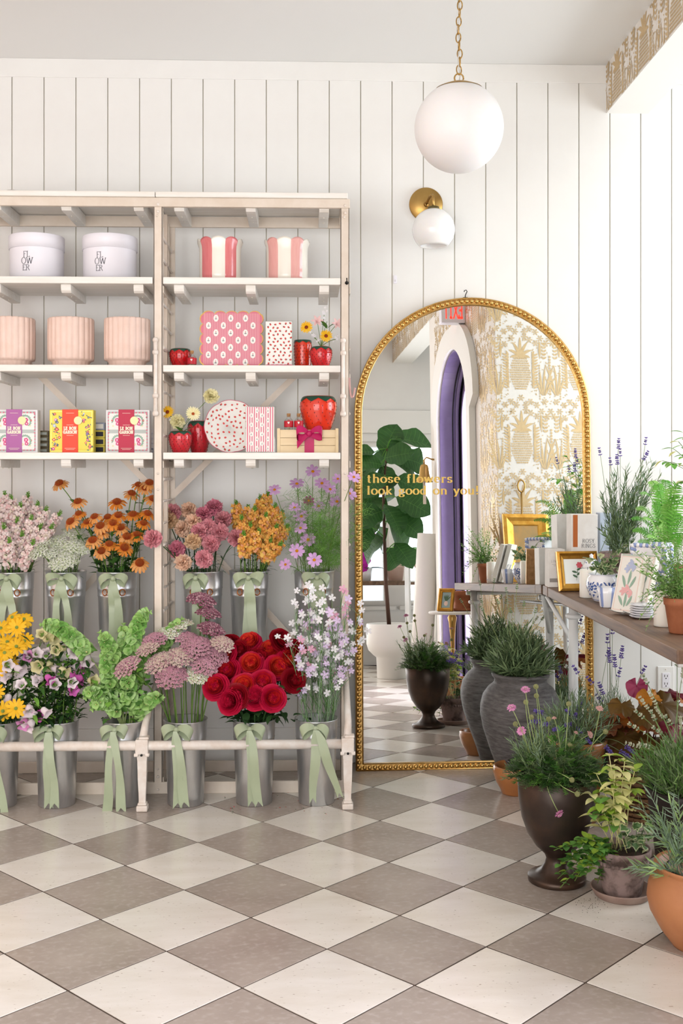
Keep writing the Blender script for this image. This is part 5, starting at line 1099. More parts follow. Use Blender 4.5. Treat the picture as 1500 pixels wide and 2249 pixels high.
def rose(r, ms, seed):
    b = MB(); g_ = random.Random(seed)
    def shell(a0, span, r0, r1, h0, h1, curl, m, n=6, k=5):
        v = []; f = []
        for j in range(k + 1):
            t = j / k
            for i in range(n + 1):
                u = i / n * 2 - 1; a = a0 + u * span / 2; hh = h1 * (1 - .28 * abs(u) ** 2.4); z = h0 + (hh - h0) * t
                rr = r0 + (r1 - r0) * sin(t * pi / 2) + curl * t ** 4 * (1 - .3 * u * u); v.append((rr * cos(a), rr * sin(a), z + .045 * r * sin(7 * a + seed + r0 * 900) * t * t - curl * .5 * t ** 5))
        for j in range(k):
            for i in range(n): q = j * (n + 1) + i; f.append((q, q + 1, q + n + 2, q + n + 1))
        b.add((v, f), m)
    b.add(sphere(1, 16, 8, r * .5, r * .5, r * .42), ms[0], M.Translation((0, 0, r * .02)))
    for c in range(4):                                            # quartered heart
        ca = c * pi / 2 + .4 + g_.uniform(-.2, .2)
        for i in range(6):
            rr = r * (.05 + .04 * i); ox, oy = r * .23 * cos(ca), r * .23 * sin(ca); o = len(b.v)
            shell(ca + g_.uniform(-.4, .4) + (pi if i % 2 else 0), 2.9, rr * .8, rr, r * .3, r * (.66 - .02 * i), r * .035, ms[i % 2], 6, 3)
            for q in range(o, len(b.v)): p = b.v[q]; b.v[q] = (p[0] + ox, p[1] + oy, p[2])
    for lay, (n, r1, h1, cu) in enumerate(((7, .42, .66, .05), (8, .5, .63, .07), (8, .58, .58, .1), (7, .68, .5, .15), (7, .78, .38, .2), (6, .86, .2, .24), (5, .9, .0, .22))):
        for i in range(n): shell(2 * pi * (i + .5 * (lay % 2) + g_.uniform(-.12, .12)) / n, 1.9, r * .2, r * r1 * g_.uniform(.94, 1.04), -r * .35, r * h1 * g_.uniform(.9, 1.06), r * cu, ms[(1 if lay < 4 else 2) if lay % 2 else (0 if lay < 3 else 2)])
    b.add(lathe([(r * .08, -r * .6), (r * .22, -r * .45), (r * .25, -r * .3)], 10), 'stem_green')
    for i in range(5): b.add(leaf(r * .55, r * .18, 3, .8, .2), 'leaf_green', TR((0, 0, -r * .4), i * 1.257, .5))
    return b
def coneflower(r, mp, mc, seed):
    b = MB(); g_ = random.Random(seed); n = 15
    for i in range(n):
        v, f = petalv(r * g_.uniform(.75, .95), r * .16, r * .33, 4, cup=.3, lift=-.1 + g_.uniform(-.15, .15), bend=-1.0 + g_.uniform(-.25, .25), tip='round', notch=.06); b.add((v, f), mp, TR((0, 0, 0), 2 * pi * (i + g_.uniform(-.2, .2)) / n) @ M.Translation((r * .3, 0, 0)))
    b.add(sphere(1, 14, 8, r * .44, r * .44, r * .34), mc[0], M.Translation((0, 0, r * .08)))
    for i in range(110):
        z = 1 - (i + .5) / 110 * .95; a = i * 2.39996; q = sqrt(max(0, 1 - z * z)); d = V((q * cos(a), q * sin(a), z)); p = V((d.x * r * .43, d.y * r * .43, d.z * r * .33 + r * .08))
        T_ = look(p, d + V((0, 0, .5))); s = r * .05; b.add(([(-s, -s, 0), (s, -s, 0), (0, s, 0), (0, 0, r * .16)], [(0, 1, 3), (1, 2, 3), (2, 0, 3)]), mc[1 if z < .75 else 2], T_, False)
    return b
def daisy(r, n, mp, mc, w=.42, cr=.22, notch=.06, seed=0, droop=0.0, dome=.5, tip='round'):
    b = MB(); g_ = random.Random(seed)
    for i in range(n):
        v, f = petalv(r * g_.uniform(.92, 1.04), r * .14, r * w, 4, cup=-.18, lift=.22 - droop + g_.uniform(-.1, .1), bend=-.35 - droop, tip=tip, notch=notch, m=4); b.add((v, f), mp, TR((0, 0, 0), 2 * pi * (i + g_.uniform(-.12, .12)) / n) @ M.Translation((r * .06, 0, 0)))
    b.add(sphere(1, 14, 8, r * cr, r * cr, r * cr * dome), mc, M.Translation((0, 0, r * .05)))
    for i in range(40): 
        q = sqrt((i + .5) / 40) * cr * r; a = i * 2.4; b.add(sphere(r * .028, 5, 4), mc, M.Translation((q * cos(a), q * sin(a), r * .05 + cr * dome * r * sqrt(max(0, 1 - (q / (cr * r)) ** 2)))))
    b.add(lathe([(r * .05, -r * .2), (r * .14, -r * .08), (r * .12, .0)], 8), 'stem_green'); return b
def snap_floret(b, s, ms, T_, g_):
    for (a, L_, w_, li, be) in ((-.5, 1, .75, 1.1, -.9), (.5, 1, .75, 1.1, -.9), (pi - .75, .95, .7, .35, -1.1), (pi + .75, .95, .7, .35, -1.1), (pi, 1.0, .75, .25, -1.2)):
        v, f = petalv(s * L_, s * .25, s * w_, 3, cup=.2, lift=li + g_.uniform(-.2, .2), bend=be, tip='round', m=2); b.add((v, f), g_.choice(ms), T_ @ TR((0, 0, s * .3), a))
    b.add(sphere(1, 7, 5, s * .38, s * .42, s * .32), ms[-1], T_ @ M.Translation((-s * .15, 0, s * .5))); b.add(lathe([(s * .12, -s * .4), (s * .3, .0), (s * .36, s * .35)], 7), ms[0], T_)
def snapdragon(L_, ms, seed, n=22):
    """spike from z=0 to L_"""
    b = MB(); g_ = random.Random(seed); b.add(tube([(0, 0, 0), (.003, 0, L_ * .5), (0, 0, L_)], [.0028, .0025, .001], 6), 'stem_green')
    for i in range(n):
        t = (i / n) ** .9; s = .0255 * (1 - .4 * t); a = i * 2.4; d = V((cos(a), sin(a), .25)); snap_floret(b, s, ms, look(V((0, 0, L_ * (.0 + .84 * t))) + d * .006, d, g_.uniform(-.3, .3) + pi), g_)
    for i in range(12): a = i * 2.4; t = i / 12; b.add(sphere(1, 6, 5, .0035, .0035, .006), 'leaf_bright', look(V((0.005 * cos(a), .005 * sin(a), L_ * (.82 + .2 * t))), (cos(a), sin(a), .8), 0, 1.15 - .6 * t))
    return b
def umbel(r, ms, seed, dome=.35, n=52, grain=.0032, star=False):
    b = MB(); g_ = random.Random(seed)
    b.add(tube([(0, 0, -r * .9), (0, 0, -r * .45)], .0018, 5), 'stem_green')
    for i in range(n):
        q = sqrt((i + .5) / n); a = i * 2.39996; c = V((r * q * cos(a), r * q * sin(a), dome * r * (1 - q * q) + g_.uniform(-.03, .03) * r)); d = (c - V((0, 0, -r * .8))).normalized()
        if i % 2 == 0: b.add(tube([(0, 0, -r * .5), tuple(c * .55 + V((0, 0, -r * .12))), tuple(c - d * .004)], [.0009, .0007, .0006], 3, False), 'stem_pale')
        cr = r * .15
        for k in range(11):
            q2 = sqrt((k + .4) / 11); a2 = k * 2.4 + g_.random(); p = c + V((cr * q2 * cos(a2), cr * q2 * sin(a2), cr * .35 * (1 - q2 * q2)))
            if star:
                R_ = grain * g_.uniform(.9, 1.4); T_ = look(p, d + V((g_.uniform(-.4, .4), g_.uniform(-.4, .4), 0))); v = [(0, 0, 0)] + [(R_ * (1 if j % 2 else .35) * cos(j * pi / 5), R_ * (1 if j % 2 else .35) * sin(j * pi / 5), R_ * .25) for j in range(10)]; b.add((v, [(0, 1 + j, 1 + (j + 1) % 10) for j in range(10)]), g_.choice(ms), T_, False)
            else:
                s = grain * g_.uniform(.75, 1.2); b.add(([(s, 0, 0), (-s, 0, 0), (0, s, 0), (0, -s, 0), (0, 0, s), (0, 0, -s)], [(0, 2, 4), (2, 1, 4), (1, 3, 4), (3, 0, 4), (2, 0, 5), (1, 2, 5), (3, 1, 5), (0, 3, 5)]), g_.choice(ms), TR(p, g_.random() * 3), False)
    for i in range(8): b.add(leaf(r * .35, .002, 2, .6, 0), 'leaf_green', TR((0, 0, -r * .5), i * .785, .3))
    return b
def bellcup(s, m, lobes=5, flare=.25): 
    pr = [(.1, 0), (.24, .06), (.33, .22), (.35, .5), (.37, .74), (.46, .9), (.4 + flare, 1.0)]
    return lathe([(a * s, q * s) for a, q in pr], 20, rf=lambda r, z, a: r * (1 + (.16 * cos(lobes * a) if z > s * .8 else 0)))
def ireland(L_, seed):
    b = MB(); g_ = random.Random(seed); b.add(tube([(0, 0, 0), (0, 0, L_)], [.0035, .0018], 6), 'stem_pale'); nw = int(L_ / .0195)
    for j in range(nw):
        t = j / nw; s = .0305 * (1 - .45 * t ** 2); k = 5
        for i in range(k):
            a = 2 * pi * (i + .5 * (j % 2)) / k + g_.uniform(-.15, .15); d = V((cos(a), sin(a), .3 + g_.uniform(-.1, .25)))
            v, f = lathe([(.1 * s, 0), (.28 * s, .25 * s), (.5 * s, .6 * s), (.74 * s, .84 * s)], 14, rf=lambda r, z, q: r * (1 + (.06 * cos(5 * q) if z > s * .7 else 0)))
            b.add((v, f), g_.choice(['ireland_a', 'ireland_b', 'ireland_a', 'ireland_c']), look(V((0, 0, L_ * t)) + d * .005, d)); b.add(sphere(s * .13, 5, 4), 'print_pale_yellow', look(V((0, 0, L_ * t)) + d * (.005 + s * .3), d))
        if j % 3 == 0:
            for i in (0, 1): b.add(leaf(.034 * (1 - .4 * t), .022, 4, .7, .2), 'ireland_b', TR((0, 0, L_ * t), j * 1.1 + i * pi, -.15))
    for i in range(5): b.add(leaf(.02, .012, 3, .4, .3), 'ireland_a', TR((0, 0, L_), i * 1.257, -.9))
    return b
def star5(b, s, m, T_, g_, c='print_pale_yellow', n=5):
    for i in range(n): v, f = petalv(s, s * .12, s * .62, 3, cup=.1, lift=.25, bend=-.3, tip='round', notch=.14, m=2); b.add((v, f), m, T_ @ TR((0, 0, 0), 2 * pi * i / n + g_.uniform(-.1, .1)))
    b.add(lathe([(s * .06, -s * .8), (s * .14, -s * .4), (s * .1, 0)], 6), 'stem_pale', T_)
# materials of blooms
for n_, c, c2 in (('carn_pink', 'dd8a95', 'e6a3a8'), ('carn_rose', 'd0748a', 'db8a99'), ('carn_peach', 'efc0a0', 'f3d2b8'), ('carn_buff', 'e3b98c', 'eccaa4'), ('rose_heart', 'e2331f', 'ef5238'), ('rose_mid', 'd01a2a', 'dc2c30'), ('rose_out', 'c20f3a', 'd01f48'), ('rose_dk', '8f0a1c', 'a01022'), ('rose_dk2', 'ab0c20', 'b81528'), ('cone_petal', 'e89a4a', 'f0b070'), ('cone_petal2', 'dd7f22', 'e89440'), ('cone_dark', '8a3a1c', 'a5481f'), ('cone_mid', 'c0562a', 'd06a30'), ('cone_tip', 'c9783a', 'b5552a'),
    ('rud_yellow', 'f5b80f', 'fac93a'), ('rud_centre', 'a9b860', '8fa84a'), ('cosmos_pink', 'd3a0d6', 'dcb4e0'), ('cosmos_dark', 'a02a80', 'b03c90'), ('cosmos_centre', 'eaa21a', 'd98a10'), ('snap_pink', 'f7dfda', 'faece6'), ('snap_blush', 'f1c4c2', 'f6d6d2'), ('snap_cream', 'f7ecdc', 'f5e2cc'), ('snap_apricot', 'f2a94c', 'f5bd68'), ('snap_yellow', 'f6c75a', 'f8d67c'), ('snap_peach', 'f0a878', 'f4bc90'),
    ('lace_white', 'f7f7ee', 'f0f2e2'), ('lace_green', 'd5ddb8', 'c8d4a4'), ('lace_plum', '8a5262', '9a6474'), ('lace_mauve', 'b98a92', 'c8a0a4'), ('lace_beige', 'd8bfae', 'e2cfc0'), ('lace_rosy', 'c58c9c', 'd2a0ae'), ('camp_white', 'f3e8ea', 'f0dde4'), ('camp_pink', 'e08ac6', 'e8a4d2'), ('camp_hot', 'd65cb4', 'e078c4'), ('camp_cream', 'eee6b8', 'e4d9a0'), ('ireland_a', 'aed67c', 'c2e496'), ('ireland_b', '80b458', '94c66c'), ('ireland_c', 'cdeaaa', 'b8dc90'), ('lych_white', 'f6f4f2', 'f0ecf0'), ('lych_pink', 'eab8cc', 'e6a6c0'), ('lych_lilac', 'e6d2ec', 'dcc2e6')): petal(n_, c, c2)
YG = random.Random(21)
def stem_path(base, head, key, sway=.02):
    m = BK[key]; out = V((head.x - m.x, head.y - m.y, 0)); k = out.length; mo = m + (out / max(k, 1e-6)) * min(k * .6, .062)
    b0 = V((m.x - out.x * .25, m.y - out.y * .25, m.z - .22)); mid = mo.lerp(head, .55) + V((YG.uniform(-sway, sway), YG.uniform(-sway, sway), 0)) - V((out.x, out.y, 0)) * .14
    return [b0] + bez(mo - V((0, 0, .02)), mid, head, None, 8)
def head_y(key, py, lo, hi, p0, p1): return lo + (hi - lo) * max(0, min(1, (py - p0) / (p1 - p0))) + YG.uniform(-.02, .02)
def stems(key, name, nice, cat, heads, bloom, ylo, yhi, p0, p1, leafspec=None, r=.0022, smat='stem_green', face=(0, -1, .35), outk=2.5, scale=(1, 1)):
    """heads: (px, py, colour, meshindex) ; one stem thing per head"""
    grp = nice + ' stems in a bucket'; ext = {}
    cols = {}
    for i, h in enumerate(heads): cols.setdefault(h[2], []).append(i)
    for c, ids in cols.items():
        for k, i in enumerate(sorted(ids, key=lambda i: heads[i][0])): ext[i] = (ORD[k] + ' from the left in its bucket') if len(ids) > 1 else 'the only one in its bucket'
    for i, h in enumerate(heads):
        px, py, c = h[:3]; y = h[3] if len(h) > 3 else head_y(key, py, ylo, yhi, p0, p1); H = at(px, py, y); path = stem_path(None, H, key); base = path[0]
        lb = ('%s %s' % (c, nice)).strip() + ', ' + ext[i]
        t = thing(name, lb, cat, base, None, grp)
        obj('stem', MB().add(tube([p - base for p in path], [r * 1.2] + [r] * (len(path) - 2) + [r * .8], 5), smat), t)
        d = (path[-1] - path[-2]).normalized(); m = BK[key]; out = V((H.x - m.x, (H.y - m.y), 0))
        fd = (V(face) + out * outk + d * .3 + V((YG.uniform(-.25, .25), YG.uniform(-.1, .1), YG.uniform(-.2, .25)))).normalized()
        me = bloom(c); s = YG.uniform(*scale) if scale[0] != scale[1] else scale[0]
        obj('bloom', me, t, T=M.Translation(H - base) @ frame_to(fd) @ M.Rotation(YG.uniform(0, 6.28), 4, 'Z') @ M.Scale(s, 4))
        if leafspec:
            n, L_, W_, lm, t0, t1 = leafspec; b = MB()
            for k in range(n):
                p, dd = along(path[1:], t0 + (t1 - t0) * (k + YG.random() * .8) / n); a = YG.uniform(0, 6.28)
                b.add(leaf(L_ * YG.uniform(.7, 1.2), W_, 4, YG.uniform(.3, 1.1), .3), YG.choice(lm), M.Translation(p - base) @ M.Rotation(a, 4, 'Z') @ M.Rotation(YG.uniform(-.9, -.1), 4, 'Y'))
            obj('leaves', b, t)
def variants(fn, n): ms = [fn(i).mesh('bloom') for i in range(n)]; return lambda c=None: YG.choice(ms)
# --- carnations
cv = {'rose-pink': [carnation(.036, 'carn_pink', i).mesh('bloom') for i in range(2)] + [carnation(.036, 'carn_rose', 5).mesh('bloom')], 'peach': [carnation(.034, 'carn_peach', 7).mesh('bloom'), carnation(.034, 'carn_buff', 8).mesh('bloom')]}
stems('carn', 'carnation', 'carnation', 'flower', [(470, 1117, 'rose-pink'), (447, 1133, 'rose-pink'), (490, 1143, 'rose-pink'), (440, 1170, 'rose-pink'), (482, 1170, 'rose-pink'), (463, 1195, 'rose-pink'), (390, 1208, 'rose-pink'), (448, 1228, 'rose-pink'), (518, 1183, 'rose-pink'), (457, 1160, 'rose-pink'), (337, 1184, 'rose-pink', -.47), (380, 1127, 'rose-pink'), (375, 1145, 'peach'), (415, 1122, 'peach'), (403, 1163, 'peach'), (425, 1147, 'peach'), (424, 1190, 'peach'), (365, 1133, 'peach'), (403, 1236, 'peach')], lambda c: YG.choice(cv[c]), -.22, -.4, 1120, 1230, (5, .06, .006, ['leaf_dark', 'leaf_green'], .0, .6), smat='leaf_dark')
# --- coneflowers
cm = variants(lambda i: coneflower(.034, 'cone_petal' if i % 2 else 'cone_petal2', ['cone_dark', 'cone_mid', 'cone_tip'], i), 4)
stems('cone', 'coneflower', 'orange coneflower', 'flower', [(x, y, '') for x, y in ((131, 1063), (172, 1103), (257, 1104), (289, 1085), (319, 1074), (335, 1097), (304, 1066), (328, 1062), (237, 1137), (260, 1133), (192, 1148), (221, 1156), (225, 1170), (204, 1188), (223, 1211), (279, 1180), (301, 1175), (273, 1204), (173, 1129), (307, 1238), (265, 1160), (292, 1131), (324, 1129), (208, 1136), (156, 1147), (248, 1150), (240, 1196), (315, 1150))], cm, -.2, -.42, 1080, 1230, (6, .06, .024, ['leaf_dark', 'leaf_green', 'leaf_green'], .0, .8), face=(0, -.75, .75), outk=1.5, scale=(.85, 1.1))
# --- snapdragons
def spikes(key, name, nice, tips, ms, L_, ylo, yhi, lm, seed, n=22):
    me = [snapdragon(L_, ms, seed + i, n).mesh('bloom') for i in range(3)]; ext = {i: ORD[k] for k, i in enumerate(sorted(range(len(tips)), key=lambda i: tips[i][0]))}
    for i, (px, py) in enumerate(tips):
        y = ylo + (yhi - ylo) * (i / len(tips)) + YG.uniform(-.03, .03); H = at(px, py, y); path = stem_path(None, H, key, .01); base = path[0]
        t = thing(name, nice + ' spike, %s from the left in its bucket' % ext[i], 'flower', base, None, nice + ' spikes'); d = (path[-1] - path[-3]).normalized(); st = H - d * L_ * 1.0
        pts = [p - base for p in path if (p - H).length > L_ * .8][:]; pts.append(st - base)
        obj('stem', MB().add(tube(pts, .0026, 5), 'stem_green'), t); obj('bloom', YG.choice(me), t, T=M.Translation(st - base) @ frame_to(d) @ M.Rotation(YG.uniform(0, 6.28), 4, 'Z'))
        b = MB()
        for k in range(9):
            p, dd = along(path[1:], .0 + .055 * k); b.add(leaf(YG.uniform(.035, .06), .008, 3, .7, .2), YG.choice(lm), M.Translation(p - base) @ M.Rotation(YG.uniform(0, 6.28), 4, 'Z') @ M.Rotation(YG.uniform(-.8, -.1), 4, 'Y'))
        obj('leaves', b, t)
spikes('snapp', 'snapdragon', 'pale pink snapdragon', [(-14, 1088), (10, 1078), (24, 1086), (62, 1080), (45, 1102), (84, 1100), (104, 1112), (135, 1122), (-12, 1130), (38, 1135), (70, 1130), (118, 1150), (8, 1148), (-20, 1165), (92, 1150), (50, 1165), (20, 1180), (75, 1185)], ['snap_pink', 'snap_blush', 'snap_cream', 'snap_pink'], .135, -.2, -.4, ['leaf_green', 'leaf_dark'], 30)
spikes('snapy', 'snapdragon', 'apricot snapdragon', [(518, 1098), (545, 1108), (572, 1086), (590, 1078), (606, 1104), (622, 1120), (560, 1110), (530, 1130), (634, 1150), (585, 1125), (550, 1145), (610, 1150), (570, 1160), (535, 1165), (596, 1180), (620, 1190)], ['snap_apricot', 'snap_yellow', 'snap_peach', 'snap_apricot'], .115, -.2, -.42, ['leaf_green', 'leaf_dark'], 40, 18)
# --- lace flowers
uw = variants(lambda i: umbel(.05, ['lace_white', 'lace_white', 'lace_green'], i, .3, 46, .0036, True), 3)
stems('lacew', 'lace_flower', 'white lace flower', 'flower', [(x, y, '') for x, y in ((160, 1168), (172, 1180), (92, 1192), (140, 1206), (165, 1200), (122, 1190), (182, 1206), (112, 1215), (150, 1228), (128, 1238), (85, 1212), (176, 1150))], uw, -.22, -.42, 1160, 1235, (7, .05, .004, ['leaf_feather', 'leaf_green'], .0, .8), face=(0, -.6, .9), outk=3, scale=(.7, 1.0))
ud = {'dusky pink': [umbel(.058, ['lace_mauve', 'lace_rosy', 'lace_beige'], 11, .45, 60, .0042).mesh('bloom'), umbel(.058, ['lace_rosy', 'lace_mauve', 'lace_rosy'], 12, .5, 60, .0042).mesh('bloom')], 'creamy': [umbel(.056, ['lace_white', 'lace_beige', 'lace_green'], 13, .35, 56, .0042).mesh('bloom'), umbel(.056, ['lace_beige', 'lace_beige', 'lace_mauve'], 14, .4, 56, .0042).mesh('bloom')], 'plum': [umbel(.056, ['lace_plum', 'lace_plum', 'lace_mauve'], 15, .55, 64, .0045).mesh('bloom')]}
stems('lacec', 'lace_flower', 'purple-tinged lace flower', 'flower', [(442, 1322, 'plum'), (458, 1350, 'plum'), (463, 1386, 'plum'), (325, 1426, 'creamy'), (372, 1392, 'creamy'), (350, 1457, 'creamy'), (376, 1487, 'dusky pink'), (430, 1424, 'dusky pink'), (448, 1462, 'dusky pink'), (414, 1408, 'dusky pink'), (488, 1415, 'creamy'), (280, 1466, 'dusky pink'), (395, 1445, 'creamy'), (432, 1485, 'creamy'), (395, 1375, 'creamy'), (340, 1408, 'dusky pink'), (470, 1440, 'dusky pink')], lambda c: YG.choice(ud[c]), -.46, -.68, 1330, 1490, None, r=.0026, face=(0, -.55, .85), outk=2.2, scale=(.8, 1.05))
# --- cosmos
cosm = {'pink': [daisy(.036, 8, 'cosmos_pink', 'cosmos_centre', .5, .2, .1, i).mesh('bloom') for i in range(3)], 'deep magenta': [daisy(.03, 8, 'cosmos_dark', 'cosmos_centre', .5, .2, .1, 9).mesh('bloom')]}
def feather(b, p, g_, L_=.07):
    d = V((g_.uniform(-1, 1), g_.uniform(-1, .6), g_.uniform(-.1, 1))).normalized(); q = V(p)
    for k in range(5):
        e = q + d * L_ / 5
        b.add(strip([q, e], d.orthogonal().normalized(), .0011), 'leaf_feather')
        for s_ in (-1, 1):
            d2 = (d + d.orthogonal() * s_ * .9 + V((g_.uniform(-.5, .5), g_.uniform(-.5, .5), g_.uniform(-.3, .5)))).normalized(); b.add(strip([e, e + d2 * L_ * .3, e + d2 * L_ * .5 + V((0, 0, -.003))], d2.orthogonal().normalized(), .001), 'leaf_bright' if g_.random() < .4 else 'leaf_feather')
        q = e; d = (d + V((g_.uniform(-.25, .25), g_.uniform(-.25, .25), g_.uniform(-.2, .15)))).normalized()
stems('cosm', 'cosmos_stem', 'cosmos flower', 'flower', [(652, 1063, 'pink'), (603, 1076, 'pink'), (687, 1036, 'pink'), (742, 1052, 'pink'), (777, 1048, 'pink', -.5), (647, 1115, 'pink'), (662, 1134, 'pink'), (740, 1102, 'pink'), (660, 1160, 'pink'), (677, 1186, 'pink'), (652, 1210, 'pink'), (700, 1112, 'pink'), (678, 1100, 'deep magenta'), (627, 1240, 'pink'), (690, 1230, 'pink'), (767, 1084, 'pink'), (707, 1062, 'pink'), (725, 1075, 'pink')], lambda c: YG.choice(cosm[c]), -.25, -.44, 1060, 1230, None, r=.0014, face=(0, -.9, .45), outk=1.5, scale=(.72, 1.0))
t = thing('cosmos_foliage', 'cloud of feathery green foliage among the pink cosmos', 'foliage', BK['cosm']); b = MB(); g_ = random.Random(4)
for k in range(520):
    q = g_.random(); px = 705 + g_.gauss(0, 36) * (.5 + .7 * (1 - q)); py = 1250 - 175 * (1 - q ** 1.4) * g_.uniform(.3, 1); p = at(px, py, g_.uniform(-.42, -.18)); feather(b, p - BK['cosm'], g_, g_.uniform(.04, .08))
obj('foliage', b, t, kind='stuff')
# --- yellow daisies
ru = variants(lambda i: daisy(.038, 12, 'rud_yellow', 'rud_centre', .34, .17, .05, i, .1 + .3 * (i % 2), .6), 3)
stems('rudb', 'yellow_daisy', 'golden yellow daisy', 'flower', [(x, y, '') for x, y in ((27, 1356), (37, 1378), (53, 1360), (10, 1434), (2, 1380), (16, 1410), (36, 1420), (54, 1408), (6, 1562), (35, 1556), (-5, 1470), (22, 1450), (-12, 1410), (-10, 1520))], ru, -.48, -.7, 1360, 1560, (8, .07, .028, ['leaf_dark', 'leaf_green'], .0, .8), face=(0, -.95, .2), outk=1.5)
# --- bellflowers
for j, (px, py, bells) in enumerate((
    (60, 1425, [(53, 1436, 'camp_white'), (63, 1442, 'camp_pink'), (49, 1455, 'camp_white')]), (85, 1425, [(80, 1436, 'camp_white'), (92, 1393, 'camp_cream'), (104, 1402, 'camp_cream')]), (25, 1460, [(16, 1460, 'camp_white'), (15, 1486, 'camp_white'), (43, 1472, 'camp_white')]), (50, 1500, [(48, 1505, 'camp_white'), (16, 1537, 'camp_white'), (25, 1545, 'camp_pink')]),
    (75, 1545, [(64, 1560, 'camp_white'), (84, 1570, 'camp_hot'), (100, 1563, 'camp_white')]), (60, 1565, [(53, 1588, 'camp_pink'), (65, 1592, 'camp_white')]), (95, 1485, [(84, 1493, 'camp_white'), (108, 1491, 'camp_hot'), (120, 1503, 'camp_white')]), (150, 1490, [(157, 1498, 'camp_white'), (159, 1515, 'camp_hot')]), (180, 1470, [(179, 1488, 'camp_hot'), (203, 1495, 'camp_cream'), (168, 1490, 'camp_hot')]),
    (178, 1450, [(165, 1465, 'camp_white'), (183, 1465, 'camp_pink'), (192, 1450, 'camp_white')]), (155, 1425, [(165, 1431, 'camp_white'), (135, 1424, 'camp_cream'), (187, 1430, 'camp_cream')]), (130, 1395, [(120, 1400, 'camp_cream'), (150, 1408, 'camp_cream')]), (105, 1450, [(109, 1462, 'camp_cream'), (85, 1462, 'camp_cream'), (125, 1470, 'camp_white')]), (115, 1420, [(125, 1428, 'camp_cream'), (105, 1436, 'camp_white')]), (135, 1460, [(140, 1475, 'camp_cream')]))):
    y = head_y('camp', py, -.5, -.7, 1400, 1570); H = at(px, py, y); path = stem_path(None, H, 'camp'); base = path[0]; wh = 'with hot pink bells' if any(q[2] == 'camp_hot' for q in bells) else 'with pink bells' if any(q[2] == 'camp_pink' for q in bells) else 'with creamy bells'
    t = thing('bellflower_stem', 'leafy bellflower stem ' + wh + ', ' + ORD[sorted([60, 85, 25, 50, 75, 60.5, 95, 150, 180, 178, 155, 130, 105, 115, 135]).index(px if j != 5 else 60.5)] + ' from the left in its bucket', 'flower', base, None, 'bellflower stems'); obj('stem', MB().add(tube([p - base for p in path], .0024, 5), 'stem_green'), t)
    for (bx_, by_, c) in bells:
        B = at(bx_, by_, y - .02 + YG.uniform(-.015, .015)); dv = (V(((B.x - H.x) * 14, -.25, (B.z - H.z) * 8)) + V((YG.uniform(-.5, .5), -.25, YG.uniform(-.6, .5)))).normalized(); s = YG.uniform(.033, .042); st = B - dv * s * .6; b = MB().add(bellcup(s, c), c, M.Translation(st - base) @ frame_to(dv)).add(tube([H - base, (H + st) / 2 - base + V((0, 0, .008)), st - base], .0014, 4), 'stem_green')
        for k in range(5): b.add(leaf(s * .5, s * .18, 2, .2, .2), 'leaf_bright', M.Translation(st - base) @ frame_to(dv) @ M.Rotation(k * 1.257, 4, 'Z') @ M.Rotation(-1.0, 4, 'Y') @ M.Translation((s * .05, 0, 0)))
        obj('bloom', b, t)
    b = MB()
    for k in range(46):
        p, dd = along(path[1:], .1 + .9 * k / 46); p = p + V((YG.gauss(0, .02), YG.gauss(0, .014), YG.gauss(0, .015))); b.add(leaf(YG.uniform(.035, .065), YG.uniform(.014, .02), 4, YG.uniform(.2, 1.2), .3, wav=.08), YG.choice(['leaf_dark', 'leaf_green', 'leaf_dark', 'leaf_bright']), M.Translation(p - base) @ M.Rotation(YG.uniform(0, 6.28), 4, 'Z') @ M.Rotation(YG.uniform(-.9, .5), 4, 'Y'))
    obj('leaves', b, t)
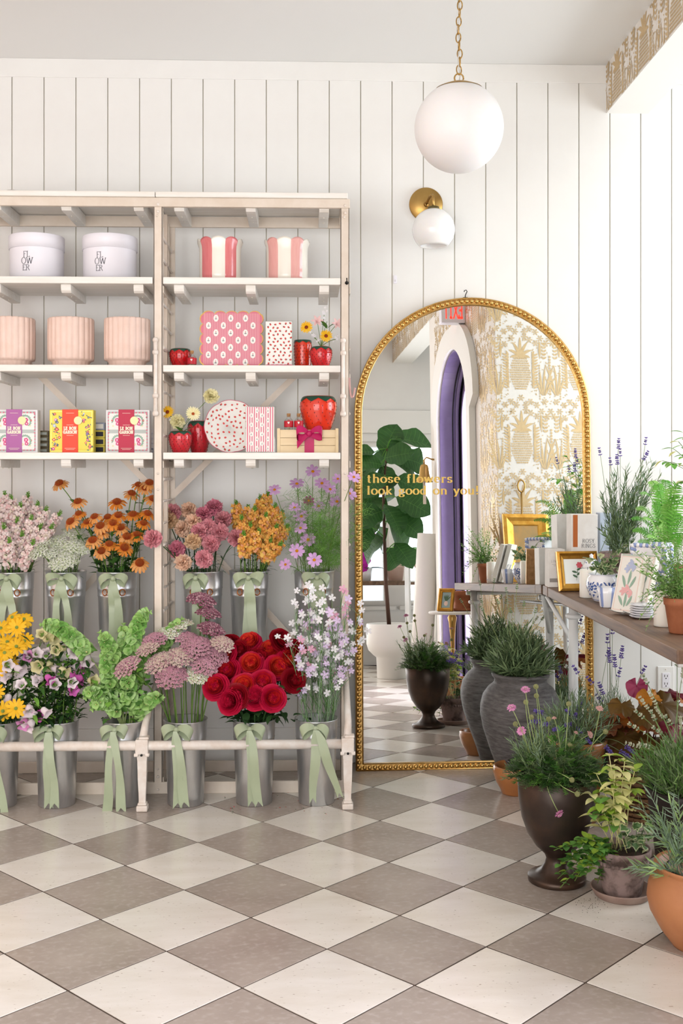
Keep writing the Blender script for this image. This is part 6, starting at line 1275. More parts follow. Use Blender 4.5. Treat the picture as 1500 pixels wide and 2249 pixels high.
# --- bells of Ireland
im = {L_: ireland(L_, int(L_ * 100)) for L_ in (.14, .2, .26)}
def bendspike(b, path, L_):
    out = MB(); out.f, out.m, out.sm, out.mats = b.f, b.m, b.sm, b.mats; tot = sum((V(q) - V(p)).length for p, q in zip(path[:-1], path[1:]))
    for (x, y, z) in b.v:
        tt = max(0, min(1, 1 - (L_ - z) / tot)); p, d = along(path, tt); e1 = V((1, 0, 0)) - d * d.x; e1.normalize(); e2 = d.cross(e1); out.v.append(p + e1 * x + e2 * y + d * max(0, z - L_))
    return out
for i, (pts, L_, lb) in enumerate((([(285, 1580), (278, 1480), (283, 1400), (300, 1345), (326, 1346)], .26, 'tallest green bells of Ireland spike, bending right at its tip'), ([(262, 1580), (240, 1480), (190, 1400), (140, 1365), (95, 1372)], .26, 'green bells of Ireland spike arching far left over the bellflowers'), ([(270, 1580), (262, 1490), (245, 1420), (222, 1392)], .2, 'green bells of Ireland spike in the bucket middle'), ([(290, 1580), (310, 1500), (345, 1420), (398, 1362)], .2, 'green bells of Ireland spike reaching right behind the lace flowers'), ([(262, 1585), (240, 1540), (205, 1505), (190, 1530)], .14, 'short green bells of Ireland spike drooping left'), ([(285, 1585), (285, 1560), (283, 1500), (280, 1470)], .14, 'green bells of Ireland stem upright at the bucket front'), ([(290, 1585), (305, 1560), (330, 1530), (352, 1532)], .14, 'short green bells of Ireland spike drooping right'), ([(265, 1585), (250, 1530), (230, 1470), (235, 1420)], .2, 'green bells of Ireland spike left of the bucket middle'), ([(275, 1580), (290, 1500), (310, 1450), (320, 1420)], .2, 'green bells of Ireland spike leaning right of the middle'), ([(272, 1580), (265, 1500), (275, 1440), (272, 1375)], .26, 'green bells of Ireland spike standing upright at the back'), ([(268, 1585), (255, 1545), (222, 1530), (205, 1555)], .14, 'lowest green bells of Ireland spike over the left rim'))):
    y0 = -.57; n = len(pts); yd = (-.52 if i in (0, 9, 3) else -.64 if i in (4, 5, 6, 10) else -.58); P_ = [at(p[0], p[1], y0 + (yd - y0) * k / (n - 1)) for k, p in enumerate(pts)]; base = V((BK['bell'].x, BK['bell'].y, .1))
    path = bez(P_[0], P_[1] * 1.15 - P_[0] * .15, P_[-2] * 1.1 - P_[-1] * .1 if n > 3 else P_[1], P_[-1], 24); t = thing('bells_of_ireland', lb, 'flower', base, None, 'green bells of Ireland spikes')
    obj('stem', MB().add(tube([base - base] + [p - base for p in path[:20]], .003, 5), 'stem_pale'), t); obj('bloom', bendspike(im[L_], [p - base for p in path], L_), t)
t = thing('bells_foliage', 'round scalloped green leaves among the bells of Ireland', 'foliage', BK['bell']); b = MB()
for k in range(150):
    p = at(272 + YG.gauss(0, 34), 1500 + YG.uniform(-40, 80), YG.uniform(-.66, -.5)); b.add(leaf(YG.uniform(.02, .035), YG.uniform(.02, .028), 4, YG.uniform(0, .8), .2, wav=.1), YG.choice(['ireland_b', 'leaf_green', 'leaf_green', 'leaf_bright']), M.Translation(p - BK['bell']) @ M.Rotation(YG.uniform(0, 6.28), 4, 'Z') @ M.Rotation(YG.uniform(-1, .8), 4, 'Y'))
obj('foliage', b, t, kind='stuff')
# --- roses
rs = {'bright red': [rose(.049, ['rose_heart', 'rose_mid', 'rose_out'], i).mesh('bloom') for i in range(3)], 'dark red': [rose(.047, ['rose_dk2', 'rose_dk', 'rose_dk'], 7).mesh('bloom')], 'crimson': [rose(.049, ['rose_out', 'rose_out', 'rose_out'], 8).mesh('bloom'), rose(.05, ['rose_mid', 'rose_out', 'rose_out'], 9).mesh('bloom')]}
stems('rose', 'garden_rose', 'garden rose', 'flower', [(548, 1412, 'bright red'), (502, 1415, 'dark red'), (617, 1406, 'dark red'), (494, 1438, 'bright red'), (552, 1458, 'bright red'), (592, 1430, 'bright red'), (608, 1466, 'bright red'), (502, 1476, 'crimson'), (636, 1450, 'bright red'), (475, 1509, 'crimson'), (536, 1507, 'bright red'), (505, 1541, 'crimson'), (561, 1532, 'crimson'), (599, 1534, 'crimson'), (577, 1500, 'crimson'), (650, 1428, 'dark red'), (645, 1494, 'dark red'), (527, 1430, 'dark red'), (570, 1445, 'dark red'), (520, 1530, 'dark red')], lambda c: YG.choice(rs[c]), -.5, -.7, 1405, 1540, (5, .06, .034, ['leaf_dark'], .0, .7), r=.003, smat='leaf_dark', face=(0, -.95, .35), outk=3.2)
t = thing('rose_foliage', 'dark glossy rose leaves at the rim of the red rose bucket', 'foliage', BK['rose']); b = MB()
for k in range(90): p = at(575 + YG.gauss(0, 34), 1555 + YG.uniform(-45, 28), YG.uniform(-.67, -.52)); b.add(leaf(YG.uniform(.04, .06), .03, 4, YG.uniform(.2, 1), .25), 'leaf_dark', M.Translation(p - BK['rose']) @ M.Rotation(YG.uniform(0, 6.28), 4, 'Z') @ M.Rotation(YG.uniform(-.6, .9), 4, 'Y'))
obj('foliage', b, t, kind='stuff')
# --- campion
STAR = {}
for c in ('lych_white', 'lych_pink', 'lych_lilac'):
    STAR[c] = []
    for q in (1, 2): b = MB(); star5(b, .017, c, M.Identity(4), random.Random(q)); STAR[c].append(b.mesh('campion_bloom'))
g_ = random.Random(77)
for i in range(30):
    a = 2 * pi * i * .618; q = sqrt((i + .5) / 30); px = 712 + 92 * q * cos(a); py = 1372 + 100 * q * sin(a); y = g_.uniform(-.7, -.44); H = at(px, py, y); path = stem_path(None, H, 'lych', .03); base = path[0]
    wh = 'pink-flushed' if i % 4 == 0 else 'white'
    t = thing('campion_stem', wh + ' campion spray' + (', reaching furthest over the mirror frame' if i == 29 else ' in the rightmost lower bucket'), 'flower', base, None, wh + ' campion sprays'); sb = MB().add(tube([p - base for p in path], .0013, 4), 'leaf_grey')
    for k in range(8):
        p, dd = along(path[1:], .35 + .62 * k / 8); e = p + V((g_.gauss(0, .034), g_.gauss(-.01, .028), g_.uniform(.012, .06))); sb.add(tube([p - base, (p + e) / 2 - base + V((0, 0, .006)), e - base], .0009, 4), 'leaf_grey')
        c = ('lych_pink' if g_.random() < .45 else 'lych_lilac') if i % 4 == 0 else g_.choice(['lych_white', 'lych_white', 'lych_white', 'lych_lilac'])
        obj('bloom', STAR[c][k % 2], t, T=look(e - base, V((g_.gauss(0, .5), -1 + g_.gauss(0, .4), g_.gauss(.4, .5))), g_.uniform(0, 6), g_.uniform(.75, 1.1)))
    obj('bloom', STAR['lych_white' if i % 4 else 'lych_pink'][0], t, T=look(H - base, V((g_.gauss(0, .4), -1, .5))))
    for k in range(16):
        p, dd = along(path[1:], .0 + .85 * g_.random()); dx = V((g_.gauss(0, .35), g_.gauss(0, .3), 1)).normalized(); sb.add(strip([p - base, p - base + dx * .04, p - base + dx * .075 + V((0, 0, -.006))], dx.orthogonal().normalized(), [.0028, .0022, .0004]), g_.choice(['leaf_green', 'leaf_grey', 'leaf_feather']))
    obj('stem', sb, t)
# posies in the strawberry vases
def posy(root, items, yv):
    for (px, py, kind_, lb) in items:
        H = at(px, py, yv); b0 = root[1] + V((0, 0, .03)); t = thing('posy_stem', lb, 'flower', b0, None, 'posies in strawberry vases'); m = root[1] + V((0, 0, .088))
        pts = [b0, m + (H - m) * .05] + bez(m, m.lerp(H, .5) + V((0, 0, .012)), H, None, 5)[1:]; obj('stem', MB().add(tube([p - b0 for p in pts], .0015, 4), 'stem_green'), t)
        fd = V(((px - 700 if px > 600 else px - 400) / 120, -1, .25)); T_ = M.Translation(H - b0) @ frame_to(fd)
        if kind_ == 'sun': obj('bloom', daisy(.026, 18, 'rud_yellow', 'cone_dark', .24, .3, .03, int(px), 0, .5), t, T=T_)
        elif kind_ == 'cream': obj('bloom', carnation(.03, 'posy_cream', int(px)), t, T=T_)
        elif kind_ == 'pale': obj('bloom', daisy(.03, 20, 'posy_cream', 'cone_mid', .24, .2, .03, int(px), -.1, .6), t, T=T_)
        elif kind_ == 'lily':
            b = MB()
            for k in range(6): v, f = petalv(.036, .004, .016, 4, cup=.3, lift=1.2, bend=-1.5, tip='point'); b.add((v, f), 'snap_blush', TR((0, 0, 0), k * 1.047))
            obj('bloom', b, t, T=T_)
        elif kind_ == 'tiny':
            b = MB(); g2 = random.Random(int(px))
            for k in range(9): star5(b, .007, 'lych_white', look(V((g2.gauss(0, .014), g2.gauss(0, .01), g2.gauss(0, .012))), V((g2.gauss(0, .4), -1, .3))), g2)
            obj('bloom', b, t, T=M.Translation(H - b0))
        else:
            b = MB()
            for k in range(3): b.add(leaf(.06, .018, 5, .6, .25), 'leaf_green', TR((0, 0, 0), k * 2.1, -.7))
            obj('leaves', b, t, T=M.Translation(H - b0 - V((0, 0, .03))))
petal('posy_cream', 'f2e7a8', 'f5eec6')
posy(BV1, [(673, 719, 'sun', 'yellow dark-eyed marigold leaning left in the strawberry vase'), (716, 738, 'sun', 'yellow dark-eyed marigold low in the strawberry vase'), (697, 708, 'lily', 'pale pink lily bloom between the two marigolds'), (738, 714, 'lily', 'pale pink lily bloom leaning right against the rack post'), (718, 706, 'leaf', 'broad green leaves above the marigolds'), (690, 742, 'tiny', 'tiny white daisies left in the marigold posy'), (738, 745, 'tiny', 'tiny white daisies right in the marigold posy'), (712, 690, 'tiny', 'topmost tiny white daisies of the marigold posy')], -.36)
posy(BV2, [(390, 927, 'cream', 'pale yellow ruffled carnation low in the strawberry vase'), (424, 909, 'pale', 'cream marigold with a rusty eye in the strawberry vase'), (463, 871, 'cream', 'lone pale yellow carnation standing high on its stem'), (375, 915, 'tiny', 'tiny white filler flowers left in the pale yellow posy'), (368, 905, 'sun', 'small yellow bloom at the far left of the posy'), (400, 935, 'leaf', 'green leaves in the pale yellow posy')], -.385)
# fallen leaves on the floor
for (px, py, lb) in ((47, 1747, 'fallen dark leaf near the left buckets'), (212, 1692, 'fallen dark leaf by the rear rail')): tag(obj('fallen_leaf', MB().add(leaf(.05, .02, 4, .3, .2), 'leaf_dark'), None, fl(px, py) + V((0, 0, .003)), (0, 0, px)), lb, 'leaf')

b = MB(); g_ = random.Random(3)
for k in range(70): p = fl(1300 + g_.gauss(0, 22), 1985 + g_.gauss(0, 12)); s = g_.uniform(.0004, .0012); b.add(sphere(s, 5, 4), 'soil', M.Translation(p + V((0, 0, s))))
for k in range(60): p = fl(g_.uniform(480, 760), g_.uniform(1735, 1790)); s = g_.uniform(.0008, .0022); b.add(sphere(s, 5, 4, 1.6, 1, .5), g_.choice(['leaf_dark', 'lace_mauve', 'cone_dark', 'rose_mid']), M.Translation(p + V((0, 0, s))))
o = tag(obj('floor_crumbs', b), 'scattered crumbs of soil and petals on the tiled floor', 'debris'); o['kind'] = 'stuff'
# ================================================================ PLANTS ON THE RIGHT
PG = random.Random(99)
mat('stoneware', '474342', .6, col2='6a6664', scale=22, stretch=(1, 1, 5), bump=.5, bscale=60); mat('bronze', '3a302a', .38, .55, col2='5a4334', scale=5, contrast=(.4, .7)); mat('dark_pot', '3f3330', .5, col2='2e2523', scale=8); mat('nursery_pot', '1d1c1c', .5); mat('wicker', '8a6a48', .7, col2='6d5036', scale=30); mat('saucer_clay', '8a7166', .85, col2='a08a7e', scale=10, bump=.2); mat('clay_orange', 'b57a50', .48, col2='a56a42', scale=5, bump=.08, bscale=30)
for n_, c, c2 in (('lav_leaf', '6d8458', '82976a'), ('lav_leaf_dk', '4d6440', '5d7550'), ('lav_grey', '8fa48c', '7b9378'), ('thyme', '86a860', '9cba78'), ('fern', '5da33a', '7bbb4e'), ('fern_pale', '8fc75e', 'a5d474'), ('ivy_green', '4c6e3e', '5c7e4a'), ('ivy_cream', 'c9cfa4', 'b8c290'), ('gold_leaf', 'e6e190', 'eee9ac'), ('lime_leaf', 'a5c24a', '8fb03e'), ('oregano', '5f9440', '75a850'), ('heu_orange', 'a8562a', 'c0762c'), ('heu_brown', '6a3a22', '7d4a2a'), ('heu_olive', '5c4420', '7a5a28'), ('heu_wine', '6e1c2c', '842838'), ('heu_pink', '9a3458', 'ac486a'), ('heu_amber', 'd08a2a', 'c2781f'), ('fig_leaf', '27501f', '345f2a')): leafm(n_, c, c2)
for n_, c, c2 in (('lav_bloom', '7a66b8', '8f7cc8'), ('lav_bloom_dk', '5a4a94', '6a58a4'), ('lav_white', 'e6e8d0', 'dfe0c0'), ('scab_pink', 'd98ab8', 'e4a2c8'), ('scab_seed', 'a8a878', '94965f'), ('orchid', 'b0189a', 'c030aa')): petal(n_, c, c2)
def potof(t, prof, m, n=40, name='pot', rf=None, soil=None):
    obj(name, MB().add(lathe(prof, n, rf), m), t)
    if soil: obj('soil', MB().add(lathe([(soil[0], soil[1]), (soil[0] * .6, soil[1] + .006), (1e-4, soil[1] + .008)], 24), 'soil'), t)
def needles(b, root, tip, n, L_, W_, mats, g_, t0=.15, spread=.8, sm='lav_leaf'):
    """one stem with narrow leaf pairs"""
    root, tip = V(root), V(tip); mid = root.lerp(tip, .5) + V(((tip.x - root.x) * -.12, (tip.y - root.y) * -.12, (tip - root).length * .06)); path = bez(root, mid, tip, None, 6)
    b.add(tube(path, [.0016] * 6 + [.0006], 3, False), sm)
    for k in range(n):
        p, d = along(path, t0 + (1 - t0) * k / n); a = g_.uniform(0, 6.28); e1 = d.orthogonal().normalized(); e2 = d.cross(e1); o = (e1 * cos(a) + e2 * sin(a)); q = (d + o * spread).normalized(); l_ = L_ * g_.uniform(.7, 1.15)
        b.add(strip([p, p + q * l_ * .5 + o * l_ * .05, p + q * l_ + o * l_ * .04], d.cross(o).normalized(), [W_ * .5, W_, W_ * .15]), g_.choice(mats))
def bush(t, c, R_, H_, nst, seed, L_=.04, W_=.0035, mats=('lav_leaf', 'lav_leaf_dk'), nl=16, flat=.6, base=.35, name='foliage'):
    b = MB(); g_ = random.Random(seed); c = V(c)
    for i in range(nst):
        a = i * 2.39996; q = sqrt((i + .5) / nst); tip = c + V((R_ * q * cos(a), R_ * q * sin(a), H_ * (1 - flat * q * q) * g_.uniform(.75, 1.1))); needles(b, c + V((R_ * base * q * cos(a), R_ * base * q * sin(a), 0)), tip, nl, L_, W_, mats, g_)
    return obj(name, b, t, kind='stuff')
def lavspike(L_, m, seed, dens=1.0):
    b = MB(); g_ = random.Random(seed); n = max(3, int(L_ / .008))
    for j in range(n):
        z = L_ * j / n + g_.uniform(-.002, .002); r = .0055 * (1 - .4 * j / n) * g_.uniform(.6, 1.2)
        for i in range(5): a = i * 1.257 + j * .6; d = V((cos(a), sin(a), .7)); b.add(sphere(1, 5, 4, .0022, .0022, .0042), m[1] if g_.random() < .5 else m[0], look(V((r * cos(a), r * sin(a), z)), d, 0, g_.uniform(.8, 1.3)))
    return b.mesh('bloom')
LAV = [lavspike(.035, ('lav_bloom', 'lav_bloom_dk'), 1), lavspike(.05, ('lav_bloom', 'lav_bloom_dk'), 2)]; LAVW = [lavspike(.04, ('lav_white', 'leaf_grey'), 3), lavspike(.055, ('lav_white', 'lav_white'), 4)]; LAVB = [lavspike(.03, ('lav_grey', 'thyme'), 5)]
def spikes2(t, O, root, heads, meshes, sm='lav_leaf', r=.0011, s=1):
    for (px, py, y) in heads:
        H = at(px, py, y) - O; rt = V(root) + V((PG.gauss(0, .03), PG.gauss(0, .02), 0)); path = bez(rt, rt.lerp(H, .6) + V((0, 0, .03)), H, None, 7); d = (path[-1] - path[-2]).normalized()
        obj('flower_stem', MB().add(tube(path, r, 4), sm), t); obj('bloom', PG.choice(meshes), t, T=M.Translation(H) @ frame_to(d) @ M.Scale(s, 4))
# ---- stoneware jar with lavender
J = fl(1143, 1716); t = thing('stoneware_jar', 'tall dark grey stoneware jar planted with bushy lavender', 'planter', J)
pr = [(1e-4, 0), (.08, 0), (.084, .004), (.1, .06), (.128, .14), (.155, .22), (.166, .285), (.166, .32), (.155, .36), (.135, .39), (.116, .405), (.108, .414), (.108, .428), (.118, .438), (.12, .448), (.114, .454), (.104, .45), (.1, .42), (1e-4, .42)]
potof(t, pr, 'stoneware', 56, 'jar', rf=lambda r, z, a: r * (1 + .004 * sin(z * 260 + a)))
bush(t, (0, 0, .42), .155, .225, 150, 5, .05, .0062, ('lav_leaf', 'lav_leaf_dk', 'lav_leaf'), 15, .72)
spikes2(t, J, (-.03, -.03, .44), [(1135, 1292, -.3), (1112, 1300, -.35), (1060, 1340, -.32), (1095, 1325, -.4), (1150, 1330, -.3), (1175, 1345, -.35), (1122, 1345, -.38)], LAVB, 'stem_pale', .0011, .8)
# ---- bronze urn with scabious
UN = fl(1223, 1934); t = thing('bronze_urn', 'footed dark bronze urn planted with pink scabious', 'planter', UN)
pr = [(1e-4, 0), (.086, 0), (.09, .003), (.091, .016), (.087, .02), (.07, .024), (.05, .038), (.037, .058), (.033, .072), (.04, .088), (.066, .112), (.092, .15), (.11, .2), (.12, .26), (.1235, .325), (.121, .327), (.117, .32), (.113, .26), (.09, .18), (1e-4, .28)]
potof(t, pr[:-2] + [(.115, .3), (1e-4, .3)], 'bronze', 56, 'urn', soil=(.114, .3))
b = MB(); g_ = random.Random(8)
def lobed(b, p, d, L_, g_, mats):
    d = V(d).normalized(); sd = d.cross(V((0, 0, 1))); sd = sd.normalized() if sd.length > .1 else V((1, 0, 0)); m_ = g_.choice(mats)
    for k in range(6):
        q = V(p) + d * L_ * k / 6 + V((0, 0, -L_ * .2 * (k / 6) ** 2)); 
        for s_ in (-1, 1): e = (d * .8 + sd * s_ * g_.uniform(.6, 1) + V((0, 0, g_.uniform(-.2, .3)))).normalized(); l_ = L_ * .3 * (1 - .4 * abs(k / 6 - .5)); b.add(strip([q, q + e * l_ * .5, q + e * l_], d, [.004, .0066, .001]), m_)
    b.add(strip([V(p), V(p) + d * L_ * .5, V(p) + d * L_ + V((0, 0, -L_ * .2))], sd, [.002, .0035, .001]), m_)
for k in range(620):
    a = g_.uniform(0, 6.28); q = sqrt(g_.random()); p = V((.118 * q * cos(a), .118 * q * sin(a), .31 + .13 * (1 - q * q) * g_.random() + .015)); lobed(b, p, (cos(a) * (q + .2), sin(a) * (q + .2), g_.uniform(-.15, 1.0)), g_.uniform(.04, .075), g_, ['lav_leaf', 'lav_leaf_dk', 'leaf_green', 'leaf_feather'])
obj('foliage', b, t, kind='stuff')
for i in range(16): pass
b = MB(); g_ = random.Random(18)
for k in range(46): a = pi + g_.uniform(-1.2, 1.2); q = g_.uniform(.3, 1); needles(b, (.1 * q * cos(a), .1 * q * sin(a), .31), (.155 * q * cos(a) + g_.gauss(0, .02), .15 * q * sin(a), .31 + g_.uniform(.09, .19)), 18, .026, .0032, ('lav_grey', 'lav_leaf'), g_)
obj('foliage', b, t, kind='stuff')
def scab(r, m, seed):
    b = MB(); g_ = random.Random(seed)
    for lay, (n, rr, li) in enumerate(((14, 1, .05), (11, .72, .4), (8, .45, .9))):
        for i in range(n): v, f = petalv(r * rr, r * .1, r * .36, 3, cup=.1, lift=li + g_.uniform(-.15, .15), bend=-.4, tip='round', notch=.2, m=4); b.add((v, f), m, TR((0, 0, r * .08 * lay), 2 * pi * (i + g_.random() * .5) / n))
    for k in range(26): a = k * 2.4; q = sqrt(k / 26) * r * .4; b.add(sphere(r * .07, 5, 4), 'snap_cream' if k % 2 else m, M.Translation((q * cos(a), q * sin(a), r * .32)))
    return b.mesh('bloom')
def seedhead(r):
    b = MB()
    for k in range(60): z = 1 - 2 * (k + .5) / 60; a = k * 2.4; q = sqrt(1 - z * z); b.add(([(-.2 * r, -.2 * r, 0), (.2 * r, -.2 * r, 0), (0, .25 * r, 0), (0, 0, .3 * r)], [(0, 1, 3), (1, 2, 3), (2, 0, 3)]), 'scab_seed', look(V((q * cos(a), q * sin(a), z)) * r * .85, (q * cos(a), q * sin(a), z)), False)
    b.add(sphere(r * .86, 10, 8), 'scab_seed'); return b.mesh('seed_head')
SC = [scab(.0165, 'scab_pink', 1), scab(.0165, 'scab_pink', 2)]; SCP = [scab(.0145, petal('scab_peach', 'e0a8a0', 'e8bcb4'), 3)]; SD = [seedhead(.0078)]
def wiry(px, py, y, me, nm, ctrl=None, s=1.0):
    H = at(px, py, y) - UN; g_ = PG; rt = V((H.x * .45 + g_.gauss(0, .015), g_.uniform(-.06, .04), .33))
    path = bez(rt, (at(*ctrl, y) - UN) if ctrl else rt.lerp(H, .6) + V((g_.gauss(0, .01), 0, .03)), H, None, 9); d = (path[-1] - path[-2]).normalized(); obj('flower_stem', MB().add(tube(path, .0013, 5), 'stem_pale'), t)
    fd = d + V((0, -.7, .3)) if nm == 'bloom' else d
    obj(nm, PG.choice(me), t, T=M.Translation(H) @ frame_to(fd) @ M.Scale(s, 4))
for px, py in ((1154, 1514), (1123, 1554), (1145, 1605)): wiry(px, py, -1.45 + PG.uniform(-.03, .03), SC, 'bloom')
for px, py in ((1317, 1556), (1296, 1613), (1265, 1609), (1217, 1577)): wiry(px, py, -1.42, SCP, 'bloom', None, .95 if px > 1280 else .6)
for px, py in ((1177, 1508), (1178, 1528), (1155, 1542), (1249, 1546), (1205, 1579), (1219, 1619), (1252, 1636), (1167, 1575), (1330, 1607), (1132, 1590)): wiry(px, py, -1.45 + PG.uniform(-.05, .05), SD, 'seed_head')
wiry(1228, 1787, -1.6, SC, 'bloom', (1188, 1715)); wiry(1268, 1744, -1.6, SD, 'seed_head', (1215, 1722)); wiry(1256, 1713, -1.58, SD, 'seed_head', (1220, 1690))
# ---- glazed terracotta bowl with nursery pot
p = fl(1132, 1741); t = thing('terracotta_bowl', 'glazed orange terracotta bowl holding a black nursery pot', 'planter', p)
potof(t, [(1e-4, 0), (.055, 0), (.057, .006), (.06, .015), (.08, .05), (.09, .085), (.088, .105), (.083, .112), (.079, .11), (.078, .09), (.05, .02), (1e-4, .02)], 'terracotta_glazed', 44, 'bowl')
obj('nursery_pot', MB().add(lathe([(.035, .022), (.047, .12), (.05, .12), (.05, .128), (.045, .128), (.042, .1), (1e-4, .1)], 28), 'nursery_pot', M.Translation((.02, .0, 0))), t)
# ---- weathered pot with frilled band
OP = fl(1366, 1966); t = thing('weathered_pot', 'weathered clay pot with scalloped band, herbs spilling over its rim', 'planter', OP); G1 = t
obj('saucer', MB().add(lathe([(1e-4, 0), (.078, 0), (.082, .003), (.093, .022), (.094, .026), (.089, .026), (.079, .008), (1e-4, .006)], 48), 'saucer_clay'), t)
pr = [(1e-4, .008), (.055, .008), (.057, .012), (.0745, .105), (.0765, .107), (.0775, .118), (.0805, .119), (.0815, .126), (.086, .128), (.087, .145), (.084, .148), (.079, .146), (.076, .125), (1e-4, .125)]
potof(t, pr, 'terracotta_old', 56, soil=(.078, .13))
b = MB()
for k in range(34): a = 2 * pi * k / 34; v, f = lathe([(.0078, 0), (.0072, .002), (1e-4, .0035)], 10); b.add((v, f), 'terracotta_old', look(V((.0765 * cos(a), .0765 * sin(a), .107)), (cos(a), sin(a), -.15)))
obj('scallop_band', b, t)
b = MB(); g_ = random.Random(12)                      # trailing oregano
for (ex, ey) in ((1216, 1868), (1222, 1905), (1230, 1950), (1262, 1935), (1285, 1925), (1250, 1860), (1275, 1900), (1240, 1890), (1290, 1850), (1300, 1900), (1312, 1940), (1225, 1930), (1270, 1845), (1300, 1880)):
    E_ = at(ex, ey, OP.y - .06 + g_.uniform(-.05, .05)) - OP; rt = V((-.06 + g_.uniform(-.02, .03), -.03 + g_.uniform(-.03, .03), .135)); path = bez(rt, rt.lerp(E_, .5) + V((0, -.01, .05)), E_, None, 8); b.add(tube(path, .0012, 4), 'stem_green')
    for k in range(12):
        q, d = along(path, .12 + .88 * k / 12)
        for s_ in (0, pi): b.add(leaf(.027 * g_.uniform(.7, 1.1), .021, 4, .5, .2), g_.choice(['oregano', 'oregano', 'lime_leaf', 'leaf_green']), M.Translation(q) @ M.Rotation(g_.uniform(-.5, .5) + s_ + k * 1.2, 4, 'Z') @ M.Rotation(g_.uniform(-.8, .3), 4, 'Y'))
obj('trailing_oregano', b, t, kind='stuff')
b = MB()                                              # golden upright plant
for (ex, ey) in ((1338, 1660), (1310, 1700), (1372, 1672), (1395, 1690), (1300, 1745), (1345, 1735), (1350, 1700), (1318, 1765), (1370, 1745), (1385, 1720), (1340, 1780), (1300, 1790)):
    E_ = at(ex, ey, OP.y - .02 + g_.uniform(-.05, .04)) - OP; rt = V((-.02 + g_.uniform(-.03, .03), g_.uniform(-.03, .03), .135)); path = bez(rt, rt.lerp(E_, .6) + V((0, 0, .02)), E_, None, 8); b.add(tube(path, .0014, 4), 'gold_leaf')
    for k in range(4):
        q, d = along(path, .5 + .5 * k / 3)
        for s_ in (0, 2.1, 4.2): b.add(leaf(.056 * g_.uniform(.5, 1.05), .027, 5, g_.uniform(.3, 1.2), .25), g_.choice(['gold_leaf', 'gold_leaf', 'lime_leaf'] if ey < 1740 else ['lime_leaf', 'gold_leaf', 'oregano']), M.Translation(q) @ M.Rotation(s_ + k * 1.3 + g_.random(), 4, 'Z') @ M.Rotation(g_.uniform(-.7, .2), 4, 'Y'))
obj('golden_foliage', b, t, kind='stuff')
def ivyleaf(s):
    o = [(0, 0), (.15, .42), (.02, .5), (.3, .55), (.5, .45), (.55, .3), (1, 0), (.55, -.3), (.5, -.45), (.3, -.55), (.02, -.5), (.15, -.42)]
    v = [(.3 * s, 0, .03 * s)] + [(x * s, y * s, -.12 * s * (x * x + y * y * 1.2)) for x, y in o]; n = len(o); return v, [(0, 1 + i, 1 + (i + 1) % n) for i in range(n)]
def ivy(t, O, root, ends, y, seed, s=.03, nm='ivy', jy=.05):
    b = MB(); g_ = random.Random(seed)
    for (ex, ey) in ends:
        E_ = at(ex, ey, y + g_.uniform(-jy, jy)) - O; rt = V(root) + V((g_.gauss(0, .015), g_.gauss(0, .015), 0)); path = bez(rt, rt.lerp(E_, .5) + V((0, 0, .04)), E_, None, 7); b.add(tube(path, .001, 4), 'ivy_green')
        for k in range(6):
            q, d = along(path, .25 + .75 * k / 5); T_ = M.Translation(q) @ M.Rotation(g_.uniform(0, 6.28), 4, 'Z') @ M.Rotation(g_.uniform(-.2, 1.3), 4, 'Y') @ M.Rotation(g_.uniform(-.5, .5), 4, 'X'); z = s * g_.uniform(.6, 1.1); b.add(ivyleaf(z), 'ivy_cream', T_, False); b.add(ivyleaf(z * .78), 'ivy_green', T_ @ M.Translation((z * .07, 0, .0012)), False)
    obj(nm, b, t, kind='stuff')
ivy(t, OP, (.035, -.01, .135), [(1375, 1815), (1400, 1805), (1425, 1815), (1440, 1835), (1385, 1855), (1410, 1850), (1360, 1830), (1430, 1790), (1395, 1835), (1420, 1865)], OP.y - .03, 3, .028)
# ---- big orange pot, front right
BP = fl(1542, 2075); t = thing('orange_clay_pot', 'big round orange clay pot cut by the right edge', 'planter', BP)
potof(t, [(1e-4, 0), (.08, 0), (.084, .006), (.11, .04), (.138, .09), (.146, .125), (.142, .16), (.128, .19), (.118, .2), (.119, .206), (.127, .216), (.124, .221), (.114, .216), (.108, .2), (1e-4, .17)], 'clay_orange', 56)
obj('nursery_pot', MB().add(lathe([(.07, .1), (.092, .2), (.096, .2), (.096, .208), (.09, .208), (.086, .18), (1e-4, .18)], 32), 'nursery_pot'), t)
b = MB(); g_ = random.Random(31)
for (ex, ey) in ((1378, 1905), (1400, 1770), (1425, 1740), (1450, 1790), (1470, 1760), (1490, 1800), (1430, 1830), (1455, 1850), (1480, 1880), (1500, 1840), (1415, 1800), (1395, 1900), (1465, 1820), (1440, 1905), (1520, 1780), (1490, 1740), (1475, 1930), (1510, 1900)):
    needles(b, V((-.04 + g_.uniform(-.05, .06), g_.uniform(-.05, .05), .19)), at(ex, ey, BP.y + g_.uniform(-.06, .1)) - BP, 26, .042, .0052, ('lav_grey', 'leaf_grey', 'thyme'), g_, .2, .9, 'lav_grey')
obj('foliage', b, t, kind='stuff')
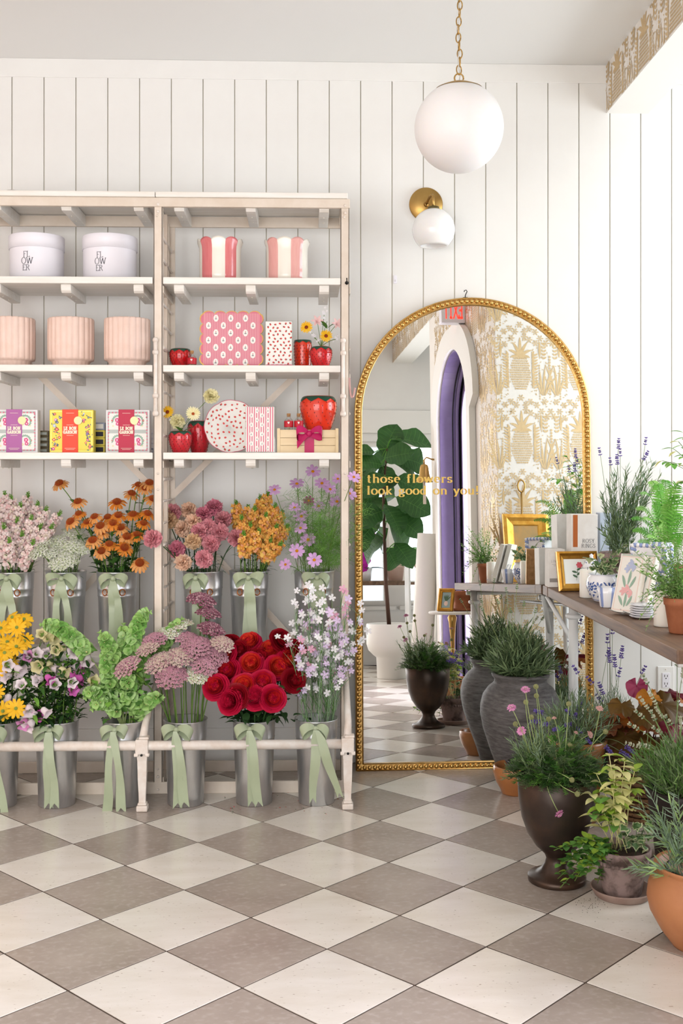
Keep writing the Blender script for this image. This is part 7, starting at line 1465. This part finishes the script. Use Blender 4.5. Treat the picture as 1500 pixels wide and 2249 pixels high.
# ---- dark pot with white lavender
DP = fl(1508, 1888); t = thing('dark_planter', 'dark brown pot of white-flowered lavender at the right edge', 'planter', DP)
potof(t, [(1e-4, 0), (.095, 0), (.1, .006), (.125, .2), (.131, .205), (.133, .235), (.128, .24), (.122, .236), (.118, .21), (1e-4, .21)], 'dark_pot', 48, soil=(.119, .212))
bush(t, (0, 0, .21), .19, .2, 150, 41, .055, .0046, ('leaf_feather', 'thyme', 'lav_leaf'), 12, .5, .5)
spikes2(t, DP, (-.02, -.03, .28), [(1400, 1600, -1.2), (1405, 1640, -1.25), (1422, 1555, -1.15), (1438, 1580, -1.2), (1440, 1545, -1.2), (1452, 1610, -1.2), (1455, 1575, -1.15), (1473, 1590, -1.2), (1495, 1600, -1.2), (1487, 1460, -1.0), (1498, 1485, -1.1), (1412, 1575, -1.15), (1425, 1640, -1.25), (1408, 1690, -1.25), (1465, 1660, -1.25), (1480, 1640, -1.2), (1421, 1500, -1.1)], LAVW, 'thyme', .0012, 1.0)
# ---- brown pot of lavender behind the urn
LP = fl(1268, 1800); t = thing('lavender_pot', 'terracotta pot of violet lavender half hidden behind the urn', 'planter', LP)
potof(t, [(1e-4, 0), (.07, 0), (.1, .27), (.106, .275), (.11, .3), (.104, .303), (.098, .295), (1e-4, .27)], 'terracotta_glazed', 40, soil=(.098, .27), rf=lambda r, z, a: r * (1 + (.03 * cos(9 * a) if z > .28 else 0)))
bush(t, (0, 0, .27), .15, .2, 110, 44, .035, .0034, ('lav_grey', 'lav_leaf'), 15, .5, .5)
spikes2(t, LP, (0, 0, .3), [(1250, 1565, -.9), (1262, 1575, -.85), (1268, 1560, -.8), (1205, 1590, -1), (1192, 1565, -.95), (1185, 1585, -.95), (1255, 1590, -.9), (1290, 1625, -1), (1228, 1600, -1), (1330, 1640, -1), (1362, 1650, -1), (1375, 1640, -1), (1270, 1600, -.9)], LAV, 'lav_leaf', .0011, 1.0)
# ---- tall lavender against the wall
WL = V((at(1345, CY, -.42).x, -.42, 0)); t = thing('lavender_pot', 'black pot of tall violet lavender below the power outlet', 'planter', WL)
potof(t, [(1e-4, 0), (.075, 0), (.09, .17), (.094, .172), (.094, .18), (.088, .178), (1e-4, .16)], 'nursery_pot', 36, soil=(.086, .162))
bush(t, (0, 0, .16), .12, .24, 70, 46, .045, .003, ('lav_leaf', 'lav_grey'), 12, .5, .4)
spikes2(t, WL, (0, 0, .2), [(1334, 1440, -.35), (1339, 1455, -.35), (1351, 1465, -.35), (1364, 1445, -.35), (1358, 1484, -.38), (1410, 1478, -.35), (1325, 1525, -.4), (1334, 1410, -.3), (1320, 1540, -.4), (1268, 1477, -.45), (1300, 1500, -.45), (1345, 1390, -.3)], LAV, 'lav_leaf', .0011, 1.15)
# ---- coral bells in a wicker basket
HB = fl(1418, 1790); t = thing('coral_bells_basket', 'wicker basket of copper and wine-coloured coral bells', 'planter', HB)
b = MB()
for j in range(14):
    for k in range(28):
        a0, a1 = 2 * pi * k / 28, 2 * pi * (k + 1) / 28; r0 = .115 + .02 * j / 14; u = 1 if (k + j) % 2 else -1; z = .01 + j * .019; pts = [(r0 * cos(a0 + (a1 - a0) * q) * (1 + .03 * u * sin(pi * q)), r0 * sin(a0 + (a1 - a0) * q) * (1 + .03 * u * sin(pi * q)), z) for q in (0, .5, 1)]; b.add(tube(pts, .0085, 5, False), 'wicker')
b.add(lathe([(1e-4, .004), (.112, .004), (.128, .25), (1e-4, .25)], 28), 'soil'); obj('basket', b, t)
def heuleaf(R_, g_, m):
    v = [(0, 0, 0)]; f = []; n = 36
    for ring_ in (.45, .8, 1.0):
        for i in range(n):
            a = -pi * .93 + 2 * pi * .93 * i / (n - 1); lob = 1 + .12 * abs(sin(a * 2.7)) - .1 * (abs(a) > 2.6); r = R_ * ring_ * lob; v.append((r * cos(a) + R_ * .15, r * sin(a), R_ * (.17 * ring_ ** 2 * sin(a * 5 + R_ * 300) - .25 * ring_ ** 2 + .12 * ring_ ** 3 * sin(a * 13))))
    for i in range(n - 1): f.append((0, 1 + i, 2 + i))
    for q in range(2):
        for i in range(n - 1): f.append((1 + q * n + i, 1 + (q + 1) * n + i, 2 + (q + 1) * n + i, 2 + q * n + i))
    return MB().add((v, f), m)
g_ = random.Random(52)
for (px, py, s_, m, tilt) in ((1345, 1560, .075, 'heu_orange', .5), (1325, 1580, .07, 'heu_brown', .4), (1385, 1590, .075, 'heu_brown', .7), (1372, 1615, .07, 'heu_olive', .9), (1398, 1505, .04, 'heu_pink', 1.3), (1427, 1530, .045, 'heu_amber', 1.2), (1420, 1560, .06, 'heu_olive', .8), (1455, 1545, .075, 'heu_olive', .9), (1470, 1520, .06, 'heu_wine', .3), (1490, 1560, .065, 'heu_brown', .5), (1480, 1590, .07, 'heu_wine', .8), (1450, 1590, .06, 'heu_brown', .6), (1495, 1610, .06, 'heu_amber', .9), (1410, 1620, .06, 'heu_wine', .7), (1350, 1600, .065, 'heu_brown', .9), (1440, 1630, .06, 'heu_olive', .9), (1365, 1545, .05, 'heu_olive', .6), (1400, 1575, .06, 'heu_orange', .5), (1500, 1535, .06, 'heu_orange', .5), (1335, 1610, .055, 'heu_wine', .6)):
    P_ = at(px, py, HB.y + g_.uniform(-.1, .06) + (.05 if py < 1540 else -.03)) - HB; az = -pi / 2 + (px - 1415) / 110 + g_.uniform(-.4, .4)
    lf_ = obj('leaf', heuleaf(s_ * .95, g_, m), t, T=M.Translation(P_) @ M.Rotation(az, 4, 'Z') @ M.Rotation(tilt - .2, 4, 'Y') @ M.Rotation(g_.uniform(-.4, .4), 4, 'X')); rt = V((P_.x * .3, P_.y * .3, .25)); obj('leaf_stalk', MB().add(tube(bez(rt, rt.lerp(P_, .6) + V((0, 0, .04)), P_, None, 6), .0018, 5), 'heu_wine'), t)
# ================================================================ PLANTS ON THE TABLE
LB = V((at(1362, CY, -.34).x, -.34, TZ)); t = thing('lavender_pot', 'brown clay pot of tall lavender on the table by the wall', 'planter', LB)
potof(t, [(1e-4, 0), (.055, 0), (.058, .005), (.078, .13), (.083, .135), (.085, .16), (.08, .163), (.075, .155), (1e-4, .14)], 'terracotta_old', 40, soil=(.075, .145))
b = MB(); g_ = random.Random(61)
for (ex, ey) in ((1322, 1085), (1330, 1140), (1345, 1060), (1355, 1035), (1372, 1020), (1368, 1060), (1390, 1050), (1382, 1080), (1408, 1040), (1415, 1015), (1400, 1080), (1425, 1050), (1432, 1000), (1440, 1030), (1450, 1045), (1335, 1110), (1350, 1100), (1420, 1090), (1330, 1160), (1365, 1120), (1395, 1120), (1410, 1130), (1345, 1180), (1380, 1150)):
    for q in range(2): needles(b, V((g_.gauss(0, .022), g_.gauss(0, .022), .15)), at(ex + g_.gauss(0, 6), ey + g_.gauss(8, 10), LB.y + g_.uniform(-.09, .07)) - LB, 30, .036, .0052, ('lav_leaf', 'lav_leaf_dk', 'lav_grey'), g_, .2, .65)
obj('foliage', b, t, kind='stuff')
spikes2(t, LB, (0, 0, .25), [(1318, 998, -.36), (1341, 1020, -.34), (1358, 985, -.34), (1362, 1000, -.34), (1417, 975, -.34), (1413, 1010, -.34), (1356, 1020, -.34)], LAV, 'lav_leaf', .0011, .95)
FN = V((at(1462, CY, -.68).x, -.68, TZ)); t = thing('potted_fern', 'bright green fern in a clay pot on the table', 'potted plant', FN)
potof(t, [(1e-4, 0), (.05, 0), (.07, .11), (.076, .112), (.078, .135), (.073, .137), (.069, .128), (1e-4, .12)], 'terracotta', 36, soil=(.068, .12))
g_ = random.Random(71)
for i, (ex, ey) in enumerate(((1395, 1118), (1388, 1165), (1405, 1085), (1425, 1060), (1440, 1068), (1462, 1058), (1480, 1075), (1500, 1062), (1520, 1090), (1410, 1140), (1400, 1190), (1435, 1110), (1470, 1110), (1495, 1130), (1530, 1140), (1450, 1145), (1385, 1140), (1510, 1180), (1420, 1180), (1445, 1085), (1485, 1095))):
    E_ = at(ex, ey, FN.y + g_.uniform(-.14, .1)) - FN; rt = V((0, 0, .12)); path = bez(rt, V((E_.x * .35, E_.y * .35, max(E_.z * 1.12, .22))), E_, None, 14); b = MB().add(tube(path, [.0016] * 12 + [.001, .0008, .0006], 4), 'fern'); m_ = 'fern' if i % 3 else 'fern_pale'
    for k in range(26):
        tq = .12 + .88 * k / 26; q, d = along(path, tq); sd = d.cross(V((0, -.6, .8))).normalized(); L_ = .032 * sin(pi * min(1, tq * .8 + .2)) + .006
        for s_ in (-1, 1): e = (sd * s_ + d * .45).normalized(); b.add(strip([q, q + e * L_ * .5, q + e * L_ + V((0, 0, -.004))], d, [.004, .0062, .001]), m_)
    obj('frond', b, t)
ivy(IVT, IVY1, (0, 0, .1), [(1290, 1225), (1300, 1240), (1320, 1215), (1335, 1225), (1350, 1235), (1362, 1250), (1312, 1250), (1340, 1255), (1358, 1268), (1296, 1250), (1330, 1240), (1365, 1225), (1345, 1215), (1375, 1195)], IVY1.y - .02, 6, .027, 'ivy', .04)
TH = fl(1497, 1390, TZ); t = thing('thyme_pot', 'terracotta pot of thyme spilling across the table', 'potted plant', TH)
potof(t, [(1e-4, 0), (.036, 0), (.038, .004), (.05, .085), (.0535, .087), (.055, .108), (.051, .11), (.047, .1), (1e-4, .095)], 'terracotta', 36, soil=(.047, .096))
b = MB(); g_ = random.Random(81)
for (ex, ey) in ((1400, 1210), (1415, 1180), (1430, 1160), (1445, 1200), (1460, 1170), (1475, 1190), (1490, 1165), (1500, 1200), (1425, 1240), (1440, 1270), (1420, 1280), (1455, 1240), (1470, 1220), (1485, 1240), (1500, 1250), (1410, 1320), (1412, 1365), (1425, 1340), (1405, 1255), (1450, 1290), (1468, 1270), (1480, 1215), (1520, 1190), (1515, 1230), (1395, 1230), (1435, 1215), (1465, 1200), (1498, 1275), (1430, 1300)):
    for _ in range(2):
        E_ = at(ex + g_.gauss(0, 7), ey + g_.gauss(0, 8), TH.y + g_.uniform(-.07, .12)) - TH; rt = V((g_.gauss(0, .02), g_.gauss(0, .02), .1)); path = bez(rt, V((E_.x * .45, E_.y * .5, max(E_.z * .75, .16))), E_, None, 9); b.add(tube(path, .0009, 3, False), 'thyme')
        for k in range(15):
            q, d = along(path, .12 + .88 * k / 15)
            for s_ in (0, pi): b.add(leaf(g_.uniform(.011, .018), .0085, 2, .4, .2), g_.choice(['thyme', 'thyme', 'oregano', 'fern_pale']), M.Translation(q) @ M.Rotation(s_ + k * 1.57 + g_.random(), 4, 'Z') @ M.Rotation(g_.uniform(-.9, .2), 4, 'Y'))
obj('foliage', b, t, kind='stuff')
# leafy vine from a hanging basket at the right edge
VN = at(1545, 985, -.75); VB = V((VN.x, VN.y, TZ)); t = thing('citrus_tree_pot', 'leafy standard shrub in a clay pot at the right picture edge', 'potted plant', VB)
potof(t, [(1e-4, 0), (.05, 0), (.07, .11), (.076, .112), (.078, .135), (.073, .137), (.069, .128), (1e-4, .12)], 'terracotta', 36, soil=(.068, .12))
b = MB().add(tube([(0, 0, .1), (.004, 0, .35), (-.005, 0, .5)], [.006, .005, .003], 6), 'terracotta_old'); lb_ = MB(); g_ = random.Random(91)
for (ex, ey) in ((1455, 1012), (1478, 985), (1490, 970), (1500, 1000), (1520, 960), (1540, 980), (1475, 1015), (1530, 1010), (1560, 970), (1500, 950), (1495, 1060)):
    E_ = at(ex, ey, -.75 + g_.uniform(-.08, .08)) - VB; rt = V((0, 0, .45)); path = bez(rt, rt.lerp(E_, .5) + V((0, 0, .03)), E_, None, 6); b.add(tube(path, .0013, 4), 'stem_green')
    for k in range(6): q, d = along(path, .35 + .65 * k / 5); lb_.add(leaf(.05 * g_.uniform(.6, 1), .024, 5, .5, .25), g_.choice(['fern', 'fern_pale', 'gold_leaf', 'fern']), M.Translation(q) @ M.Rotation(k * 2.3 + g_.random() + (pi if k % 2 else 0), 4, 'Z') @ M.Rotation(g_.uniform(-.4, .5), 4, 'Y'))
obj('stems', b, t); obj('foliage', lb_, t, kind='stuff')
p = LB + V((.045, -.05, .13)); t = thing('plant_tag', 'pink and yellow plant tag stuck in the lavender pot', 'plant tag', p, (0, 0, RAD(-12)))
v, f = prism([(-.016, 0), (.016, 0), (.016, .06), (.012, .068), (.006, .076), (-.006, .076), (-.012, .068), (-.016, .06)], .001); obj('card', MB().add((v, f), 'paper_white', smooth=False), t); b = MB()
for z0, z1, m in ((.045, .063, 'rose_print'), (.002, .043, 'leaf_green')): b.add(([(-.0145, -.0006, z0), (.0145, -.0006, z0), (.0145, -.0006, z1), (-.0145, -.0006, z1)], [(0, 1, 2, 3)]), m, smooth=False)
for (u, z, a, c, m) in ((0, .069, .011, .005, 'rud_yellow'), (.004, .016, .009, .008, 'gold_leaf'), (-.008, .034, .004, .004, 'snap_blush')): v, f = ell(u, z, a, c, 0, 10); b.add(([(q[0], -.001, q[2]) for q in v], f), m, smooth=False)
obj('print', b, t)
# ================================================================ FIG AND ORCHID SEEN IN THE MIRROR
def rfl(px, py, y):
    r = ray(px, py); q = CV + r * ((MP - CV).dot(mn) / r.dot(mn)); d = r - mn * (2 * r.dot(mn)); return q + d * ((y - q.y) / d.y)
FP = V((1.07, -4.35, 0)); t = thing('fiddle_leaf_fig', 'fiddle-leaf fig tree in a big white pot, seen in the mirror', 'potted tree', FP)
potof(t, [(1e-4, 0), (.115, 0), (.12, .005), (.125, .17), (.15, .19), (.19, .23), (.205, .28), (.205, .44), (.2, .445), (.19, .44), (.185, .41), (1e-4, .41)], 'plaster_white', 48, soil=(.186, .415))
TK = [rfl(855, 1370, -4.35) - FP, rfl(848, 1290, -4.35) - FP, rfl(845, 1200, -4.35) - FP, rfl(842, 1080, -4.35) - FP, rfl(850, 985, -4.35) - FP]
TK[0] = V((TK[0].x, 0, .4)); obj('trunk', MB().add(tube(TK, [.018, .016, .014, .011, .006], 8), mat('bark', '5a4034', .8, bump=.4, bscale=40)), t)
fig = MB(); 
fsh = lambda q: (.0 if q <= 0 else (.55 + .45 * sin((q - .12) * pi * 1.05)) * (1 - q ** 7) ** .7 * min(1, q * 7) * (1 - .18 * math.exp(-((q - .42) / .12) ** 2)))
for i in range(3): pass
def figleaf(bd, fd_):
    v, f = leaf(.31, .25, 10, bd, fd_, fsh, wav=.035); b = MB().add((v, f), 'fig_leaf'); up = V((0, 0, .0015)); mid = [V(v[3 * i + 1]) + up for i in range(11)]
    b.add(strip(mid, V((0, 1, 0)), [.007 - .0005 * i for i in range(11)]), 'fig_vein')
    for i in range(1, 9):
        for s_ in (0, 2): e = V(v[3 * min(10, i + 1) + s_]); p = mid[i]; b.add(strip([p, p.lerp(e, .5) + V((.004, 0, .0015)), p.lerp(e, .92) + up], V((1, 0, 0)), [.004, .003, .001]), 'fig_vein')
    return b.mesh('fig_leaf')
leafm('fig_vein', '4f7a3c', '5d8848')
FL_ = [figleaf(bd, fd_) for bd, fd_ in ((.6, .3), (1.0, .4), (.4, .22))]
g_ = random.Random(101)
for (px, py, s_, roll) in ((898, 964, 1, -15), (852, 972, .8, 60), (830, 1016, .95, 200), (890, 1028, .8, -20), (846, 1050, .8, -60), (896, 1063, .8, -25), (808, 1095, .8, 215), (901, 1104, .85, -30), (832, 1115, .7, 240), (890, 1130, .8, -35), (808, 1150, .95, 235), (874, 1168, 1.05, -70), (885, 1212, .7, -80), (797, 991, .7, 170), (797, 1178, .8, 250), (850, 1090, .8, -100), (822, 1060, .8, 215), (868, 1000, .7, 30), (815, 1130, .8, 200), (862, 1130, .8, -60), (840, 1180, .7, -110), (820, 1200, .8, 240), (862, 1225, .7, -75), (800, 1060, .8, 190), (905, 1010, .8, -5), (815, 1015, .7, 150), (895, 1150, .75, -50)):
    yv = -4.35 + g_.uniform(-.2, .22); P_ = rfl(px, py, yv) - FP; z0 = min(max(P_.z + .05, .9), 1.95); k = (z0 - TK[0].z) / (TK[-1].z - TK[0].z); rt = along(TK, max(0, min(1, k)))[0]; d = (P_ - rt); d = d.normalized() if d.length > .03 else V((.3, .3, .2)); a = RAD(roll)
    d = (V((cos(a) * .8, g_.uniform(-.1, .35), sin(a) * .8)) + d * .6).normalized()         # tip direction
    n0 = V((g_.uniform(-.5, .5), 1, g_.uniform(.1, 1.3))); nrm = (n0 - d * n0.dot(d)).normalized(); sd = nrm.cross(d); R_ = M(((d.x, sd.x, nrm.x, 0), (d.y, sd.y, nrm.y, 0), (d.z, sd.z, nrm.z, 0), (0, 0, 0, 1)))
    st = P_ - d * .15 * s_; obj('leaf', PG.choice(FL_), t, T=M.Translation(st) @ R_ @ M.Scale(s_ * 1.22, 4)); obj('leaf_stalk', MB().add(tube([rt, rt.lerp(st, .6) + V((0, 0, .01)), st], .004, 5), 'fern'), t)
CT = V((1.0, -5.35, .79)); t = thing('orchid_pot', 'magenta orchid in a pot on the console, seen in the mirror', 'potted plant', CT)
potof(t, [(1e-4, 0), (.05, 0), (.065, .12), (.06, .12), (1e-4, .1)], 'china', 28)
b = MB().add(tube(bez((0, 0, .1), (0, .05, .5), (-.1, .12, .55), None, 8), .004, 5), 'leaf_green')
for k in range(4): b.add(leaf(.2, .06, 5, .7, .3), 'leaf_dark', TR((0, 0, .1), k * 1.6, -.3))
obj('foliage', b, t)
for (px, py) in ((823, 1183), (800, 1212), (803, 1228), (797, 1245), (805, 1200)):
    P_ = rfl(px, py, CT.y + .12) - CT; b = MB()
    for k in range(5): v, f = petalv(.05, .02, .06, 3, lift=.2, bend=-.3, tip='round'); b.add((v, f), 'orchid', TR((0, 0, 0), k * 1.257))
    obj('bloom', b, t, T=M.Translation(P_) @ frame_to((0, 1, .1)))
for (x, lb) in ((1.28, 'pink pot of leafy greens on the console beside the orchid'), (1.55, 'second pink pot of greens further along the console')):
    c = V((x, -5.35, .79)); t = thing('potted_greens', lb, 'potted plant', c); potof(t, [(1e-4, 0), (.065, 0), (.085, .12), (.092, .12), (.092, .16), (.085, .16), (1e-4, .13)], 'planter_pink', 28); b = MB(); g_ = random.Random(int(x * 100))
    for k in range(60): b.add(leaf(g_.uniform(.06, .12), .05, 4, .6, .2), g_.choice(['leaf_green', 'leaf_bright', 'fern']), TR((g_.gauss(0, .04), g_.gauss(0, .04), .15 + g_.uniform(0, .15)), g_.uniform(0, 6.28), g_.uniform(-1, .1)))
    obj('foliage', b, t, kind='stuff')
t = thing('spice_pot', 'terracotta pot with saucer under the far end of the table, seen in the mirror', 'planter', (1.24, -2.5, .601)); potof(t, [(1e-4, 0), (.05, .0), (.085, .004), (.085, .018), (.055, .018), (.06, .1), (.066, .1), (.068, .13), (.062, .13), (1e-4, .11)], 'terracotta', 32)
